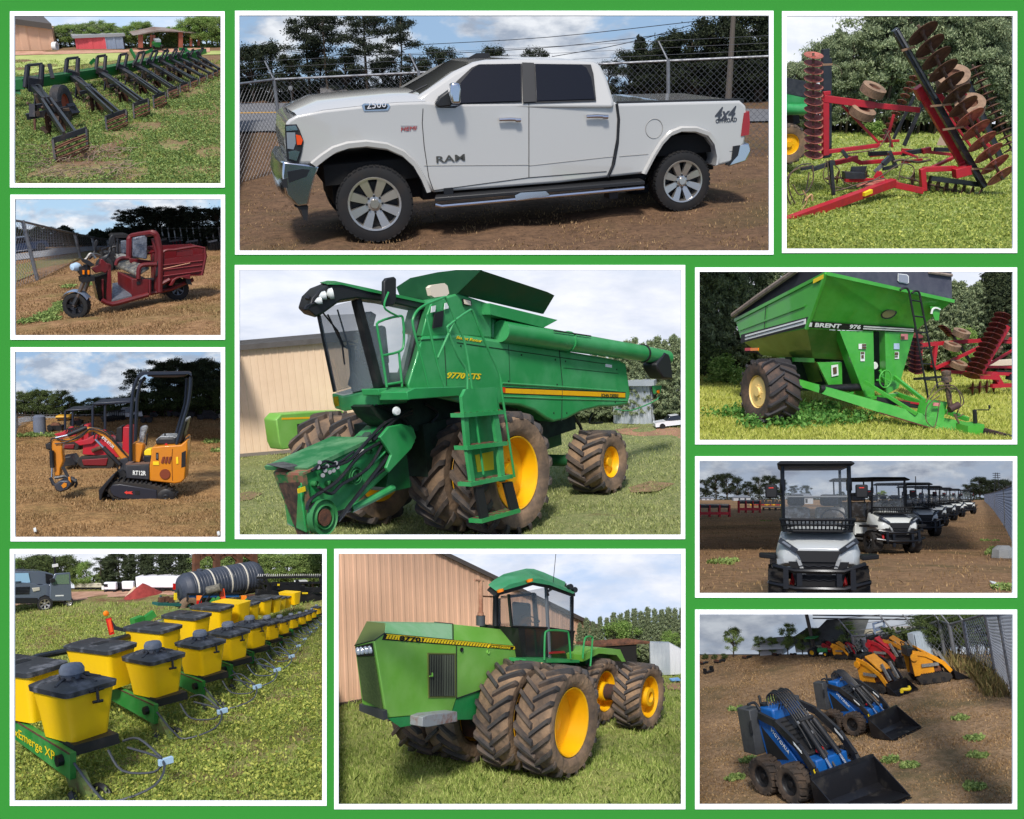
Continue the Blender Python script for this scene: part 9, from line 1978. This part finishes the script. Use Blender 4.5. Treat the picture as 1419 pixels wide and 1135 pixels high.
def tile_loaders():
  T=Tile((958,840,3.078),(969,851,1403,1114.6),640,11,(450,840),30,.86,roll=-9)
  dirt=ground_mat('loader_lot_dirt',(138,112,84),(170,140,108),(88,84,56),.5,6)
  T.ground(208,dirt,seed=7,ny=90,amp=.012)
  T.sky(205,1.2,sky_mat('sky_dull_clouds',(132,150,176),(150,164,184),(184,190,198),(144,152,166),.55,4,.12,off=18))
  a=T.g(528,760); b1=blue_loader(T,'nearest blue loader with a black bucket, cut by the bottom edge',(0,0,0),0)
  def at_wheel(r_,u,v,rz,s=1.0,wl=(-.43,0)):      # put the near front wheel's contact at (u, v)
    p=T.g(u,v); c,n=math.cos(rz),math.sin(rz); T.place(r_,(p.x-s*(wl[0]*c-wl[1]*n),p.y-s*(wl[0]*n+wl[1]*c),0),rz,s); return r_
  b2=copy_tree(b1); b2['label']='second blue loader, its black bucket resting open on the bare soil'
  at_wheel(b1,455,838,R(-4),.9); at_wheel(b2,705,550,R(6),.62)
  GO=mat('loader_yellow',(226,152,20),.4,coat=.2,col2=(196,126,20),scale=3)
  y1=track_loader(T,'yellow loader with a pierced hood and yellow straps in its bucket',(0,0,0),0,GO); at_wheel(y1,800,372,R(0),.47,(-.38,0))
  y2=track_loader(T,'yellow track loader seen from its side near the fence',(0,0,0),0,GO); at_wheel(y2,1060,325,R(58),.49,(-.38,0))
  rd=track_loader(T,'red loader standing behind the two yellow loaders',(0,0,0),0,RED); at_wheel(rd,838,262,R(10),.42,(-.38,0))
  y3=track_loader(T,'dark yellow loader partly hidden behind the red loader',(0,0,0),0,mat('ochre_paint',(170,112,24),.5)); at_wheel(y3,905,252,R(20),.40,(-.38,0))
  q=T.g(925,385); st=T.root('strap','bright yellow ratchet strap lying in the yellow loader bucket','strap',q)
  B().tube(smoothpath([(-.12,0,.10),(-.05,.05,.11),(.05,.0,.10),(.12,.06,.11)]),.025,8).obj('webbing',YDEC,st)
  # far group
  for (u,v,s_,m_,l) in ((650,228,.26,GO,'small far yellow loader in front of the long grey-roofed building'),(600,214,.22,RED,'small far red loader beside the green tractor'),(684,218,.22,RED,'small far red loader, right of the far yellow one')):
    t=track_loader(T,l,(0,0,0),0,m_); at_wheel(t,u,v,R(15),s_,(-.38,0))
  p=T.g(552,214); t=T.root('compact_tractor','tiny green tractor with a canopy in the far lot','tractor',p,R(20),None,.16)
  b=B(); b.box(-.3,.3,-1.0,.2,.5,1.0); b.obj('hood',JD,t,bev=.05); B().box(-.4,.4,.2,1.1,.5,.9).obj('seat_deck',BLK,t)
  for x in (-.45,.45):
    plain_tyre(t,(x,.8,.55),.55,.25,(1,0,0),BLKP,YEL,'rear_wheel',False); plain_tyre(t,(x,-.8,.32),.32,.2,(1,0,0),BLKP,YEL,'front_wheel',False); B().tube([(x,.9,.9),(x,.9,2.2)],.04,5).obj('canopy_post',BLK,t)
  B().box(-.6,.6,.1,1.4,2.2,2.28).obj('canopy',JD,t)
  # buildings, tank, fence
  a,c=T.g(448,194),T.g(530,196); h=0
  def bld(u0,v0,u1,v1,vt,depth,lb,wm,rm,rise=.5,peak=.5):
    a,c=T.g(u0,v0),T.g(u1,v1); h=T.hz(a,vt); w=(c-a).length; s=T.root('building',lb,'building',a,math.atan2((c-a).y,(c-a).x))
    B().box(0,w,0,depth,0,h*(1-rise)).obj('wall',wm,s); B().prism([(-.1,-.15,h*(1-rise)),(w+.1,-.15,h*(1-rise)),(w*.97,depth*peak,h),(w*.03,depth*peak,h)],(0,.12,.06)).obj('roof',rm,s); return s,w,h
  gr=mat('grey_shingle',(100,104,102),.8,col2=(84,88,88),scale=6)
  s,w,h=bld(520,196,716,196,104,1.2,'long low building with a grey shingle roof beyond the loaders',mat('cream_wall',(150,146,132),.8),gr,.6,.5)
  bld(446,198,518,196,142,1.2,'white open-sided shed end left of the grey-roofed building',mat('white_worn',(170,166,156),.8,col2=(120,110,96),scale=6),gr,.25)
  bld(290,212,390,208,178,1.0,'white semi trailer parked at the far left of the lot',mat('trailer_white',(190,194,198),.6),mat('trailer_white',(190,194,198),.6),.06)
  bld(818,196,930,192,128,.8,'white boxy container behind the red loader',mat('container_white',(176,172,166),.7,col2=(140,130,120),scale=5),mat('container_white',(176,172,166),.7),.06)
  p=T.g(793,205); s=T.root('storage_tank','upright grey cylindrical tank beside the white container','tank',p); h=T.hz(p,128); B().lathe([(.001,0),(.24,0),(.24,h*.93),(.1,h),(.001,h)],(0,0,0),(0,0,1),18).obj('shell',mat('tank_grey_blue',(110,112,122),.6),s)
  p=T.g(80,286); s=T.root('equipment_frame','small black implement alone on the dirt at the left','farm implement',p,0,None,.35)
  B().box(-.3,.3,0,.2,.02,.12).obj('base',BLK,s); B().box(-.28,-.2,0,.2,.1,.3).obj('upright',BLK,s); B().box(.16,.3,0,.2,.1,.32).obj('upright',BLK,s)
  for i,(u,v,w_) in enumerate(((245,222,42),(130,240,50),(60,246,40),(375,210,40),(440,208,30))):
    p=T.g(u,v); q=w_/3.078/F*(T.M @ p).y/T.k/2; s=T.root('farm_implement',['low dark trailer with rusty deck at the far left','flat dark implement on the left of the lot','dark implement at the left edge','dark flatbed near the white trailer','small dark machine by the white shed'][i],'farm implement',p)
    B().box(-q,q,0,q,q*.15,q*.3).obj('deck',BLK,s); B().box(-q*.8,-q*.6,0,q,q*.3,q*.6).obj('headboard',RUST,s)
    for x in (-.5,.5):B().cyl((x*q,-.02,q*.18),(x*q,.05,q*.18),q*.18,n=10).obj('wheel',BLKP,s)
  P=[T.g(1470,520),T.g(1368,380),T.g(1300,280),T.g(1190,238),T.g(1126,232),T.g(1084,205),T.g(970,172),T.g(700,176)]
  P=[T.g(1470,520),T.g(1378,400),T.g(1302,300),T.g(1190,240),T.g(1126,228),T.g(1084,216),T.g(972,206),T.g(880,206),T.g(700,206)]
  chain_fence(T,P,[T.hz(q,v) for q,v in zip(P,(20,30,34,62,78,62,96,112,128))],'chain-link fence with slanted barbed-wire arms curving round the loader lot',spacing=.10,wire=.0055,postr=.035,mm=mat('fence_wire_grey',(150,152,156),.5,.5))
  T.strip([(880,180),(1400,150),(1410,225),(1180,215),(880,200)],mat('asphalt',(104,104,106),.9),'road',.02) if 0 else None
  p=T.g(1150,222); s=T.root('metal_panels','pale corrugated sheet fence seen through the chain link','sheet fence',p+Vector((0,.6,0)),R(0)); h=T.hz(p+Vector((0,.6,0)),100)
  ribwall(s,(-.35,0,0),(.35,0,0),h,h,.06,.006,mat('pale_sheet',(168,180,190),.5))
  T.trees([(180,218,92,'leaf',1,.95,'tall bushy tree at the left of the loader lot',LEAF),(290,212,128,'leaf',2,1.1,'round tree between the tall bushy tree and the white trailer',LEAF),(345,210,132,'leaf',3,1.1,'round tree directly behind the white trailer',LEAF),(412,206,72,'leaf',4,.8,'tall slim tree left of the utility pole',LEAF),(474,204,118,'leaf',5,1.0,'small tree between slim tree and pole',LEAF),(665,196,66,'leaf',2,1.0,'leafy tree rising above the grey shingle roof',LEAF),(515,200,94,'leaf',1,1.0,'dark tree behind the utility pole',LEAFD),(740,198,120,'leaf',3,.9,'small dark tree at the right end of the grey roof',LEAFD)],None,None)
  T.trees([(60+40*i,226,198+(i % 2)*4,'bush',i % 4,1.2) for i in range(3)],'far low bushes at the left','low far bush at the left edge of the loader lot',LEAFD)
  T.trees([(980+40*i,205,[40,30,26,20,24,28,36,50][i],'leaf',i % 5,1.25) for i in range(8)],'dark trees above the fence','dark tree above the chain-link fence at the upper right',LEAFD)
  p=T.g(530,208); s=T.root('utility_pole','tall utility pole standing left of the grey-roofed building','utility pole',p); h=T.hz(p,30); B().tube([(0,0,0),(-.06,0,h)],.035,6).obj('pole',mat('pole_wood',(92,84,76),.9),s)
  for i,(v0,v1) in enumerate(((38,44),(52,58))):T.one(B().tube([T.at(518,v0,T.g(530,206)),T.at(970,v1,T.g(900,206))],.012,4),'overhead_wire',BLK,['upper wire running right from the utility pole','lower wire running right from the utility pole'][i],'wire')
  p=T.g(820,200); s=T.root('sign_frame','tall open steel sign frame behind the grey tank','sign',p); h=T.hz(p,66); b=B()
  for x in (-.14,.14):b.tube([(x,0,0),(x,0,h)],.02,5)
  b.tube([(-.14,0,h*.98),(.14,0,h*.98)],.02,5); b.obj('frame',mat('sign_blue_grey',(130,146,170),.5),s); B().box(-.13,.13,-.01,.01,h*.72,h*.84).obj('sign_panel',mat('sign_blue_grey',(130,146,170),.5),s)
  p=T.g(1268,215); s=T.root('road_sign','yellow diamond road sign beyond the fence','road sign',p+Vector((0,.5,0))); h=T.hz(p+Vector((0,.5,0)),70); B().tube([(0,.03,0),(0,.03,h)],.01,4).obj('post',STL,s); B().prism([(0,0,h),(.1,0,h-.1),(0,0,h-.2),(-.1,0,h-.2+.1)],(0,.01,0)).obj('sign_face',YDEC,s)
  thicket(T,207,LEAFD,.5,n=4000,u0=860,u1=1100,label='dark brush behind the far fence of the loader lot')
  kk=[T.g(1330,330),T.g(1300,300),T.g(1260,270),T.g(1230,262),T.g(1350,360),T.g(1200,255),T.g(1160,248)]
  grass(T,214,30000,.20,leafmat('tall_dry_grass',(120,96,62),(176,148,100),(120,118,66)),'tall dry grass along the foot of the chain-link fence',seed=12,w=.008,pw=1,keep=lambda x,y:any((x-q.x) ** 2+(y-q.y) ** 2<.16 for q in kk))
  grass(T,214,42000,.03,STRW,'dry straw stubble over the loader lot',seed=11,w=.007,pw=1.1)
  kk2=[T.g(u,v) for u,v in ((1220,640),(1210,565),(1210,775),(850,660),(1150,480),(190,440),(240,660),(190,735),(930,685),(350,400))]
  weeds(T,214,50000,.04,LEAF,seed=13,size=.03,keep=lambda x,y:any((x-q.x) ** 2+(y-q.y) ** 2<.012 for q in kk2),label='small green weed tufts on the dry dirt of the loader lot',nl=6)
  close_bay(T)
tile_loaders()
# ================================================================ keep every scene inside the walls of its own bay
def trim_to_bays():
  """cut whatever reaches past the opening's bay, so that no scene shows through a neighbour's opening"""
  bpy.context.view_layer.update(); Wi=W.inverted(); pad=14
  for T,objs in BAYS:
    x0,y0,x1,y1=T.rect; x0 -= pad; y0 -= pad; x1 += pad; y1 += pad
    c=[ray(q).normalized() for q in ((x0,y0),(x1,y0),(x1,y1),(x0,y1))]; N=[c[i].cross(c[(i+1) % 4]).normalized() for i in range(4)]; mid=ray(((x0+x1)/2,(y0+y1)/2))
    N=[(W.to_3x3() @ (n if n.dot(mid)<0 else-n)) for n in N]        # outward normals of the bay's sides
    for o in objs:
      if o.type != 'MESH' or o.name.startswith('sky') or o.get('kind') == 'structure' and o.name.startswith('ground'):continue
      M=o.matrix_world; bb=[M @ Vector(v) for v in o.bound_box]
      cut=[n for n in N if max(n.dot(p) for p in bb)>1e-3]
      if not cut:continue
      if len(o.data.vertices)>3000 or o.name.startswith(('crown','grass','weeds','undergrowth','tall_grass')):
        me=o.data; co=np.empty(len(me.vertices)*3,'f'); me.vertices.foreach_get('co',co); co=co.reshape(-1,3); Mm=np.array(M); wc=co @ Mm[:3,:3].T+Mm[:3,3]
        if not any((wc @ np.array(n)).max()>1e-3 for n in cut):continue
      inv=M.inverted(); m=bmesh.new(); m.from_mesh(o.data)
      for n in cut:
        no=(M.to_3x3().transposed() @ n).normalized(); bmesh.ops.bisect_plane(m,geom=m.verts[:]+m.edges[:]+m.faces[:],plane_co=inv @ Vector((0,0,0)),plane_no=no,clear_outer=True)
      if not m.faces:m.free(); bpy.data.objects.remove(o); continue
      if o.data.users>1:o.data=o.data.copy()
      m.to_mesh(o.data); m.free()
trim_to_bays()
for o in [o for o in COL.objects if o.type == 'EMPTY' and not o.children]:bpy.data.objects.remove(o)
# ================================================================ camera, light, world
cam=bpy.data.cameras.new('camera'); cam.sensor_width=36; cam.lens=36*F/1419; cam.clip_end=1500; cam.clip_start=.1
co=bpy.data.objects.new('camera',cam); COL.objects.link(co); co.matrix_world=W @ Matrix.Rotation(R(90),4,'X'); sc.camera=co
SUN=(W.to_3x3() @ Vector((-.14,-1.0,.85))).normalized()        # towards the sun
sl=bpy.data.lights.new('sun','SUN'); sl.energy=SUN_E; sl.angle=R(SUN_A); sl.color=(1,.96,.9)
so=bpy.data.objects.new('sun',sl); COL.objects.link(so); so.rotation_euler=SUN.to_track_quat('Z','Y').to_euler()
wd=bpy.data.worlds.new('World'); sc.world=wd; wd.use_nodes=True; nt=wd.node_tree
st=nt.nodes.new('ShaderNodeTexSky'); st.sky_type='NISHITA'; st.sun_disc=False
st.sun_elevation=math.asin(SUN.z); st.sun_rotation=math.atan2(SUN.x,SUN.y); st.dust_density=2
nt.links.new(st.outputs[0],nt.nodes['Background'].inputs[0]); nt.nodes['Background'].inputs[1].default_value=SKY_E
sc.view_settings.view_transform='Standard'; sc.view_settings.look='None'; sc.view_settings.exposure=EXPO
sc.cycles.max_bounces=6; sc.cycles.transparent_max_bounces=16
sc.cycles.use_denoising=True
